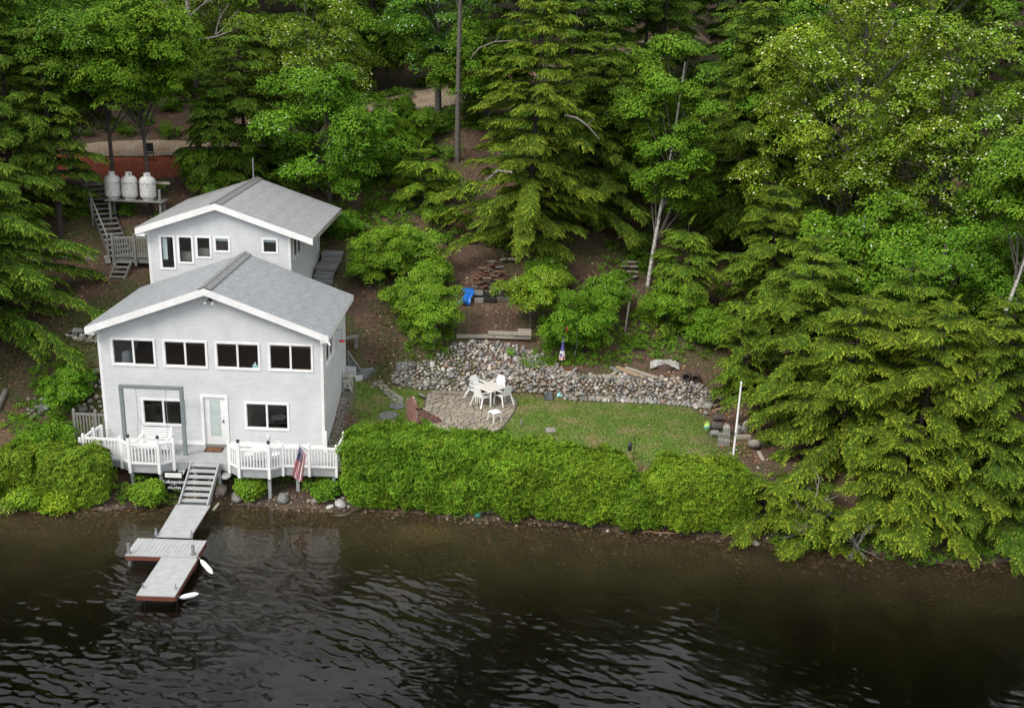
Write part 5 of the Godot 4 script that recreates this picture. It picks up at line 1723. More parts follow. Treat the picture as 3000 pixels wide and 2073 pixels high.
func build_patio():
	var px := [[1252, 1152], [1330, 1158], [1395, 1162], [1505, 1165], [1516, 1180], [1505, 1210], [1478, 1248], [1440, 1276], [1405, 1262], [1330, 1268], [1235, 1272], [1240, 1225], [1246, 1180]]
	var pt = structure("patio")
	var poly := world_poly(px)
	var m := MB.new()
	var base: PackedVector2Array = Geometry2D.offset_polygon(poly, 0.05)[0]
	var rc := bounds(base)
	var gx := rc.position.x
	while gx < rc.end.x:
		var gz := rc.position.y
		while gz < rc.end.y:
			var cell := PackedVector2Array([Vector2(gx, gz), Vector2(gx + 0.2, gz), Vector2(gx + 0.2, gz + 0.2), Vector2(gx, gz + 0.2)])
			for piece in Geometry2D.intersect_polygons(cell, base):
				for k in range(1, piece.size() - 1):
					var t := []
					for q in [piece[0], piece[k], piece[k + 1]]: t.append(Vector3(q.x, height(q.x, q.y) + 0.012, q.y))
					m.tri(t[0], t[1], t[2], Vector3.UP, Vector3.UP, Vector3.UP)
			gz += 0.2
		gx += 0.2
	part(pt, "joint_sand", m, mat(Color(0.12, 0.10, 0.075), 0.95, M.blotch, 1.5))
	paving(pt, poly, 0.285, 0.045, Color(0.37, 0.325, 0.265))
	# the flat concrete strip at the foot of the rocks
	var strip := world_thing("concrete_strip", "long flat concrete slab between the patio and the rock slope", "slab", on_ground(1320, 1153))
	var sp := world_poly([[1265, 1146], [1395, 1157], [1392, 1166], [1262, 1157]])
	m = MB.new(); m.slab(sp, on_ground(1320, 1153).y - 0.1, on_ground(1320, 1153).y + 0.13, 0.012)
	part(strip, "slab", m, mat(Color(0.30, 0.265, 0.22), 0.95, M.blotch, 0.8))
	var fs := world_thing("flat_boulder", "big flat brown stone beside the brick fireplace", "stone", on_ground(1237, 1160))
	stone_part(fs, "stone", on_ground(1237, 1160) + Vector3.UP * 0.02, 0.62, 0.28)
	build_fireplace()
	# table and chairs
	var lift := Vector3.UP * 0.045
	var c := on_ground(1436, 1181) + lift
	var tb := thing("patio_table", "square white patio table with tiled top among the plastic chairs", "table", c, PI / 4 + 0.05)
	tb.scale = Vector3(1.06, 1.03, 1.06)
	for i in 4:
		for j in 4:
			m = MB.new(); m.ab(Vector3(-0.45 + i * 0.225, 0.70, -0.45 + j * 0.225) + Vector3(0.004, 0, 0.004), Vector3(-0.45 + (i + 1) * 0.225, 0.715, -0.45 + (j + 1) * 0.225) - Vector3(0.004, 0, 0.004))
			part(tb, "tile", m, mat(jitter(Color(0.56, 0.53, 0.50), 0.06), 0.6) if (i + j) % 5 == 0 else M.table_tile)
	m = MB.new(); m.ab(Vector3(-0.47, 0.665, -0.47), Vector3(0.47, 0.699, 0.47))
	part(tb, "tabletop", m, M.white_plastic)
	for sx in [-1.0, 1.0]:
		for sz in [-1.0, 1.0]:
			m = MB.new(); m.bar(Vector3(0.40 * sx, 0.665, 0.40 * sz), Vector3(0.42 * sx, 0.0, 0.42 * sz), 0.05, 0.05)
			part(tb, "leg", m, M.white_plastic)
	m = MB.new(); m.tube([Vector3(0, 0.66, 0), Vector3(0, 0.02, 0)], [0.02, 0.02], 6)
	part(tb, "centre_pole", m, mat(Color(0.03, 0.02, 0.02), 0.6))
	var chairs := [[1408, 1194, 2.45, "white plastic chair tucked under the patio table nearest the brick fireplace and hedge"], [1475, 1190, 3.85, "white plastic chair tucked under the patio table nearest the lawn and hedge"], [1382, 1173, 1.45, "white plastic chair at the table end nearest the concrete strip"], [1399, 1164, 0.65, "white plastic chair behind the patio table toward the concrete strip"], [1457, 1163, -0.45, "white plastic chair behind the patio table against the rocks"]]
	for e in chairs:
		var p := on_ground(e[0], e[1]) + lift
		var ch := make_patio_chair("patio_chair", e[3], p, e[2])
		# some lean forward a little on their front feet
		var tip: float = {1408: 0.10, 1475: 0.10, 1382: 0.25, 1399: 0.0, 1457: 0.0}[e[0]]
		var pivot := Vector3(0, 0, 0.29)
		var bt := Basis(Vector3.UP, e[2])
		var tb2 := bt * Basis(Vector3.RIGHT, tip)
		ch.transform = Transform3D(tb2, p + bt * pivot - tb2 * pivot)
	var st := thing("side_table", "small square white plastic side table alone on the patio", "table", on_ground(1449, 1236) + lift, PI / 4 - 0.12)
	m = MB.new(); m.slab(PackedVector2Array([Vector2(-0.21, -0.18), Vector2(-0.18, -0.21), Vector2(0.18, -0.21), Vector2(0.21, -0.18), Vector2(0.21, 0.18), Vector2(0.18, 0.21), Vector2(-0.18, 0.21), Vector2(-0.21, 0.18)]), 0.385, 0.42, 0.012)
	part(st, "tabletop", m, M.white_plastic)
	for sx in [-1.0, 1.0]:
		for sz in [-1.0, 1.0]:
			m = MB.new(); m.bar(Vector3(0.175 * sx, 0.39, 0.175 * sz), Vector3(0.20 * sx, 0.0, 0.20 * sz), 0.05, 0.05)
			part(st, "leg", m, M.white_plastic)

func build_fireplace():
	# two low brick walls meeting in a corner that points at the lake, tops stepped; bricks one by one
	var corner := at_y(1219, 1250, 2.0)
	corner.y = height(corner.x, corner.z) - 0.05
	var f := world_thing("brick_fireplace", "stepped red brick outdoor fireplace at the corner of the patio", "fireplace", corner)
	var dl := Vector3(-0.45, 0, -0.89).normalized(); var dr := Vector3(0.90, 0, -0.43).normalized()
	var mats := []
	for c in [Color(0.26, 0.075, 0.05), Color(0.22, 0.06, 0.045), Color(0.30, 0.10, 0.07), Color(0.17, 0.06, 0.05)]: mats.append(mat(c, 0.9, M.fine, 3.0))
	var soot := mat(Color(0.02, 0.018, 0.018), 0.95)
	var top_l := func(u): return lerpf(0.87, 1.30, u / 0.42) if u < 0.42 else lerpf(1.30, 0.92, (u - 0.42) / 0.76)
	var top_r := func(u): return 0.87 if u < 0.40 else lerpf(0.87, 0.27, (u - 0.40) / 0.68)
	for wall in 2:
		var d := dl if wall == 0 else dr
		var l := 1.18 if wall == 0 else 1.12
		var tf: Callable = top_l if wall == 0 else top_r
		var nrm := d.cross(Vector3.UP)
		if nrm.z < 0: nrm = -nrm
		var core := MB.new()
		var n_seg := 12
		for k in n_seg:
			var u0 := l * k / n_seg; var u1 := l * (k + 1) / n_seg
			var t: float = minf(tf.call(u0), tf.call(u1)) - 0.05
			core.box(Transform3D(Basis(d, Vector3.UP, d.cross(Vector3.UP)), corner + d * (u0 + u1) * 0.5 - nrm * 0.049 + Vector3.UP * t * 0.5), Vector3(u1 - u0 + 0.002, t, 0.085))
		part(f, "mortar", core, M.mortar)
		var row := 0
		while row < 22:
			var y := row * 0.075 + 0.03
			var u := -0.10 if row % 2 == 0 else 0.005
			while u < l - 0.02:
				var a := maxf(u, 0.005); var b2 := minf(u + 0.20, l)
				var lim: float = minf(tf.call(a + 0.03), tf.call(b2 - 0.03))
				if y + 0.04 < lim and b2 - a > 0.04:
					var m := MB.new()
					m.box(Transform3D(Basis(d, Vector3.UP, d.cross(Vector3.UP)), Vector3.ZERO), Vector3(b2 - a - 0.012, 0.050, 0.10))
					var near_fire := wall == 1 and u < 0.45 and y > lim - 0.16
					part(f, "brick", m, soot if near_fire else mats[rng.randi() % 4], corner + d * (a + b2) * 0.5 - nrm * (0.05 - rr(0.0, 0.004)) + Vector3.UP * (y + 0.03))
				u += 0.21
			row += 1

func build_stone_wall():
	rock_pile("rock_slope", "broad slope of rounded grey and tan stones behind the patio table", [[1148, 1100], [1190, 1072], [1255, 1060], [1290, 1040], [1330, 1012], [1420, 1003], [1500, 1012], [1560, 1030], [1610, 1055], [1650, 1085], [1660, 1120], [1655, 1160], [1560, 1155], [1440, 1143], [1330, 1146], [1270, 1143], [1205, 1140], [1150, 1125]], 0.135, 0.20, "", 300, 1.3)
	rock_pile("fieldstone_wall", "long low wall of rounded stones between the lawn and the lumber pile", [[1655, 1098], [1740, 1103], [1850, 1102], [1960, 1110], [2040, 1125], [2085, 1150], [2080, 1200], [2000, 1190], [1850, 1180], [1655, 1172]], 0.135, 0.195, "", 300, 2.0)
	# loose pieces of the old wall at the far end
	var i := 0
	for e in [[2055, 1183, 0.34, "grey stone"], [2075, 1195, 0.4, "grey stone"], [2040, 1200, 0.26, "pale stone"], [2068, 1215, 0.3, "pale stone"], [2090, 1172, 0.3, "grey stone"]]:
		var p := on_ground(e[0], e[1])
		var o := world_thing("loose_stone", "loose stone at the right end of the fieldstone wall", "stone", p, "loose stones at the wall end")
		stone_part(o, "stone", p + Vector3.UP * 0.08, e[2], 0.8)
		i += 1

func board(parent, called: String, a: Vector3, b: Vector3, w: float, h: float, material: Material):
	var m := MB.new(); m.bar(a, b, w, h)
	return part(parent, called, m, material)
func up(p: Vector3, h: float) -> Vector3:
	return p + Vector3.UP * h

func build_yard_things():
	var m: MB
	# tools leaning on the stone wall
	var p := on_ground(1606, 1174)
	var hd := at_z(1616, 1074, p.z - 0.62)
	var sh := world_thing("snow_shovel", "dark snow shovel with pale wooden handle leaning on the rocks", "shovel", p)
	m = MB.new(); m.tube([p.lerp(hd, 0.30), hd], [0.018, 0.016], 7); m.tube([hd + Vector3(-0.08, 0.02, 0), hd + Vector3(0.02, 0.02, 0)], [0.016, 0.016], 6)
	part(sh, "handle", m, M.pale_wood)
	m = MB.new()
	var ax := (hd - p).normalized(); var rt := Vector3.RIGHT
	for k in 6:
		var u0 := -0.21 + 0.07 * k; var u1 := u0 + 0.07
		var b0 := 0.05 * (1.0 - pow(u0 / 0.21, 2)); var b1 := 0.05 * (1.0 - pow(u1 / 0.21, 2))
		var fw := Vector3(0, 0.2, -1)
		m.tri(p + rt * u0 + fw * b0 + Vector3.UP * 0.02, p + rt * u1 + fw * b1 + Vector3.UP * 0.02, p + rt * u1 * 0.55 + ax * 0.42 + fw * b1)
		m.tri(p + rt * u0 + fw * b0 + Vector3.UP * 0.02, p + rt * u1 * 0.55 + ax * 0.42 + fw * b1, p + rt * u0 * 0.55 + ax * 0.42 + fw * b0)
	part(sh, "blade", m, mat(Color(0.045, 0.06, 0.065), 0.5))
	p = on_ground(1641, 1166)
	hd = at_z(1627, 1088, p.z - 0.7)
	var rk := world_thing("leaf_rake", "pale blue leaf rake leaning on the rocks beside the snow shovel", "rake", p)
	m = MB.new(); m.tube([p.lerp(hd, 0.2), hd], [0.014, 0.013], 6)
	part(rk, "handle", m, M.old_wood)
	for k in 9:
		var a := -0.42 + 0.105 * k
		var e := p + Vector3(sin(a) * 0.36, 0.02, 0.0)
		m = MB.new(); m.bar(p.lerp(hd, 0.30), e, 0.028, 0.008)
		part(rk, "tine", m, mat(Color(0.25, 0.55, 0.62), 0.5))
	p = on_ground(1684, 1181)
	var sk := world_thing("wooden_stake", "thin pale stake standing upright at the foot of the stone wall", "stake", p)
	board(sk, "stake", up(p, -0.1), up(p, 0.72), 0.035, 0.03, M.pale_wood)
	# lumber lying on top of the wall
	var lp := world_thing("lumber_pile", "pile of pale sawn boards lying askew on top of the stone wall", "lumber", on_ground(1860, 1110))
	for e in [[1798, 1090, 1874, 1124, 0.10], [1806, 1084, 1888, 1119, 0.16], [1832, 1084, 1926, 1119, 0.12], [1820, 1088, 1896, 1117, 0.06], [1788, 1080, 1850, 1102, 0.05], [1812, 1092, 1868, 1117, 0.20]]:
		board(lp, "board", up(on_ground(e[0], e[1]), e[4]), up(on_ground(e[2], e[3]), e[4] + 0.05), 0.19, 0.05, [M.pale_wood, M.lumber, M.weathered][rng.randi() % 3])
	var lp2 := world_thing("scrap_boards", "few grey and tan scrap boards lying behind the shovel and rake", "boards", on_ground(1650, 1098))
	for e in [[1628, 1112, 1662, 1092, M.lumber], [1652, 1106, 1672, 1093, M.pale_wood], [1660, 1083, 1674, 1087, M.red_wood], [1665, 1103, 1690, 1082, M.weathered], [1782, 1112, 1806, 1092, M.pale_wood], [1790, 1111, 1816, 1104, M.lumber]]:
		board(lp2, "board", up(on_ground(e[0], e[1]), 0.05), up(on_ground(e[2], e[3]), 0.07), 0.14, 0.04, e[4])
	# crumpled pale sheet over a mound
	p = on_ground(1948, 1082)
	var sh2 := world_thing("plastic_sheet", "crumpled pale plastic sheet draped behind a dirt mound above the wall", "sheet", p)
	m = MB.new()
	for i in 22:
		for j in 5:
			var q := []
			for e in [[i, j], [i + 1, j], [i + 1, j + 1], [i, j + 1]]:
				var u: float = e[0] / 22.0 * 2.0 - 1.0; var v: float = e[1] / 5.0
				var arch := 0.30 * (1.0 - u * u) + 0.20 * absf(u) * (1.0 - v)
				q.append(Vector3(p.x + u * 0.66, p.y + 0.04 + arch * (0.45 + 0.55 * (1 - v)) + 0.05 * noise_b.get_noise_2d(e[0] * 0.8, e[1] * 1.5), p.z - 0.30 + v * (0.10 + 0.35 * absf(u)) + 0.07 * noise_b.get_noise_2d(e[0] * 0.7 + 9, e[1])))
			m.tri(q[0], q[1], q[2]); m.tri(q[0], q[2], q[3])
	part(sh2, "cloth", m, M.sheet)
	var md := world_thing("dirt_mound", "small brown mound of peat in front of the pale sheet", "mound", p)
	m = MB.new(); m.lathe([Vector2(0.42, -0.05), Vector2(0.36, 0.08), Vector2(0.22, 0.19), Vector2(0.08, 0.24), Vector2(0.0, 0.245)], 14, T(p + Vector3(0.03, 0, -0.02), Vector3.ZERO, Vector3(1, 1, 0.6)))
	part(md, "earth", m, mat(Color(0.10, 0.058, 0.042), 0.95, M.blotch, 2.0))
	for e in [[2010, 1112, "brown clay drum lying open end out on the wall nearer the lumber"], [2037, 1117, "brown clay drum lying on the wall nearer the trees"]]:
		p = on_ground(e[0], e[1])
		var o := thing("clay_drum", e[2], "drum", up(p, 0.19), rr(-0.4, 0.4), "clay drums on the stone wall")
		m = MB.new(); m.lathe([Vector2(0.0, -0.24), Vector2(0.16, -0.24), Vector2(0.20, -0.1), Vector2(0.20, 0.15), Vector2(0.17, 0.24), Vector2(0.14, 0.24), Vector2(0.15, 0.0), Vector2(0.0, -0.05)], 14, T(Vector3.ZERO, Vector3(PI / 2, 0, 0)))
		part(o, "shell", m, mat(Color(0.085, 0.06, 0.048), 0.9, M.blotch, 2.0))
	p = on_ground(2107, 1172)
	var bu := thing("mooring_buoy", "white ball buoy with dark stripe at the end of the stone wall", "buoy", up(p, 0.17), 0.4)
	m = MB.new(); m.lathe([Vector2(0, -0.18), Vector2(0.10, -0.15), Vector2(0.17, -0.06), Vector2(0.17, 0.06), Vector2(0.10, 0.15), Vector2(0, 0.18)], 16)
	part(bu, "ball", m, M.tank)
	m = MB.new(); m.box(T(Vector3(0.02, 0.06, 0.16), Vector3(0.2, 0, 0.9)), Vector3(0.16, 0.03, 0.03))
	part(bu, "slot", m, M.black)
	# driftwood tangle beside the buoy
	var tw := world_thing("branch_tangle", "tangle of grey bare branches at the end of the stone wall", "branches", on_ground(2080, 1165))
	m = MB.new()
	for k in 12:
		var a := on_ground(rr(2050, 2085), rr(1155, 1195)) ; var b2 := on_ground(rr(2085, 2112), rr(1150, 1185))
		m.tube([up(a, 0.08), up(a.lerp(b2, 0.5), rr(0.18, 0.3)), up(b2, 0.1)], [0.022, 0.018, 0.010], 5)
	part(tw, "branch", m, M.dead)
	# logs, blocks and stones piled by the flagpole
	for e in [[2102, 1232, 0.13, 0.40, 0.1, "short dark log at the back of the pile by the flagpole"], [2097, 1259, 0.15, 0.40, 0.1, "short dark log with rough bark next to the lime green bag"], [2092, 1278, 0.13, 0.30, 0.15, "short grey weathered log at the front of the log pile"]]:
		p = on_ground(e[0], e[1])
		var o := thing("firewood_log", e[5], "log", up(p, e[2]), e[4], "logs by the flagpole")
		m = MB.new(); m.tube([Vector3(-e[3] * 0.5, 0, 0), Vector3(0, 0.01, 0), Vector3(e[3] * 0.5, 0, 0)], [e[2] * 0.95, e[2] * 1.05, e[2]], 10)
		part(o, "bark", m, mat(Color(0.12, 0.10, 0.095), 0.95, M.blotch, 3.0) if e[0] != 2092 else M.weathered)
		m = MB.new(); m.tube([Vector3(e[3] * 0.5, 0, 0), Vector3(e[3] * 0.5 + 0.006, 0, 0)], [e[2] * 0.86, e[2] * 0.86], 10)
		part(o, "cut_end", m, M.weathered)
	p = on_ground(2120, 1302)
	var cb := thing("concrete_block", "tan concrete block with round hole at the front of the pile by the flagpole", "block", p, -0.05)
	m = MB.new(); m.ab(Vector3(-0.22, 0, -0.14), Vector3(0.22, 0.22, 0.14)); m.ab(Vector3(-0.21, 0.22, -0.135), Vector3(0.21, 0.235, 0.13))
	part(cb, "block", m, M.concrete)
	m = MB.new(); m.lathe([Vector2(0.0, 0.004), Vector2(0.035, 0.004), Vector2(0.04, 0.0)], 10, T(Vector3(0.0, 0.235, -0.02)))
	part(cb, "hole", m, M.black)
	p = on_ground(2120, 1282)
	var tm := world_thing("timber_offcut", "grey square timber lying behind the tan concrete block", "timber", p)
	board(tm, "beam", up(p, 0.1) + Vector3(-0.25, 0, 0), up(p, 0.1) + Vector3(0.26, 0, 0), 0.15, 0.16, M.weathered)
	p = on_ground(2178, 1286)
	tm = world_thing("timber_offcut", "brown square timber lying beside the white flagpole", "timber", p)
	board(tm, "beam", up(p, 0.08) + Vector3(-0.32, 0, 0.02), up(p, 0.08) + Vector3(0.30, 0, -0.04), 0.14, 0.14, M.pale_wood)
	for e in [[2131, 1272, 0.42, "upright grey cut stone between the logs and the flagpole"], [2163, 1268, 0.34, "small upright grey stone just right of the flagpole"], [2182, 1262, 0.46, "pointed grey stone under the hemlock boughs by the flagpole"], [2209, 1314, 0.52, "rounded tan boulder on the bare soil beside the flagpole"]]:
		p = on_ground(e[0], e[1])
		var o := world_thing("field_stone", e[3], "stone", p)
		var ms := MB.new()
		var r := RandomNumberGenerator.new(); r.seed = int(e[0])
		var bp := PackedVector2Array()
		for k in 6: bp.append(Vector2(cos(TAU * k / 6.0) * r.randf_range(0.35, 0.5), sin(TAU * k / 6.0) * r.randf_range(0.3, 0.45)) * e[2])
		if e[0] == 2209: stone_part(o, "stone", up(p, 0.2), 0.55, 0.95)
		else:
			ms.slab(bp, 0.0, e[2] * 1.05, e[2] * 0.16)
			part(o, "stone", ms, stone_mats()[[3, 2, 7][rng.randi() % 3]], Transform3D(Basis.from_euler(Vector3(r.randf_range(-0.2, 0.2), r.randf() * 6, r.randf_range(-0.15, 0.15))), up(p, -0.03)))
	p = on_ground(2230, 1346)
	var bd := world_thing("loose_board", "short pale board lying on the bare soil past the boulder", "board", p)
	board(bd, "board", up(on_ground(2222, 1326), 0.05), up(on_ground(2236, 1352), 0.05), 0.14, 0.05, M.pale_wood)
	p = on_ground(2074, 1260)
	var bg := thing("garden_bag", "lime green and blue plastic bag leaning on the log pile", "bag", p, 0.3)
	bg.scale = Vector3(0.85, 0.8, 0.85)
	m = MB.new(); m.lathe([Vector2(0.10, 0.0), Vector2(0.17, 0.06), Vector2(0.19, 0.2), Vector2(0.15, 0.34), Vector2(0.07, 0.42), Vector2(0.09, 0.47), Vector2(0.0, 0.46)], 12, T(Vector3.ZERO, Vector3(0, 0, 0.2), Vector3(1, 1, 0.6)))
	part(bg, "sack", m, mat(Color(0.36, 0.55, 0.12), 0.4))
	m = MB.new(); m.lathe([Vector2(0.192, 0.15), Vector2(0.197, 0.2), Vector2(0.186, 0.25)], 12, T(Vector3(-0.01, 0, 0.004), Vector3(0, 0, 0.2), Vector3(1, 1, 0.61)))
	part(bg, "print", m, mat(Color(0.10, 0.30, 0.40), 0.4))
	var ob := world_thing("split_boards", "two orange-brown split boards above the log pile", "boards", on_ground(2105, 1200))
	for e in [[2090, 1196, 2113, 1189], [2096, 1207, 2124, 1203]]: board(ob, "board", up(on_ground(e[0], e[1]), 0.1), up(on_ground(e[2], e[3]), 0.1), 0.12, 0.06, M.lumber)
	# flagpole without a flag
	p = on_ground(2148, 1341)
	var fp := world_thing("flagpole", "bare white flagpole rising beside the right end of the hedge", "flagpole", p)
	m = MB.new(); m.tube([up(p, -0.2), up(p, 1.6), up(p, 3.1)], [0.045, 0.042, 0.032], 12)
	part(fp, "pole", m, M.white)
	m = MB.new(); m.lathe([Vector2(0, -0.05), Vector2(0.045, 0.0), Vector2(0.03, 0.05), Vector2(0, 0.06)], 10, T(up(p, 3.14)))
	part(fp, "cap", m, M.white)
	m = MB.new(); m.ab(p + Vector3(-0.22, -0.1, -0.1), p + Vector3(-0.06, 0.20, 0.08))
	part(fp, "base_block", m, M.concrete)
	m = MB.new(); m.tube([up(p, 1.0) + Vector3(-0.04, 0, 0.04), up(p, 1.12) + Vector3(-0.05, 0, 0.07), up(p, 0.9) + Vector3(-0.05, 0, 0.07)], [0.01, 0.01, 0.01], 5)
	part(fp, "cleat", m, M.chain)
	# lawn bits
	p = on_ground(1612, 1262)
	var sl := world_thing("lawn_slab", "small rectangular concrete slab set in the lawn", "slab", p)
	m = MB.new(); m.slab(world_poly([[1598, 1268], [1628, 1268], [1627, 1255], [1597, 1255]]), p.y - 0.04, p.y + 0.045, 0.008)
	part(sl, "slab", m, M.concrete)
	p = on_ground(1527, 1249)
	var gl := thing("garden_light", "small grey figure shaped garden light standing at the patio edge", "garden light", p)
	m = MB.new(); m.tube([Vector3(0, -0.05, 0), Vector3(0, 0.10, 0)], [0.01, 0.01], 6)
	part(gl, "stake", m, M.old_wood)
	m = MB.new(); m.lathe([Vector2(0, 0.08), Vector2(0.05, 0.10), Vector2(0.055, 0.16), Vector2(0.03, 0.20), Vector2(0.045, 0.24), Vector2(0.035, 0.29), Vector2(0, 0.31)], 9)
	part(gl, "figure", m, M.weathered)
	p = on_ground(1856, 1352)
	var hk := world_thing("shepherd_hook", "thin black hook with black lantern feeder in the gap of the hedge", "bird feeder", p)
	m = MB.new(); m.tube([up(p, -0.1), up(p, 0.9), up(p, 1.0) + Vector3(-0.05, 0, 0.02), up(p, 0.95) + Vector3(-0.17, 0, 0.08), up(p, 0.85) + Vector3(-0.19, 0, 0.09)], [0.012, 0.012, 0.012, 0.011, 0.01], 6)
	part(hk, "hook", m, M.black)
	m = MB.new(); m.lathe([Vector2(0, 0.0), Vector2(0.11, -0.13), Vector2(0.10, -0.14), Vector2(0.07, -0.15), Vector2(0.07, -0.36), Vector2(0.09, -0.38), Vector2(0, -0.39)], 8, T(up(p, 0.85) + Vector3(-0.19, 0, 0.09)))
	part(hk, "lantern", m, M.black)
	build_windsock()
	# timber retaining steps above the rocks
	var tr := world_thing("timber_edging", "two courses of weathered timbers holding the bank above the rock slope", "timbers", on_ground(1445, 985))
	var za := on_ground(1448, 990)
	for e in [[1337, 984, 1447, 985, 0.10], [1449, 985, 1556, 988, 0.10], [1430, 974, 1500, 976, 0.28], [1501, 976, 1556, 978, 0.30], [1517, 968, 1556, 969, 0.42]]:
		var a := at_y(e[0], e[1], za.y + e[4]); var b2 := at_y(e[2], e[3], za.y + e[4])
		board(tr, "timber", a, b2, 0.16, 0.14, M.pale_wood)
	board(tr, "post", up(at_y(1449, 990, za.y), -0.4), up(at_y(1449, 990, za.y), 0.26), 0.12, 0.10, M.old_wood)
	for e in [[1324, 955, 0.9], [1829, 982, 1.6]]:
		p = on_ground(e[0], e[1])
		var o := world_thing("fence_stake", "thin grey stake standing at the end of the timber edging" if e[0] < 1500 else "leaning grey stake standing among the weeds by the small hemlock", "stake", p)
		board(o, "stake", up(p, -0.2), up(p, e[2]) + Vector3(0.12 if e[0] > 1500 else 0.0, 0, 0), 0.06, 0.06, M.weathered)
	build_woodpile()
	# slate leaning by the rocks
	p = on_ground(1195, 1085)
	var ss := world_thing("slate_stack", "dark slate slabs leaning at the left end of the rock slope", "slate", p)
	for k in 4:
		m = MB.new(); m.box(T(p + Vector3(-0.28 + 0.14 * k, 0.14 + 0.02 * k, -0.05 - 0.05 * k), Vector3(0.9 - 0.25 * k, 0.3, 0.25 - 0.1 * k)), Vector3(0.5 - 0.05 * k, 0.04, 0.42))
		part(ss, "slab", m, M.slate if k % 2 == 0 else M.old_wood)
	build_shore()

func build_windsock():
	var p := on_ground(1662, 1070)
	var z := p.z
	var ws := world_thing("windsock", "star spangled windsock with eagle hanging from a bent rod before the bushes", "windsock", p)
	var a := at_z(1689, 948, z); var b := at_z(1655, 958, z); var c := at_z(1651, 984, z)
	var m := MB.new(); m.tube([up(p, -0.1) + Vector3(0.25, 0, -0.2), a.lerp(p, 0.5) + Vector3(0.25, 0, -0.15), a + Vector3(0.0, 0, -0.05), a.lerp(b, 0.5) + Vector3.UP * 0.02, b, c], [0.014, 0.013, 0.012, 0.011, 0.010, 0.006], 6)
	part(ws, "rod", m, M.weathered)
	m = MB.new(); m.tube([a.lerp(b, 0.75), at_z(1660, 968, z), at_z(1659, 978, z)], [0.02, 0.03, 0.03], 6)
	part(ws, "ribbon", m, mat(Color(0.55, 0.10, 0.06), 0.7))
	var e := at_z(1647, 1052, z)
	var d := e - c
	var blue := mat(Color(0.07, 0.055, 0.28), 0.8); var red := mat(Color(0.5, 0.08, 0.12), 0.8)
	m = MB.new(); m.tube([c, c + d * 0.1, c + d * 0.62], [0.02, 0.045, 0.105], 12, false)
	part(ws, "star_field", m, blue)
	m = MB.new(); m.tube([c + d * 0.62, c + d * 0.82], [0.106, 0.135], 12, false)
	part(ws, "eagle_head", m, M.white)
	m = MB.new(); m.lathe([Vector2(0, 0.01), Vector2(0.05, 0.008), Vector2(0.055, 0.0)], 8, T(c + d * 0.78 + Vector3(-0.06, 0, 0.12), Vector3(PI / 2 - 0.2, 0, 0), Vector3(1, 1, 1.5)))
	part(ws, "eagle_blue_patch", m, blue).name = "eagle_wing"  # blue oval patch of the cloth's print, on the white eagle band
	for k in 12:
		var a0 := TAU * k / 12.0; var a1 := TAU * (k + 1) / 12.0
		m = MB.new()
		m.quad(c + d * 0.82 + Vector3(cos(a0), 0, sin(a0)) * 0.136, c + d * 0.82 + Vector3(cos(a1), 0, sin(a1)) * 0.136, c + d + Vector3(cos(a1), 0, sin(a1)) * 0.15, c + d + Vector3(cos(a0), 0, sin(a0)) * 0.15, Vector3(cos(a0), 0, sin(a0)))
		part(ws, "stripe", m, red if k % 2 == 0 else M.white)
	m = MB.new()
	for k in 9:
		var u := rr(0.12, 0.58); var a0 := rr(0.3, 2.8)
		var r := lerpf(0.046, 0.105, (u - 0.1) / 0.52) + 0.004
		var o := Vector3(cos(a0), 0, sin(a0))
		m.box(Transform3D(Basis(Vector3(-sin(a0), 0, cos(a0)), Vector3.UP, o), c + d * u + o * r), Vector3(0.022, 0.022, 0.004))
	part(ws, "star", m, M.white)

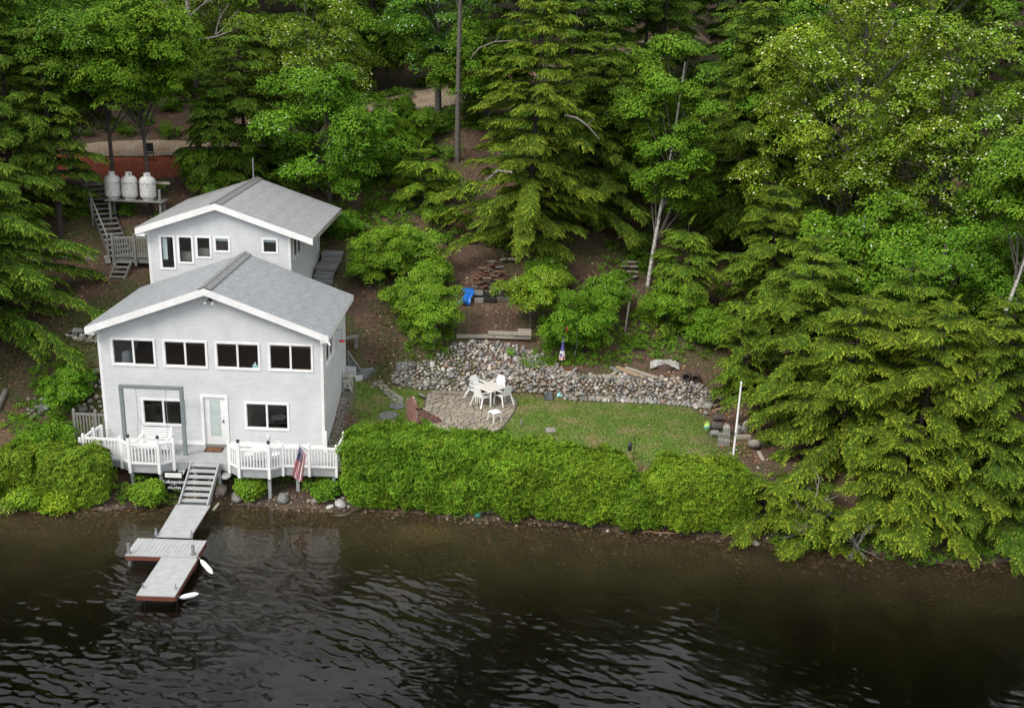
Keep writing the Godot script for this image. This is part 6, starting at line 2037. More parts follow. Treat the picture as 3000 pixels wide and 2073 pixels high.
func build_woodpile():
	var m: MB
	var wp := world_thing("woodpile", "long untidy pile of split brown firewood on the slope above the timbers", "woodpile", on_ground(1430, 868))
	var poly := world_poly([[1385, 862], [1475, 868], [1482, 850], [1470, 810], [1450, 778], [1425, 780], [1408, 815], [1395, 840]])
	var pts := scatter(poly, 0.17, 4000)
	var mats := [M.bark, M.red_bark, M.old_wood, M.lumber_dark]
	var k := 0
	for q in pts:
		if k > 200: break
		var l := rr(0.3, 0.42); var r := rr(0.045, 0.085)
		m = MB.new(); m.tube([Vector3(-l * 0.5, 0, 0), Vector3(l * 0.5, 0, 0)], [r, r], 5)
		part(wp, "split_log", m, mats[rng.randi() % 4], T(Vector3(q.x, height(q.x, q.y) + rr(0.06, 0.40), q.y), Vector3(rr(-0.3, 0.3), rr(-0.7, 0.7), rr(-0.25, 0.25))))
		k += 1
	var ed := world_thing("dark_timbers", "dark rotting timbers lying along the foot of the woodpile", "timbers", on_ground(1440, 878))
	for e in [[1389, 866, 1414, 867, 0.2, M.weathered], [1416, 866, 1448, 868, 0.16, M.black_wood], [1450, 862, 1484, 862, 0.22, M.black_wood], [1390, 880, 1416, 881, 0.08, M.weathered], [1417, 880, 1452, 882, 0.1, M.black_wood], [1455, 876, 1504, 880, 0.08, M.old_wood], [1452, 870, 1480, 871, 0.12, M.black_wood]]:
		board(ed, "timber", up(on_ground(e[0], e[1] + 4), e[4]), up(on_ground(e[2], e[3] + 4), e[4]), 0.2, 0.2, e[5])
	# blue tarp thrown over one end
	var tp := world_thing("blue_tarp", "crumpled bright blue tarp thrown over the left end of the woodpile", "tarp", on_ground(1362, 884))
	m = MB.new()
	var rows := [[1346, 1397, 838, 0.45], [1352, 1398, 846, 0.50], [1362, 1392, 853, 0.46], [1358, 1386, 862, 0.40], [1350, 1380, 872, 0.28], [1340, 1378, 884, 0.12], [1336, 1376, 889, 0.02]]
	for i in rows.size() - 1:
		for j in 8:
			var q := []
			for e in [[i, j], [i, j + 1], [i + 1, j + 1], [i + 1, j]]:
				var rw: Array = rows[e[0]]
				var px := lerpf(rw[0], rw[1], e[1] / 8.0)
				var g := at_y(px, rw[2], on_ground(1362, 886).y + rw[3])
				q.append(g + Vector3(0, 0.09 * noise_b.get_noise_2d(e[1] * 1.3, e[0] * 1.7) - 0.05 * pow(absf(e[1] / 4.0 - 1.0), 3), 0.08 * noise_b.get_noise_2d(e[1] * 1.1 + 30, e[0] * 1.3)))
			m.tri(q[0], q[1], q[2]); m.tri(q[0], q[2], q[3])
	part(tp, "cloth", m, M.tarp)
	var bb := world_thing("pale_logs", "two pale sawn logs lying on top of the woodpile's far end", "logs", on_ground(1480, 780))
	for e in [[1466, 778, 1482, 772], [1488, 774, 1512, 775]]:
		m = MB.new(); m.tube([up(on_ground(e[0], e[1]), 0.25), up(on_ground(e[2], e[3]), 0.25)], [0.06, 0.06], 7)
		part(bb, "log", m, M.pale_wood)
	var rb := world_thing("stacked_boards", "stack of pale weathered boards on the dark slope beside the birch", "boards", on_ground(1840, 790))
	for e in [[1823, 773, 1872, 774, 0.3], [1823, 781, 1870, 782, 0.2], [1806, 831, 1866, 808, 0.15], [1838, 792, 1872, 794, 0.12]]:
		board(rb, "board", up(on_ground(e[0], e[1] + 10), e[4]), up(on_ground(e[2], e[3] + 10), e[4]), 0.15, 0.08, M.pale_wood)

func build_shore():
	var m: MB
	var bk := thing("teal_bucket", "bright teal plastic bucket standing at the water's edge below the hedge", "bucket", at_y(1398, 1512, 0.02), 0.4)
	m = MB.new(); m.lathe([Vector2(0.0, 0.0), Vector2(0.11, 0.0), Vector2(0.155, 0.27), Vector2(0.165, 0.275), Vector2(0.155, 0.285), Vector2(0.14, 0.27), Vector2(0.10, 0.02), Vector2(0, 0.02)], 18)
	part(bk, "pail", m, M.teal)
	m = MB.new(); m.tube([Vector3(-0.16, 0.26, 0), Vector3(-0.14, 0.18, 0.12), Vector3(0, 0.14, 0.17), Vector3(0.14, 0.18, 0.12), Vector3(0.16, 0.26, 0)], [0.006, 0.006, 0.006, 0.006, 0.006], 5)
	part(bk, "handle", m, M.white)
	var rb := world_thing("shore_board", "low weathered board holding the bank behind the teal bucket", "board", at_y(1395, 1492, 0.2))
	board(rb, "board", at_y(1335, 1489, 0.2), at_y(1452, 1499, 0.2), 0.05, 0.18, M.weathered)
	var rp := world_thing("shore_post", "short grey post at the water's edge below the clipped hedge", "post", at_y(1225, 1480, 0.1))
	board(rp, "post", at_y(1226, 1482, -0.05), at_y(1226, 1482, -0.05) + Vector3(0, 0.42, 0), 0.09, 0.09, M.weathered)
	var dw := world_thing("driftwood", "forked pale driftwood branch lying along the water's edge", "driftwood", at_y(1930, 1560, 0.05))
	m = MB.new(); m.tube([at_y(1882, 1560, 0.08), at_y(1898, 1555, 0.14), at_y(1930, 1560, 0.06), at_y(1985, 1562, 0.08)], [0.015, 0.03, 0.03, 0.014], 6); m.tube([at_y(1925, 1560, 0.06), at_y(1908, 1567, 0.04)], [0.02, 0.01], 5)
	part(dw, "branch", m, mat(Color(0.42, 0.24, 0.12), 0.9, M.grain, 1.0))
	var dw2 := world_thing("driftwood", "thin grey driftwood stick lying by the white shore stones", "driftwood", at_y(1030, 1500, 0.04))
	m = MB.new(); m.tube([at_y(985, 1512, 0.03), at_y(1010, 1508, 0.06), at_y(1052, 1487, 0.05)], [0.012, 0.022, 0.012], 6)
	part(dw2, "branch", m, M.dead)
	# the stones one can pick out along the edge
	for e in [[997, 1480, 0.50, 0, "big white block stone at the water's edge by the hedge"], [967, 1489, 0.30, 0, "white rounded stone in the water next to the white block"], [1004, 1463, 0.20, 0, "small white stone above the white block by the hedge"], [951, 1468, 0.24, 1, "pale stone under the right end of the deck"], [693, 1462, 0.62, 2, "large grey boulder right of the dock stairs"], [650, 1440, 0.66, 4, "tall tan boulder against the dock stairs"], [636, 1452, 0.22, 4, "small tan stone below the tan boulder"], [838, 1454, 0.26, 1, "pale flat stone on the shore below the flag"], [828, 1466, 0.55, 3, "long dark stone on the shore below the flag"], [922, 1472, 0.38, 5, "brown stone on the shore below the deck post"], [905, 1470, 0.26, 4, "small brown stone beside the shore stones below the deck post"], [880, 1404, 0.55, 8, "reddish flat stone under the deck below the flag"], [393, 1430, 0.28, 1, "pale tan stone on the bank among the left shrubs"], [398, 1465, 0.40, 8, "rusty brown stone on the bank among the left shrubs"], [1022, 1487, 0.16, 1, "small tan stone right of the white block"], [2215, 1598, 0.35, 1, "pale shore stone under the overhanging hemlock"]]:
		var p := on_ground(e[0], e[1])
		var o := world_thing("shore_stone", e[4], "stone", p)
		var s = stone_part(o, "stone", up(p, e[2] * 0.12), e[2], 0.75)
		s.material_override = mat(Color(0.66, 0.65, 0.63), 0.8, M.blotch, 2.0) if e[3] == 0 else stone_mats()[e[3]]
	# pebbles along the edge and stones on the lake bed: beyond counting
	var xf := []; var cols := []
	for i in 1500:
		var x := rr(-9, 30)
		var z := 2.5 + shore_shift(x) + rr(-0.55, 0.5)
		var s := rr(0.04, 0.12) * (1.6 if rng.randf() < 0.08 else 1.0)
		xf.append(Transform3D(Basis.from_euler(Vector3(rr(-0.4, 0.4), rr(0, 6), rr(-0.4, 0.4))).scaled(Vector3(s, s, s)), Vector3(x, height(x, z) + s * 0.1, z)))
		cols.append(jitter(Color(0.20, 0.13, 0.09) if rng.randf() < 0.75 else stone_color() * 0.8, 0.25))
	tag(many(self, "shore_pebbles", stones[3], M.stone, xf, cols), "brown pebbles strewn along the water's edge", "pebbles", "", "stuff")
	xf = []; cols = []
	for i in 2200:
		var x := rr(-10, 31)
		var t := rng.randf()
		var z := 2.7 + shore_shift(x) + t * t * 2.6
		var s := rr(0.06, 0.20)
		xf.append(Transform3D(Basis.from_euler(Vector3(rr(-0.4, 0.4), rr(0, 6), rr(-0.4, 0.4))).scaled(Vector3(s, s * 0.7, s)), Vector3(x, height(x, z), z)))
		cols.append(jitter(Color(0.26, 0.17, 0.09) if rng.randf() < 0.25 else Color(0.17, 0.135, 0.09), 0.3))
	tag(many(self, "lake_bed_stones", stones[4], M.stone, xf, cols), "brown stones lying on the shallow lake bed", "stones", "", "stuff")

# ---------------------------------------------------------------- plants
func hemlock(label: String, base: Vector3, h: float, r: float, seed_: int, group := "", bare := 0.06, tint := Color(1, 1, 1), dense := 1.0, lean := Vector3.ZERO) -> Node3D:
	var rg := RandomNumberGenerator.new(); rg.seed = seed_
	var o := world_thing("hemlock_tree", label, "tree", base, group)
	var m := MB.new()
	var tr := 0.05 + h * 0.012
	var axis := func(t: float): return base + Vector3.UP * h * t + lean * t + Vector3(0.15 * sin(t * 4.0 + seed_), 0, 0.15 * cos(t * 3.0 + seed_))
	var pts := [base - Vector3.UP * 0.4]; var rad := [tr * 1.25]
	for k in 9:
		pts.append(axis.call(k / 8.0)); rad.append(tr * (1.0 - 0.93 * k / 8.0))
	m.tube(pts, rad, 8)
	part(o, "trunk", m, M.bark)
	var bm := MB.new()
	var xf := [[], []]; var cols := [[], []]
	var y := maxf(bare * h, 0.3)
	var az := rg.randf() * TAU
	while y < h * 0.985:
		var t := y / h
		var reach := r * pow(1.0 - t, 0.72) * (0.55 + 0.45 * minf(1.0, (t - bare * 0.6) * 8.0 + 0.3)) + 0.25
		var count := int(rg.randi_range(4, 5) * dense + 0.5)
		for k in count:
			az += 2.4 + rg.randf_range(-0.4, 0.4)
			var l := reach * rg.randf_range(0.48, 1.15)
			var d := Vector3(cos(az), 0, sin(az))
			var p0: Vector3 = axis.call(t)
			var rise := 0.25 * t - 0.02
			var path := func(s: float): return p0 + d * s + Vector3.UP * (s * rise - 0.055 * s * s)
			bm.tube([p0, path.call(l * 0.5), path.call(l * 0.9)], [0.012 + 0.008 * l, 0.01 + 0.004 * l, 0.005], 4, false)
			var s := minf(0.22 * l, 0.5)
			while s < l:
				var f_out := s / maxf(l, 0.1)
				for twin in (2 if s < l - 0.35 else 3):
					var p: Vector3 = path.call(s) + Vector3(0, rg.randf_range(-0.08, 0.05), 0)
					var yaw := rg.randf_range(0.25, 1.15) * (1.0 if twin == 0 else -1.0) if s < l - 0.35 else (twin - 1) * 0.55 + rg.randf_range(-0.25, 0.25)
					var dd := d.rotated(Vector3.UP, yaw)
					var pitch := -0.14 - 0.28 * f_out + rg.randf_range(-0.22, 0.16) + 0.40 * t
					var x := (dd * cos(pitch) + Vector3.UP * sin(pitch)).normalized()
					var z := x.cross(Vector3.UP).normalized()
					var yy := z.cross(x).normalized()
					var roll := rg.randf_range(-0.5, 0.5)
					var sc := rg.randf_range(0.42, 0.80) * (0.85 + 0.06 * minf(l, 3.0)) * (0.7 if t > 0.92 else 1.0)
					var w := rg.randi() % 2
					xf[w].append(Transform3D(Basis(x, yy.rotated(x, roll), z.rotated(x, roll)) * Basis.from_scale(Vector3(sc, sc, sc)), p))
					var f := rg.randf_range(0.70, 1.22)
					cols[w].append(Color(tint.r * f * rg.randf_range(0.92, 1.1), tint.g * f, tint.b * f))
				s += 0.19 + 0.08 * rg.randf()
		y += (0.56 + 0.06 * h / 10.0) / dense * rg.randf_range(0.7, 1.3)
	xf[0].append(T(axis.call(0.97), Vector3(0, 0, 1.35), Vector3.ONE * 0.5)); cols[0].append(tint)
	part(o, "branches", bm, M.bark)
	for w in 2:
		if not xf[w].is_empty(): tag(many(o, "crown", bough[(w + seed_) % 3], M.hemlock, xf[w], cols[w]), "", "", "", "stuff")
	return o

func broadleaf(label: String, base: Vector3, h: float, r: float, seed_: int, opt := {}) -> Node3D:
	var rg := RandomNumberGenerator.new(); rg.seed = seed_
	var o := world_thing(opt.get("called", "maple_tree"), label, opt.get("category", "tree"), base, opt.get("group", ""))
	var bare: float = opt.get("bare", 0.3)
	var tint: Color = opt.get("tint", Color(1, 1, 1))
	var lean: Vector3 = opt.get("lean", Vector3.ZERO)
	var tr: float = opt.get("trunk", 0.05 + h * 0.010)
	var bark: Material = opt.get("bark", M.bark_grey)
	var meshes: Array = opt.get("leaves", clump)
	var size: float = opt.get("size", 1.0)
	var axis := func(t: float): return base + Vector3.UP * h * t + lean * t + Vector3(0.25 * sin(t * 3.0 + seed_), 0, 0.2 * cos(t * 2.6 + seed_)) * minf(1.0, h / 8.0) * t
	var pts := [base - Vector3.UP * 0.3]; var rad := [tr * 1.2]
	for k in 8:
		pts.append(axis.call(k / 8.0)); rad.append(tr * (1.0 - 0.82 * k / 8.0))
	if opt.get("stems", 1) == 1:
		var m := MB.new(); m.tube(pts, rad, 9)
		part(o, "trunk", m, bark)
	else:
		for q in opt.stems:
			var m := MB.new()
			var a: float = TAU * q / float(opt.stems) + rg.randf()
			var e := Vector3(cos(a), 0, sin(a)) * r * 0.4
			m.tube([base + e * 0.25 - Vector3.UP * 0.2, base + e * 0.6 + Vector3.UP * h * 0.4, base + e + Vector3.UP * h * 0.8], [tr, tr * 0.8, tr * 0.3], 6)
			part(o, "stem", m, bark)
	var lm := MB.new()
	var ctr: Vector3 = axis.call((1.0 + bare) * 0.5)
	var hh := h * (1.0 - bare) * 0.5
	var lobes: int = opt.get("lobes", int(13 + r * 6.5))
	var per: int = opt.get("per", 22)
	var xf := [[], []]; var cols := [[], []]
	for i in lobes:
		var q := (i + 0.5) / lobes
		var vy := 1.0 - 2.0 * q
		var a := i * 2.39996 + rg.randf_range(-0.5, 0.5)
		var hor := sqrt(maxf(0.0, 1.0 - vy * vy))
		var k := rg.randf_range(opt.get("inner", 0.50), opt.get("outer", 0.95)) if i > 0 else 0.85
		var c := ctr + Vector3(cos(a) * hor * r * k, vy * hh * k, sin(a) * hor * r * k)
		var lr := r * rg.randf_range(0.20, 0.33) + 0.22
		var ly := lr * rg.randf_range(0.40, 0.60)
		var root: Vector3 = axis.call(clampf((c.y - base.y) / h - 0.22, bare * 0.7, 0.92))
		if opt.get("stems", 1) == 1 or h > 3:
			lm.tube([root, root.lerp(c, 0.55) + Vector3.UP * 0.12 * lr, c], [tr * 0.34 * clampf(1.3 - (c.y - base.y) / h, 0.3, 1.0) + 0.008, 0.012 + tr * 0.12, 0.008], 5, false)
		var lt := rg.randf_range(0.82, 1.18)
		for j in per:
			var d := Vector3(rg.randfn(), rg.randfn() * 0.9 + 0.35, rg.randfn()).normalized()
			var s := pow(rg.randf(), 0.4)
			var p := c + Vector3(d.x * lr * s, d.y * ly * s, d.z * lr * s)
			var nrm := (Vector3.UP * 1.1 + Vector3(d.x, 0.2 * d.y, d.z) * 0.8 + Vector3(rg.randf_range(-0.3, 0.3), 0, rg.randf_range(-0.3, 0.3))).normalized()
			var x := nrm.cross(Vector3(sin(j * 1.7), 0.1, cos(j * 1.7))).normalized()
			var sc := size * rg.randf_range(0.6, 1.05)
			var w := rg.randi() % 2
			xf[w].append(Transform3D(Basis(x, nrm, x.cross(nrm)) * Basis.from_scale(Vector3(sc, sc, sc)), p))
			var f := lt * rg.randf_range(0.8, 1.18)
			cols[w].append(Color(tint.r * f * rg.randf_range(0.9, 1.12), tint.g * f, tint.b * f))
	if not lm.v.is_empty(): part(o, "limbs", lm, opt.get("limb_bark", bark))
	for w in 2:
		if not xf[w].is_empty(): tag(many(o, "crown", meshes[(w + seed_) % meshes.size()], M.leaf, xf[w], cols[w]), "", "", "", "stuff")
	return o
func shrub(label: String, base: Vector3, h: float, r: float, seed_: int, tint := Color(1, 1, 1), opt := {}) -> Node3D:
	var d := {"called": "leafy_shrub", "category": "shrub", "bare": 0.08, "stems": 4, "trunk": 0.022, "tint": tint, "size": 0.62, "lobes": int(10 + r * 9), "per": 16, "inner": 0.30, "outer": 1.12}
	for k in opt: d[k] = opt[k]
	return broadleaf(label, base, h, r, seed_, d)

func hedge(label: String, x0: float, x1: float, z0: float, z1: float, y1: float, seed_: int, tint: Color, called := "clipped_hedge", power := 5.0, size := 0.36, per := 84.0):
	var rg := RandomNumberGenerator.new(); rg.seed = seed_
	var y0 := minf(height((x0 + x1) * 0.5, z1), height((x0 + x1) * 0.5, z0)) + 0.05
	y0 = maxf(y0, 0.10)
	var c := Vector3((x0 + x1) * 0.5, (y0 + y1) * 0.5, (z0 + z1) * 0.5)
	var hf := Vector3((x1 - x0) * 0.5, (y1 - y0) * 0.5, (z1 - z0) * 0.5)
	var o := world_thing(called, label, "hedge", Vector3(c.x, y0, c.z), "")
	var shape := func(d: Vector3):
		var k := pow(pow(absf(d.x), power) + pow(absf(d.y), power) + pow(absf(d.z), power), -1.0 / power)
		var p := c + Vector3(d.x * hf.x, d.y * hf.y, d.z * hf.z) * k
		var bump := 0.22 * noise_a.get_noise_3d(p.x * 2.2, p.y * 2.2 + seed_, p.z * 2.2) + 0.12 * noise_c.get_noise_3d(p.x * 6.0, p.y * 6.0, p.z * 6.0)
		return p + (p - c).normalized() * bump
	# dark inner twigs: a lump well inside the leaves
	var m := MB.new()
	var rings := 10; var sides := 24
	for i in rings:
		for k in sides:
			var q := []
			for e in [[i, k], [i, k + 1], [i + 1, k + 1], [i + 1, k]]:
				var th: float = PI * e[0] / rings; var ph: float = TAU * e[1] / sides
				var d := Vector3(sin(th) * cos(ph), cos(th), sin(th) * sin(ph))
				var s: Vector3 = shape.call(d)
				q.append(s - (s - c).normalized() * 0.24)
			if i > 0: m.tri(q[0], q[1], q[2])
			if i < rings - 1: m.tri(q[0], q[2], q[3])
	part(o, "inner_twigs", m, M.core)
	var area := 4.0 * (hf.x * hf.y * 2 + hf.x * hf.z * 2 + hf.y * hf.z * 2) * 0.8
	var n := int(area * per)
	var xf := []; var cols := []
	var wx := hf.y * hf.z; var wy := hf.x * hf.z; var wz := hf.x * hf.y
	for i in n:
		var f := rg.randf() * (wx + wy + wz)
		var d := Vector3(rg.randf_range(-1, 1), rg.randf_range(-1, 1), rg.randf_range(-1, 1))
		var sg := 1.0 if rg.randf() < 0.5 else -1.0
		if f < wx: d.x = sg
		elif f < wx + wy: d.y = 1.0
		else: d.z = 1.0 if rg.randf() < 0.7 else -1.0
		d = d.normalized()
		var p: Vector3 = shape.call(d)
		var pw := Vector3(signf(d.x) * pow(absf(d.x), power - 1) / hf.x, signf(d.y) * pow(absf(d.y), power - 1) / hf.y, signf(d.z) * pow(absf(d.z), power - 1) / hf.z)
		var nrm := (pw.normalized() + Vector3(rg.randf_range(-0.5, 0.5), rg.randf_range(0.0, 0.7), rg.randf_range(-0.5, 0.5))).normalized()
		p -= pw.normalized() * (rg.randf_range(0.0, 0.2) if rg.randf() < 0.93 else rg.randf_range(-0.22, 0.0))
		var x := nrm.cross(Vector3(sin(i * 1.3), 0.2, cos(i * 1.3))).normalized()
		var sc := size * rg.randf_range(0.7, 1.2)
		xf.append(Transform3D(Basis(x, nrm, x.cross(nrm)) * Basis.from_scale(Vector3(sc, sc, sc)), p))
		var k := 0.80 * rg.randf_range(0.65, 1.3) * (1.0 + 0.45 * noise_a.get_noise_3d(p.x * 1.5, p.y * 1.5, p.z * 1.5))
		cols.append(Color(tint.r * k * rg.randf_range(0.9, 1.15), tint.g * k, tint.b * k))
	tag(many(o, "foliage", hedge_clump, M.hedge, xf, cols), "", "", "", "stuff")
	return o

func build_hedges():
	var g := Color(1.25, 1.3, 1.1)
	hedge("tall flat-topped clipped hedge beginning right beside the deck", 5.45, 9.2, 0.75, 2.55, 3.05, 1, Color(1.0, 1.22, 0.9))
	hedge("clipped hedge section in front of the patio, continuing the flat-topped one", 8.4, 11.9, 0.92, 2.80, 2.98, 2, Color(1.02, 1.22, 0.9))
	hedge("looser hedge section in front of the lawn slab", 10.9, 14.6, 1.10, 3.15, 2.78, 3, Color(1.12, 1.25, 0.9), "clipped_hedge", 3.8)
	hedge("rounded hedge section left of the gap with the lantern", 13.4, 16.4, 1.45, 3.40, 2.62, 4, Color(1.2, 1.28, 0.9), "clipped_hedge", 3.6)
	hedge("low leafy hedge filling the gap below the black lantern", 15.6, 17.6, 1.9, 3.7, 1.85, 5, Color(1.1, 1.25, 0.9), "clipped_hedge", 3.0)
	hedge("rounded bright hedge section beside the white flagpole", 16.9, 20.9, 1.85, 3.75, 2.75, 6, Color(1.3, 1.34, 0.95), "clipped_hedge", 3.2)
	hedge("boxy bright green clipped shrub left of the deck, next to the railing", -6.0, -3.28, 1.90, 3.15, 2.20, 7, g, "clipped_shrub")
	hedge("narrow bright green clipped shrub at the end of the concrete walk", -7.5, -6.05, 1.75, 3.2, 2.05, 8, g, "clipped_shrub", 4.0)

func build_trees():
	var tall := func(px, py, z): return at_z(px, py, z)
	# hemlocks whose tips show: the tip's pixel, the distance, the spread
	var hs := [
		[-40, -150, -12.5, 4.3, "tall dark hemlock left of the hillside stairs", 0.05, Color(0.9, 0.98, 0.9)],
		[-95, 380, -4.5, 5.4, "broad hemlock on the slope left of the lake house", 0.10, Color(0.95, 1.05, 0.9)],
		[105, 40, -11.8, 2.3, "hemlock with leaning forked trunk beside the cream box", 0.30, Color(0.95, 1.0, 0.9)],
		[700, 60, -17.5, 3.4, "dark hemlock close behind the cabin roof ridge", 0.05, Color(0.9, 1.0, 0.9)],
		[620, 230, -16.0, 2.1, "dark hemlock between the cabin and the propane tanks", 0.12, Color(0.9, 1.0, 0.9)],
		[1590, -70, -13.6, 4.9, "tall yellow-green hemlock standing above the woodpile", 0.10, Color(1.25, 1.15, 0.9)],
		[1775, 60, -17.5, 4.0, "hemlock close behind the tall one above the woodpile", 0.06, Color(1.0, 1.0, 0.9)],
		[2240, -60, -17.5, 4.6, "tall hemlock right of the birch with the white trunk", 0.05, Color(1.05, 1.05, 0.9)],
		[2290, 540, -10.5, 3.3, "mid-height hemlock on the slope behind the stone wall's end", 0.05, Color(1.1, 1.1, 0.9)],
		[2410, 690, -3.4, 3.8, "full hemlock spreading over the end of the lawn behind the flagpole", 0.06, Color(1.15, 1.15, 0.9)],
		[2540, 860, 0.8, 3.6, "broad hemlock on the shore with boughs over the water", 0.10, Color(1.2, 1.1, 0.85)],
		[2770, 880, 2.2, 4.1, "hemlock leaning far out over the lake at the point", 0.05, Color(1.25, 1.12, 0.85)],
		[2975, 850, 1.6, 3.9, "hemlock at the far end of the wooded shore", 0.05, Color(1.15, 1.08, 0.85)],
		[2020, 650, -10.5, 2.2, "small dense hemlock beside the stacked boards", 0.05, Color(1.1, 1.15, 0.9)],
		[1235, 430, -16.5, 2.6, "bright young hemlock on the slope between cabin and woodpile", 0.04, Color(1.35, 1.4, 1.0)],
		[2195, 870, -5.5, 1.4, "slim young hemlock leaning over the end of the stone wall", 0.08, Color(1.2, 1.2, 0.9)],
		[2440, 420, -13.0, 3.8, "hemlock half hidden among the poplars on the right slope", 0.05, Color(1.0, 1.05, 0.9)],
		[2270, 1360, 2.9, 1.7, "low drooping hemlock on the bank beside the rounded hedge", 0.05, Color(1.25, 1.15, 0.8)],
		[2665, 760, -1.8, 3.2, "upright hemlock between the two big shore hemlocks", 0.05, Color(1.05, 1.1, 0.85)],
		[2660, 1230, 3.6, 2.3, "low hemlock under the broad shore hemlock", 0.08, Color(1.2, 1.1, 0.8)],
		[2930, 1230, 3.4, 2.6, "low dark hemlock at the foot of the leaning shore hemlock", 0.06, Color(0.9, 0.95, 0.8)],
		[2390, 1400, 3.6, 1.8, "low hemlock with bare lower stems at the water's edge", 0.12, Color(1.2, 1.1, 0.8)]]
	var i := 0
	for e in hs:
		var tip: Vector3 = tall.call(e[0], e[1], e[2])
		var b := Vector3(tip.x, height(tip.x, e[2]), e[2])
		hemlock(e[4], b, tip.y - b.y, e[3], 200 + i, "", e[5], e[6], 1.15)
		i += 1
	var bs := [
		[900, -60, -21.0, 4.2, "poplar with white-flashing leaves behind the cabin", {"called": "poplar_tree", "leaves": aspen_clump, "bare": 0.15, "tint": Color(1.15, 1.1, 0.9)}],
		[960, 190, -16.4, 3.5, "bright maple right behind the cabin roof", {"bare": 0.05, "tint": Color(0.9, 1.15, 0.9)}],
		[150, -120, -17.0, 4.4, "dark maple above the hillside stairs", {"bare": 0.2, "tint": Color(0.75, 0.9, 0.8)}],
		[640, -60, -22.5, 4.4, "olive green oak behind the parking place", {"called": "oak_tree", "bare": 0.2, "tint": Color(0.95, 0.95, 0.8)}],
		[2560, -140, -12.5, 5.4, "large poplar with white-flashing leaves on the right slope", {"called": "poplar_tree", "leaves": aspen_clump, "bare": 0.12, "tint": Color(1.3, 1.2, 0.9), "lobes": 62}],
		[2830, 40, -10.5, 4.8, "poplar with pale leaf undersides above the leaning birch", {"called": "poplar_tree", "leaves": aspen_clump, "bare": 0.12, "tint": Color(1.1, 1.1, 0.9), "lobes": 54}],
		[2560, 560, -7.0, 3.5, "rounded green maple in front of the large poplar", {"bare": 0.06, "tint": Color(0.95, 1.12, 0.9)}],
		[2800, 640, -4.6, 3.9, "green maple behind the shore hemlocks", {"bare": 0.06, "tint": Color(0.85, 1.08, 0.9)}],
		[2960, 760, -5.5, 3.4, "maple at the right end of the wooded shore", {"bare": 0.06, "tint": Color(0.9, 1.1, 0.9)}],
		[1730, 240, -21.0, 3.6, "maple behind the tall hemlocks on the hill", {"bare": 0.1, "tint": Color(0.85, 1.0, 0.85)}],
		[1855, 130, -19.0, 3.2, "maple behind the birch with the white trunk", {"bare": 0.1, "tint": Color(0.95, 1.05, 0.85)}],
		[1440, 60, -24.0, 3.4, "dark maple beside the dirt road", {"bare": 0.25, "tint": Color(0.8, 0.92, 0.8)}],
		[1080, 20, -32.0, 4.2, "dark maple on the far side of the dirt road", {"bare": 0.25, "tint": Color(0.8, 0.92, 0.8)}]]
	for e in bs:
		var tip: Vector3 = tall.call(e[0], e[1], e[2])
		var b := Vector3(tip.x, height(tip.x, e[2]), e[2])
		broadleaf(e[4], b, tip.y - b.y, e[3], 300 + i, e[5])
		i += 1
	# trees placed by their feet
	var tree_feet := [
		[337, 624, 10.0, 3.4, "thin-trunked maple in front of the first propane tank", {"bare": 0.52, "trunk": 0.13, "bark": M.bark, "tint": Color(0.75, 0.9, 0.8)}],
		[441, 630, 10.5, 3.6, "thin-trunked maple in front of the third propane tank", {"bare": 0.50, "trunk": 0.12, "bark": M.bark, "tint": Color(0.9, 1.0, 0.75)}],
		[1284, 345, 9.5, 3.0, "twin-stemmed poplar with white-flashing leaves below the dirt road", {"called": "poplar_tree", "leaves": aspen_clump, "bare": 0.28, "trunk": 0.22, "tint": Color(0.8, 1.05, 1.0)}],
		[1340, 475, 22.0, 4.6, "thick tall grey trunk with high crown below the dirt road", {"called": "ash_tree", "bare": 0.5, "trunk": 0.16, "tint": Color(0.7, 0.9, 0.8)}],
		[1898, 838, 12.6, 2.3, "birch with slender white trunk on the dark slope", {"called": "birch_tree", "bare": 0.20, "limb_bark": M.bark_grey, "trunk": 0.115, "bark": M.birch, "tint": Color(0.95, 1.1, 0.9), "lean": Vector3(0.9, 0, 0)}]]
	for e in tree_feet:
		broadleaf(e[4], on_ground(e[0], e[1]), e[2], e[3], 300 + i, e[5])
		i += 1
	# the leaning birch: its trunk crosses the gap between the shore hemlocks and the maples
	var mid := at_z(2938, 920, -0.8)
	var gy := height(mid.x - 1.0, -0.8)
	broadleaf("leaning birch with white trunk at the right edge of the woods", Vector3(mid.x - (mid.y - gy) * 0.2, gy, -0.8), 13.0, 2.2, 300 + i, {"called": "birch_tree", "bare": 0.72, "trunk": 0.12, "bark": M.birch, "limb_bark": M.bark_grey, "tint": Color(0.95, 1.1, 0.85), "lean": Vector3(2.6, 0, 0)})
	i += 1
	for e in [[[1378, 172, -20.6], [1405, 140, -20.2], [1450, 122, -19.8], [1516, 118, -19.4], "bare grey limb arching over the dirt road"], [[1654, 337, -11.6], [1690, 345, -11.3], [1722, 368, -11.2], [1757, 408, -11.2], "bare grey limb sticking out of the tall hemlock above the woodpile"], [[1500, 505, -9.6], [1458, 500, -9.5], [1440, 515, -9.4], [1420, 530, -9.4], "short bare limb on the tall hemlock above the woodpile"]]:
		var lp := []
		for k in 4: lp.append(at_z(e[k][0], e[k][1], e[k][2]))
		var lo := world_thing("dead_limb", e[4], "limb", lp[0])
		var lm := MB.new(); lm.tube(lp, [0.06, 0.05, 0.04, 0.02], 6); lm.tube([lp[2], lp[2] + Vector3(0.3, 0.4, 0.1)], [0.025, 0.01], 5)
		part(lo, "limb", lm, M.dead)
	dead_tree(at_z(560, 150, -20.0))
	dead_shrub(Vector3(0, 0, 0))
	# leafy shrubs on the slopes
	var y := Color(1.15, 1.25, 1.0); var d := Color(0.95, 1.1, 0.85)
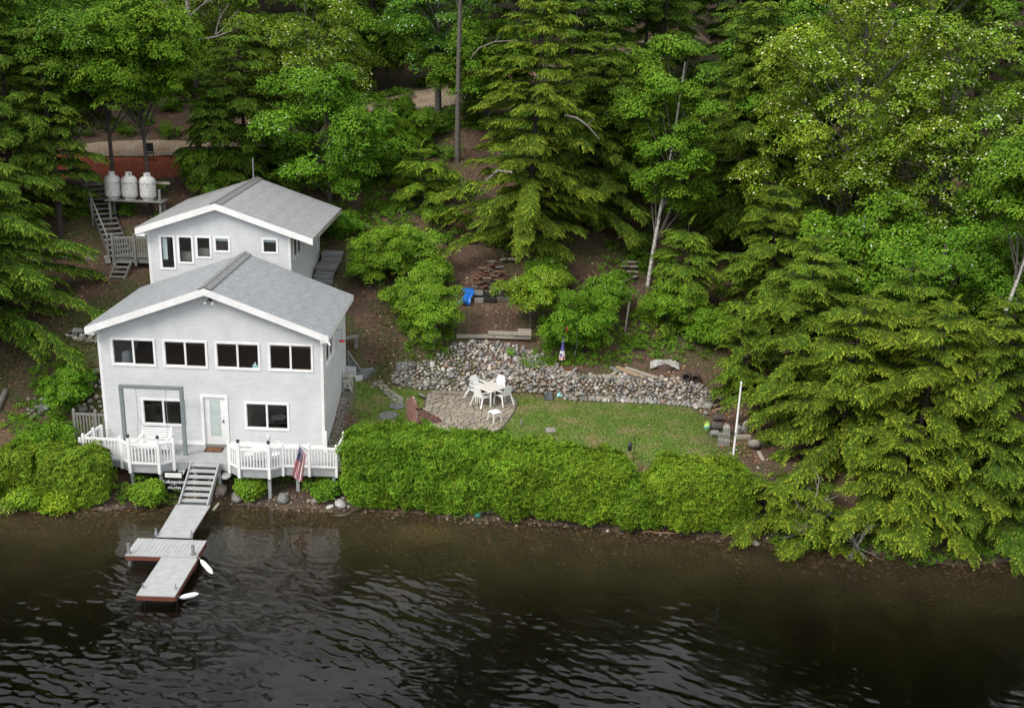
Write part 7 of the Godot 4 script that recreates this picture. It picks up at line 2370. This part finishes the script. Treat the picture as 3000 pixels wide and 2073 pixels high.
	for e in [
		[1105, 835, 2.7, 1.25, y, "bright shrub right of the cabin steps, upper left of the leafy group"], [1185, 815, 2.6, 1.35, y, "bright shrub next to the leaf-strewn gully"], [1215, 940, 2.3, 1.3, y, "shrub on the path side of the two-stemmed bush"], [1262, 1016, 2.8, 1.3, y, "round bush on two bare stems above the rock slope"], [1268, 850, 1.5, 0.7, y, "leafy shrub left of the blue tarp"],
		[1552, 968, 3.0, 1.35, Color(1.35, 1.35, 1.0), "round lollipop bush on a single stem right of the woodpile"], [1690, 1028, 2.9, 1.75, Color(0.95, 1.15, 0.9), "wide dense bush behind the windsock"], [1770, 935, 2.2, 1.3, Color(0.9, 1.1, 0.9), "dense bush between the windsock bush and the stacked boards"],
		[1600, 860, 1.8, 1.1, d, "small shrub behind the lollipop bush"], [1955, 960, 2.4, 1.4, Color(1.0, 1.15, 0.9), "leafy shrub at the foot of the small dense hemlock"],
		[195, 1190, 1.5, 1.0, Color(0.85, 1.1, 0.8), "dense green bush on the slope left of the lake house"], [120, 1335, 1.1, 0.85, Color(0.85, 1.1, 0.8), "low green bush behind the narrow clipped shrub"],
		[437, 1472, 0.75, 0.40, y, "taller leafy shrub in front of the real estate sign"], [735, 1446, 0.6, 0.38, y, "leafy shrub under the railing bay with the round table"], [955, 1450, 0.5, 0.4, Color(0.9, 1.1, 0.9), "small shrub beside the deck's corner post"],
		[20, 1440, 1.2, 0.8, Color(1.0, 0.9, 0.7), "yellowing shrub at the left end of the shore"], [85, 1480, 0.7, 0.6, Color(1.3, 1.35, 1.0), "low bright shrub at the water below the clipped shrubs"], [180, 1490, 0.45, 0.45, Color(1.5, 1.4, 0.9), "small yellow-green shrub at the water below the clipped shrubs"],
		[1165, 440, 1.6, 1.4, d, "understorey shrub below the dirt road"], [1235, 400, 1.5, 1.3, d, "understorey shrub by the twin-stemmed poplar"], [1100, 520, 2.0, 1.5, Color(0.85, 1.05, 0.85), "understorey shrub below the road at the cabin's back corner"], [1180, 330, 0.8, 0.6, Color(0.85, 1.0, 0.8), "small round shrub at the edge of the dirt road"], [1010, 690, 1.2, 0.9, Color(0.8, 1.0, 0.8), "low shrub beside the cabin side steps"], [620, 560, 2.4, 1.5, Color(0.85, 1.0, 0.8), "shrub behind the cabin roof's left slope"],
		[2090, 1010, 1.6, 1.1, d, "small shrub behind the clay drums"], [1640, 1010, 1.2, 0.9, Color(0.95, 1.15, 0.9), "low shrub left of the windsock"]]:
		var opt := {}
		if e[0] == 1552: opt = {"stems": 1, "bare": 0.36, "trunk": 0.05}
		if e[0] == 1262: opt = {"stems": 2, "bare": 0.30, "trunk": 0.05}
		shrub(e[5], on_ground(e[0], e[1]), e[2], e[3], 400 + i, e[4], opt)
		i += 1
	# the forest behind: rows of trees up the hill
	var rg := RandomNumberGenerator.new(); rg.seed = 77
	var rows := [[-24.0, 5.2], [-33.0, 5.4], [-38.5, 5.4], [-45.0, 5.6], [-53.0, 6.5], [-63.0, 8.0]]
	for row in rows:
		var x: float = -34.0 + row[0] * 0.30
		while x < 46.0 - row[0] * 0.42:
			var z: float = row[0] + rg.randf_range(-2.2, 2.2)
			var xx: float = x + rg.randf_range(-1.2, 1.2)
			x += row[1] * rg.randf_range(0.75, 1.15)
			# keep the road, the mulch and their sight lines open
			if z > -31.0 and xx > -18.0 and xx < 10.5: continue
			if z > -37.0 and xx > 3.0 and xx < 10.0: continue
			var b := Vector3(xx, height(xx, z), z)
			var hgt := rg.randf_range(12.0, 17.0)
			if rg.randf() < 0.55:
				hemlock("dark hemlock in the forest on the hill above the dirt road", b, hgt, rg.randf_range(3.2, 4.2), 500 + i, "hemlocks of the hill forest", 0.18, Color(0.75, 0.85, 0.80) * rg.randf_range(0.85, 1.15), 0.72)
			else:
				broadleaf("dark leafy tree in the forest on the hill above the dirt road", b, hgt, rg.randf_range(3.4, 4.4), 500 + i, {"bare": 0.3, "tint": Color(0.72, 0.84, 0.78) * rg.randf_range(0.85, 1.15), "group": "leafy trees of the hill forest", "per": 18, "size": 1.15, "called": "forest_tree"})
			i += 1
	# the same woods go on along the shore to both sides
	for e in [[-14.5, -1.5], [-17.5, -7.0], [-20.0, -13.0], [-16.5, -18.5], [-23.0, -2.0], [34.5, -6.0], [33.0, -13.0], [37.5, -1.0], [39.0, -10.0], [30.0, -18.0], [25.5, -19.5], [36.5, 3.5], [-22.0, -21.0], [19.0, -25.0], [14.5, -20.0]]:
		var b := Vector3(e[0], height(e[0], e[1]), e[1])
		if rg.randf() < 0.6: hemlock("hemlock in the woods closing in beside the clearing", b, rg.randf_range(11, 14), rg.randf_range(3.4, 4.4), 600 + i, "hemlocks beside the clearing", 0.1, Color(0.8, 0.92, 0.85), 0.85)
		else: broadleaf("maple in the woods closing in beside the clearing", b, rg.randf_range(11, 14), rg.randf_range(3.6, 4.6), 600 + i, {"bare": 0.2, "tint": Color(0.75, 0.95, 0.85), "group": "maples beside the clearing"})
		i += 1

func dead_branch(m: MB, p: Vector3, d: Vector3, l: float, r: float, depth: int, rg: RandomNumberGenerator):
	var q := p + d * l * 0.5 + Vector3(rg.randf_range(-0.08, 0.08), rg.randf_range(-0.06, 0.1), rg.randf_range(-0.08, 0.08)) * l
	var e := q + (d + Vector3(rg.randf_range(-0.3, 0.3), rg.randf_range(-0.15, 0.3), rg.randf_range(-0.3, 0.3))).normalized() * l * 0.5
	m.tube([p, q, e], [r, r * 0.75, r * 0.45], 5, false)
	if depth > 0:
		for k in 3:
			var s := p.lerp(e, rg.randf_range(0.35, 1.0))
			dead_branch(m, s, (d + Vector3(rg.randf_range(-0.9, 0.9), rg.randf_range(-0.4, 0.6), rg.randf_range(-0.9, 0.9))).normalized(), l * rg.randf_range(0.4, 0.65), r * 0.5, depth - 1, rg)
func dead_tree(at: Vector3):
	var rg := RandomNumberGenerator.new(); rg.seed = 4
	var b := Vector3(at.x, height(at.x, at.z), at.z)
	var o := world_thing("dead_tree", "bare grey dead tree with crooked limbs above the parking place", "tree", b)
	var m := MB.new(); m.tube([b - Vector3.UP * 0.3, b + Vector3(0.2, 4, 0), at + Vector3(0, 1.5, 0), at + Vector3(-0.3, 6.0, 0)], [0.2, 0.17, 0.13, 0.05], 8)
	part(o, "trunk", m, M.dead)
	m = MB.new()
	for e in [[-0.6, Vector3(-1, 0.45, 0.3), 3.4], [-0.2, Vector3(-1, 0.35, 0.5), 3.0], [0.5, Vector3(1, 0.35, 0.3), 3.0], [-1.2, Vector3(1, 0.2, 0.5), 2.6], [1.2, Vector3(-0.8, 0.6, -0.2), 2.4], [1.8, Vector3(0.8, 0.6, 0.2), 2.2]]:
		dead_branch(m, at + Vector3(0, e[0], 0), e[1].normalized(), e[2], 0.07, 2, rg)
	part(o, "limbs", m, M.dead)
func dead_shrub(_p: Vector3):
	var rg := RandomNumberGenerator.new(); rg.seed = 8
	for e in [[2370, 1600, 2.0, "bare grey snag standing at the water under the hemlocks"], [2500, 1640, 1.3, "bare grey brush hanging over the water under the hemlocks"]]:
		var b := on_ground(e[0], e[1])
		var o := world_thing("bare_snag", e[3], "snag", b)
		var m := MB.new()
		dead_branch(m, b - Vector3.UP * 0.1, Vector3(0.05, 1, 0.1).normalized(), e[2], 0.06, 2, rg)
		for k in 9: dead_branch(m, b + Vector3.UP * e[2] * rg.randf_range(0.2, 0.8), Vector3(rg.randf_range(-1, 1), rg.randf_range(-0.5, 0.8), rg.randf_range(-0.2, 1)).normalized(), e[2] * 0.5, 0.02, 1, rg)
		part(o, "branches", m, M.dead)

func build_ground_cover():
	var xf := []; var cols := []
	# short grass on the lawn and in thin patches on the slopes
	for i in 110000:
		var x := rr(-12, 21.5); var z := rr(-9.5, 1.2)
		if absf(x) < 4.4 and z < 0.1 and z > -5.3: continue
		if x < 5.3 and x > -4.7 and z > -0.1: continue
		var lw := in_lawn(x, z)
		var keep := lw * clampf(0.75 - 0.9 * noise_a.get_noise_2d(x * 1.6, z * 1.6), 0.08, 1.0)
		if lw < 0.2:
			keep = 0.5 * clampf(0.1 + 1.4 * noise_c.get_noise_2d(x * 2 + 9, z * 2), 0, 1)
			if z < -5.2 and x > 6.5: keep *= 0.3
		if rng.randf() > keep: continue
		var s := rr(0.03, 0.06) * (1.0 if lw > 0.3 else 1.9)
		xf.append(Transform3D(Basis(Vector3.UP, rr(0, TAU)) * Basis.from_scale(Vector3(s * 1.3, s, s * 1.3)), Vector3(x, height(x, z) - 0.005, z)))
		cols.append(jitter(Color(0.105, 0.185, 0.026) if rng.randf() < 0.8 else Color(0.22, 0.18, 0.08), 0.25))
	tag(many(self, "lawn_grass", tuft, M.grass, xf, cols), "short patchy grass on the lawn and slopes", "grass", "", "stuff")
	# fallen leaves
	xf = []; cols = []
	for i in 52000:
		var x := rr(-13, 31); var z := rr(-30, 4.6)
		if absf(x) < 4.4 and z < 0.1 and z > -5.3: continue
		if x < 5.3 and x > -4.7 and z > -0.1: continue
		if x > -4.5 and x < 1.9 and z < -6.2 and z > -13: continue
		if height(x, z) < 0.03: continue
		var lw := in_lawn(x, z)
		if lw > 0.4 and rng.randf() < 0.93: continue
		if noise_a.get_noise_2d(x * 1.1 + 50, z * 1.1) < rr(-0.5, 0.15): continue
		var s := rr(0.06, 0.14)
		xf.append(Transform3D(Basis.from_euler(Vector3(rr(-0.5, 0.5), rr(0, TAU), rr(-0.5, 0.5))) * Basis.from_scale(Vector3(s, s, s)), Vector3(x, height(x, z) + 0.015, z)))
		var k := rng.randf()
		cols.append(jitter(Color(0.24, 0.115, 0.06) if k < 0.55 else (Color(0.36, 0.23, 0.14) if k < 0.85 else Color(0.46, 0.38, 0.26)), 0.3))
	tag(many(self, "leaf_litter", dead_leaf, M.litter, xf, cols), "brown fallen leaves strewn over the slopes", "leaf litter", "", "stuff")
	# weeds and ferns
	xf = []; cols = []
	var zones := [[[1540, 1075], [1590, 1030], [1790, 1000], [1830, 960], [2070, 960], [2090, 1060], [1900, 1055], [1700, 1072]], [[1060, 500], [1180, 420], [1260, 440], [1280, 600], [1200, 720], [1090, 700]], [[0, 1250], [120, 1060], [200, 1060], [240, 1280], [60, 1320]], [[1500, 1045], [1640, 1010], [1680, 1050], [1560, 1085]], [[1180, 960], [1330, 960], [1310, 1040], [1200, 1060]], [[600, 1415], [800, 1425], [950, 1440], [960, 1410], [700, 1400]], [[340, 1430], [520, 1430], [520, 1475], [350, 1480]], [[1000, 640], [1060, 720], [1080, 620]], [[1960, 980], [2080, 900], [2100, 1010]], [[2190, 1575], [2330, 1540], [2600, 1540], [2960, 1560], [2960, 1640], [2700, 1660], [2450, 1625], [2250, 1600]]]
	var seen := 0
	for zn in zones:
		var poly := world_poly(zn)
		for p in scatter(poly, 0.24, 2600):
			if rng.randf() < 0.35: continue
			for k in 3:
				var s := rr(0.22, 0.50) * (0.85 if seen in [5, 6] else 1.0)
				var q: Vector2 = p + Vector2(rr(-0.15, 0.15), rr(-0.15, 0.15))
				xf.append(Transform3D(Basis.from_euler(Vector3(rr(-0.6, 0.6), rr(0, TAU), rr(-0.6, 0.6))) * Basis.from_scale(Vector3(s, s, s)), Vector3(q.x, height(q.x, q.y) + rr(0.02, 0.48 if seen in [5, 6] else 0.30), q.y)))
				cols.append(jitter(Color(0.9, 1.1, 0.85), 0.35))
		seen += 1
	for i in 1500:
		var x := rr(-20, 32); var z := rr(-32, -13)
		if noise_c.get_noise_2d(x * 3, z * 3) < 0.05: continue
		if z > -26 and z < -16 and x < -5: continue
		for k in 5:
			var s := rr(0.4, 0.8)
			var q := Vector2(x + rr(-0.4, 0.4), z + rr(-0.4, 0.4))
			xf.append(Transform3D(Basis.from_euler(Vector3(rr(-0.5, 0.5), rr(0, TAU), rr(-0.5, 0.5))) * Basis.from_scale(Vector3(s, s, s)), Vector3(q.x, height(q.x, q.y) + rr(0.05, 0.5), q.y)))
			cols.append(jitter(Color(0.75, 0.95, 0.75), 0.3))
	tag(many(self, "undergrowth", clump[1], M.leaf, xf, cols), "weeds and ferns growing over the slopes and the bank", "undergrowth", "", "stuff")
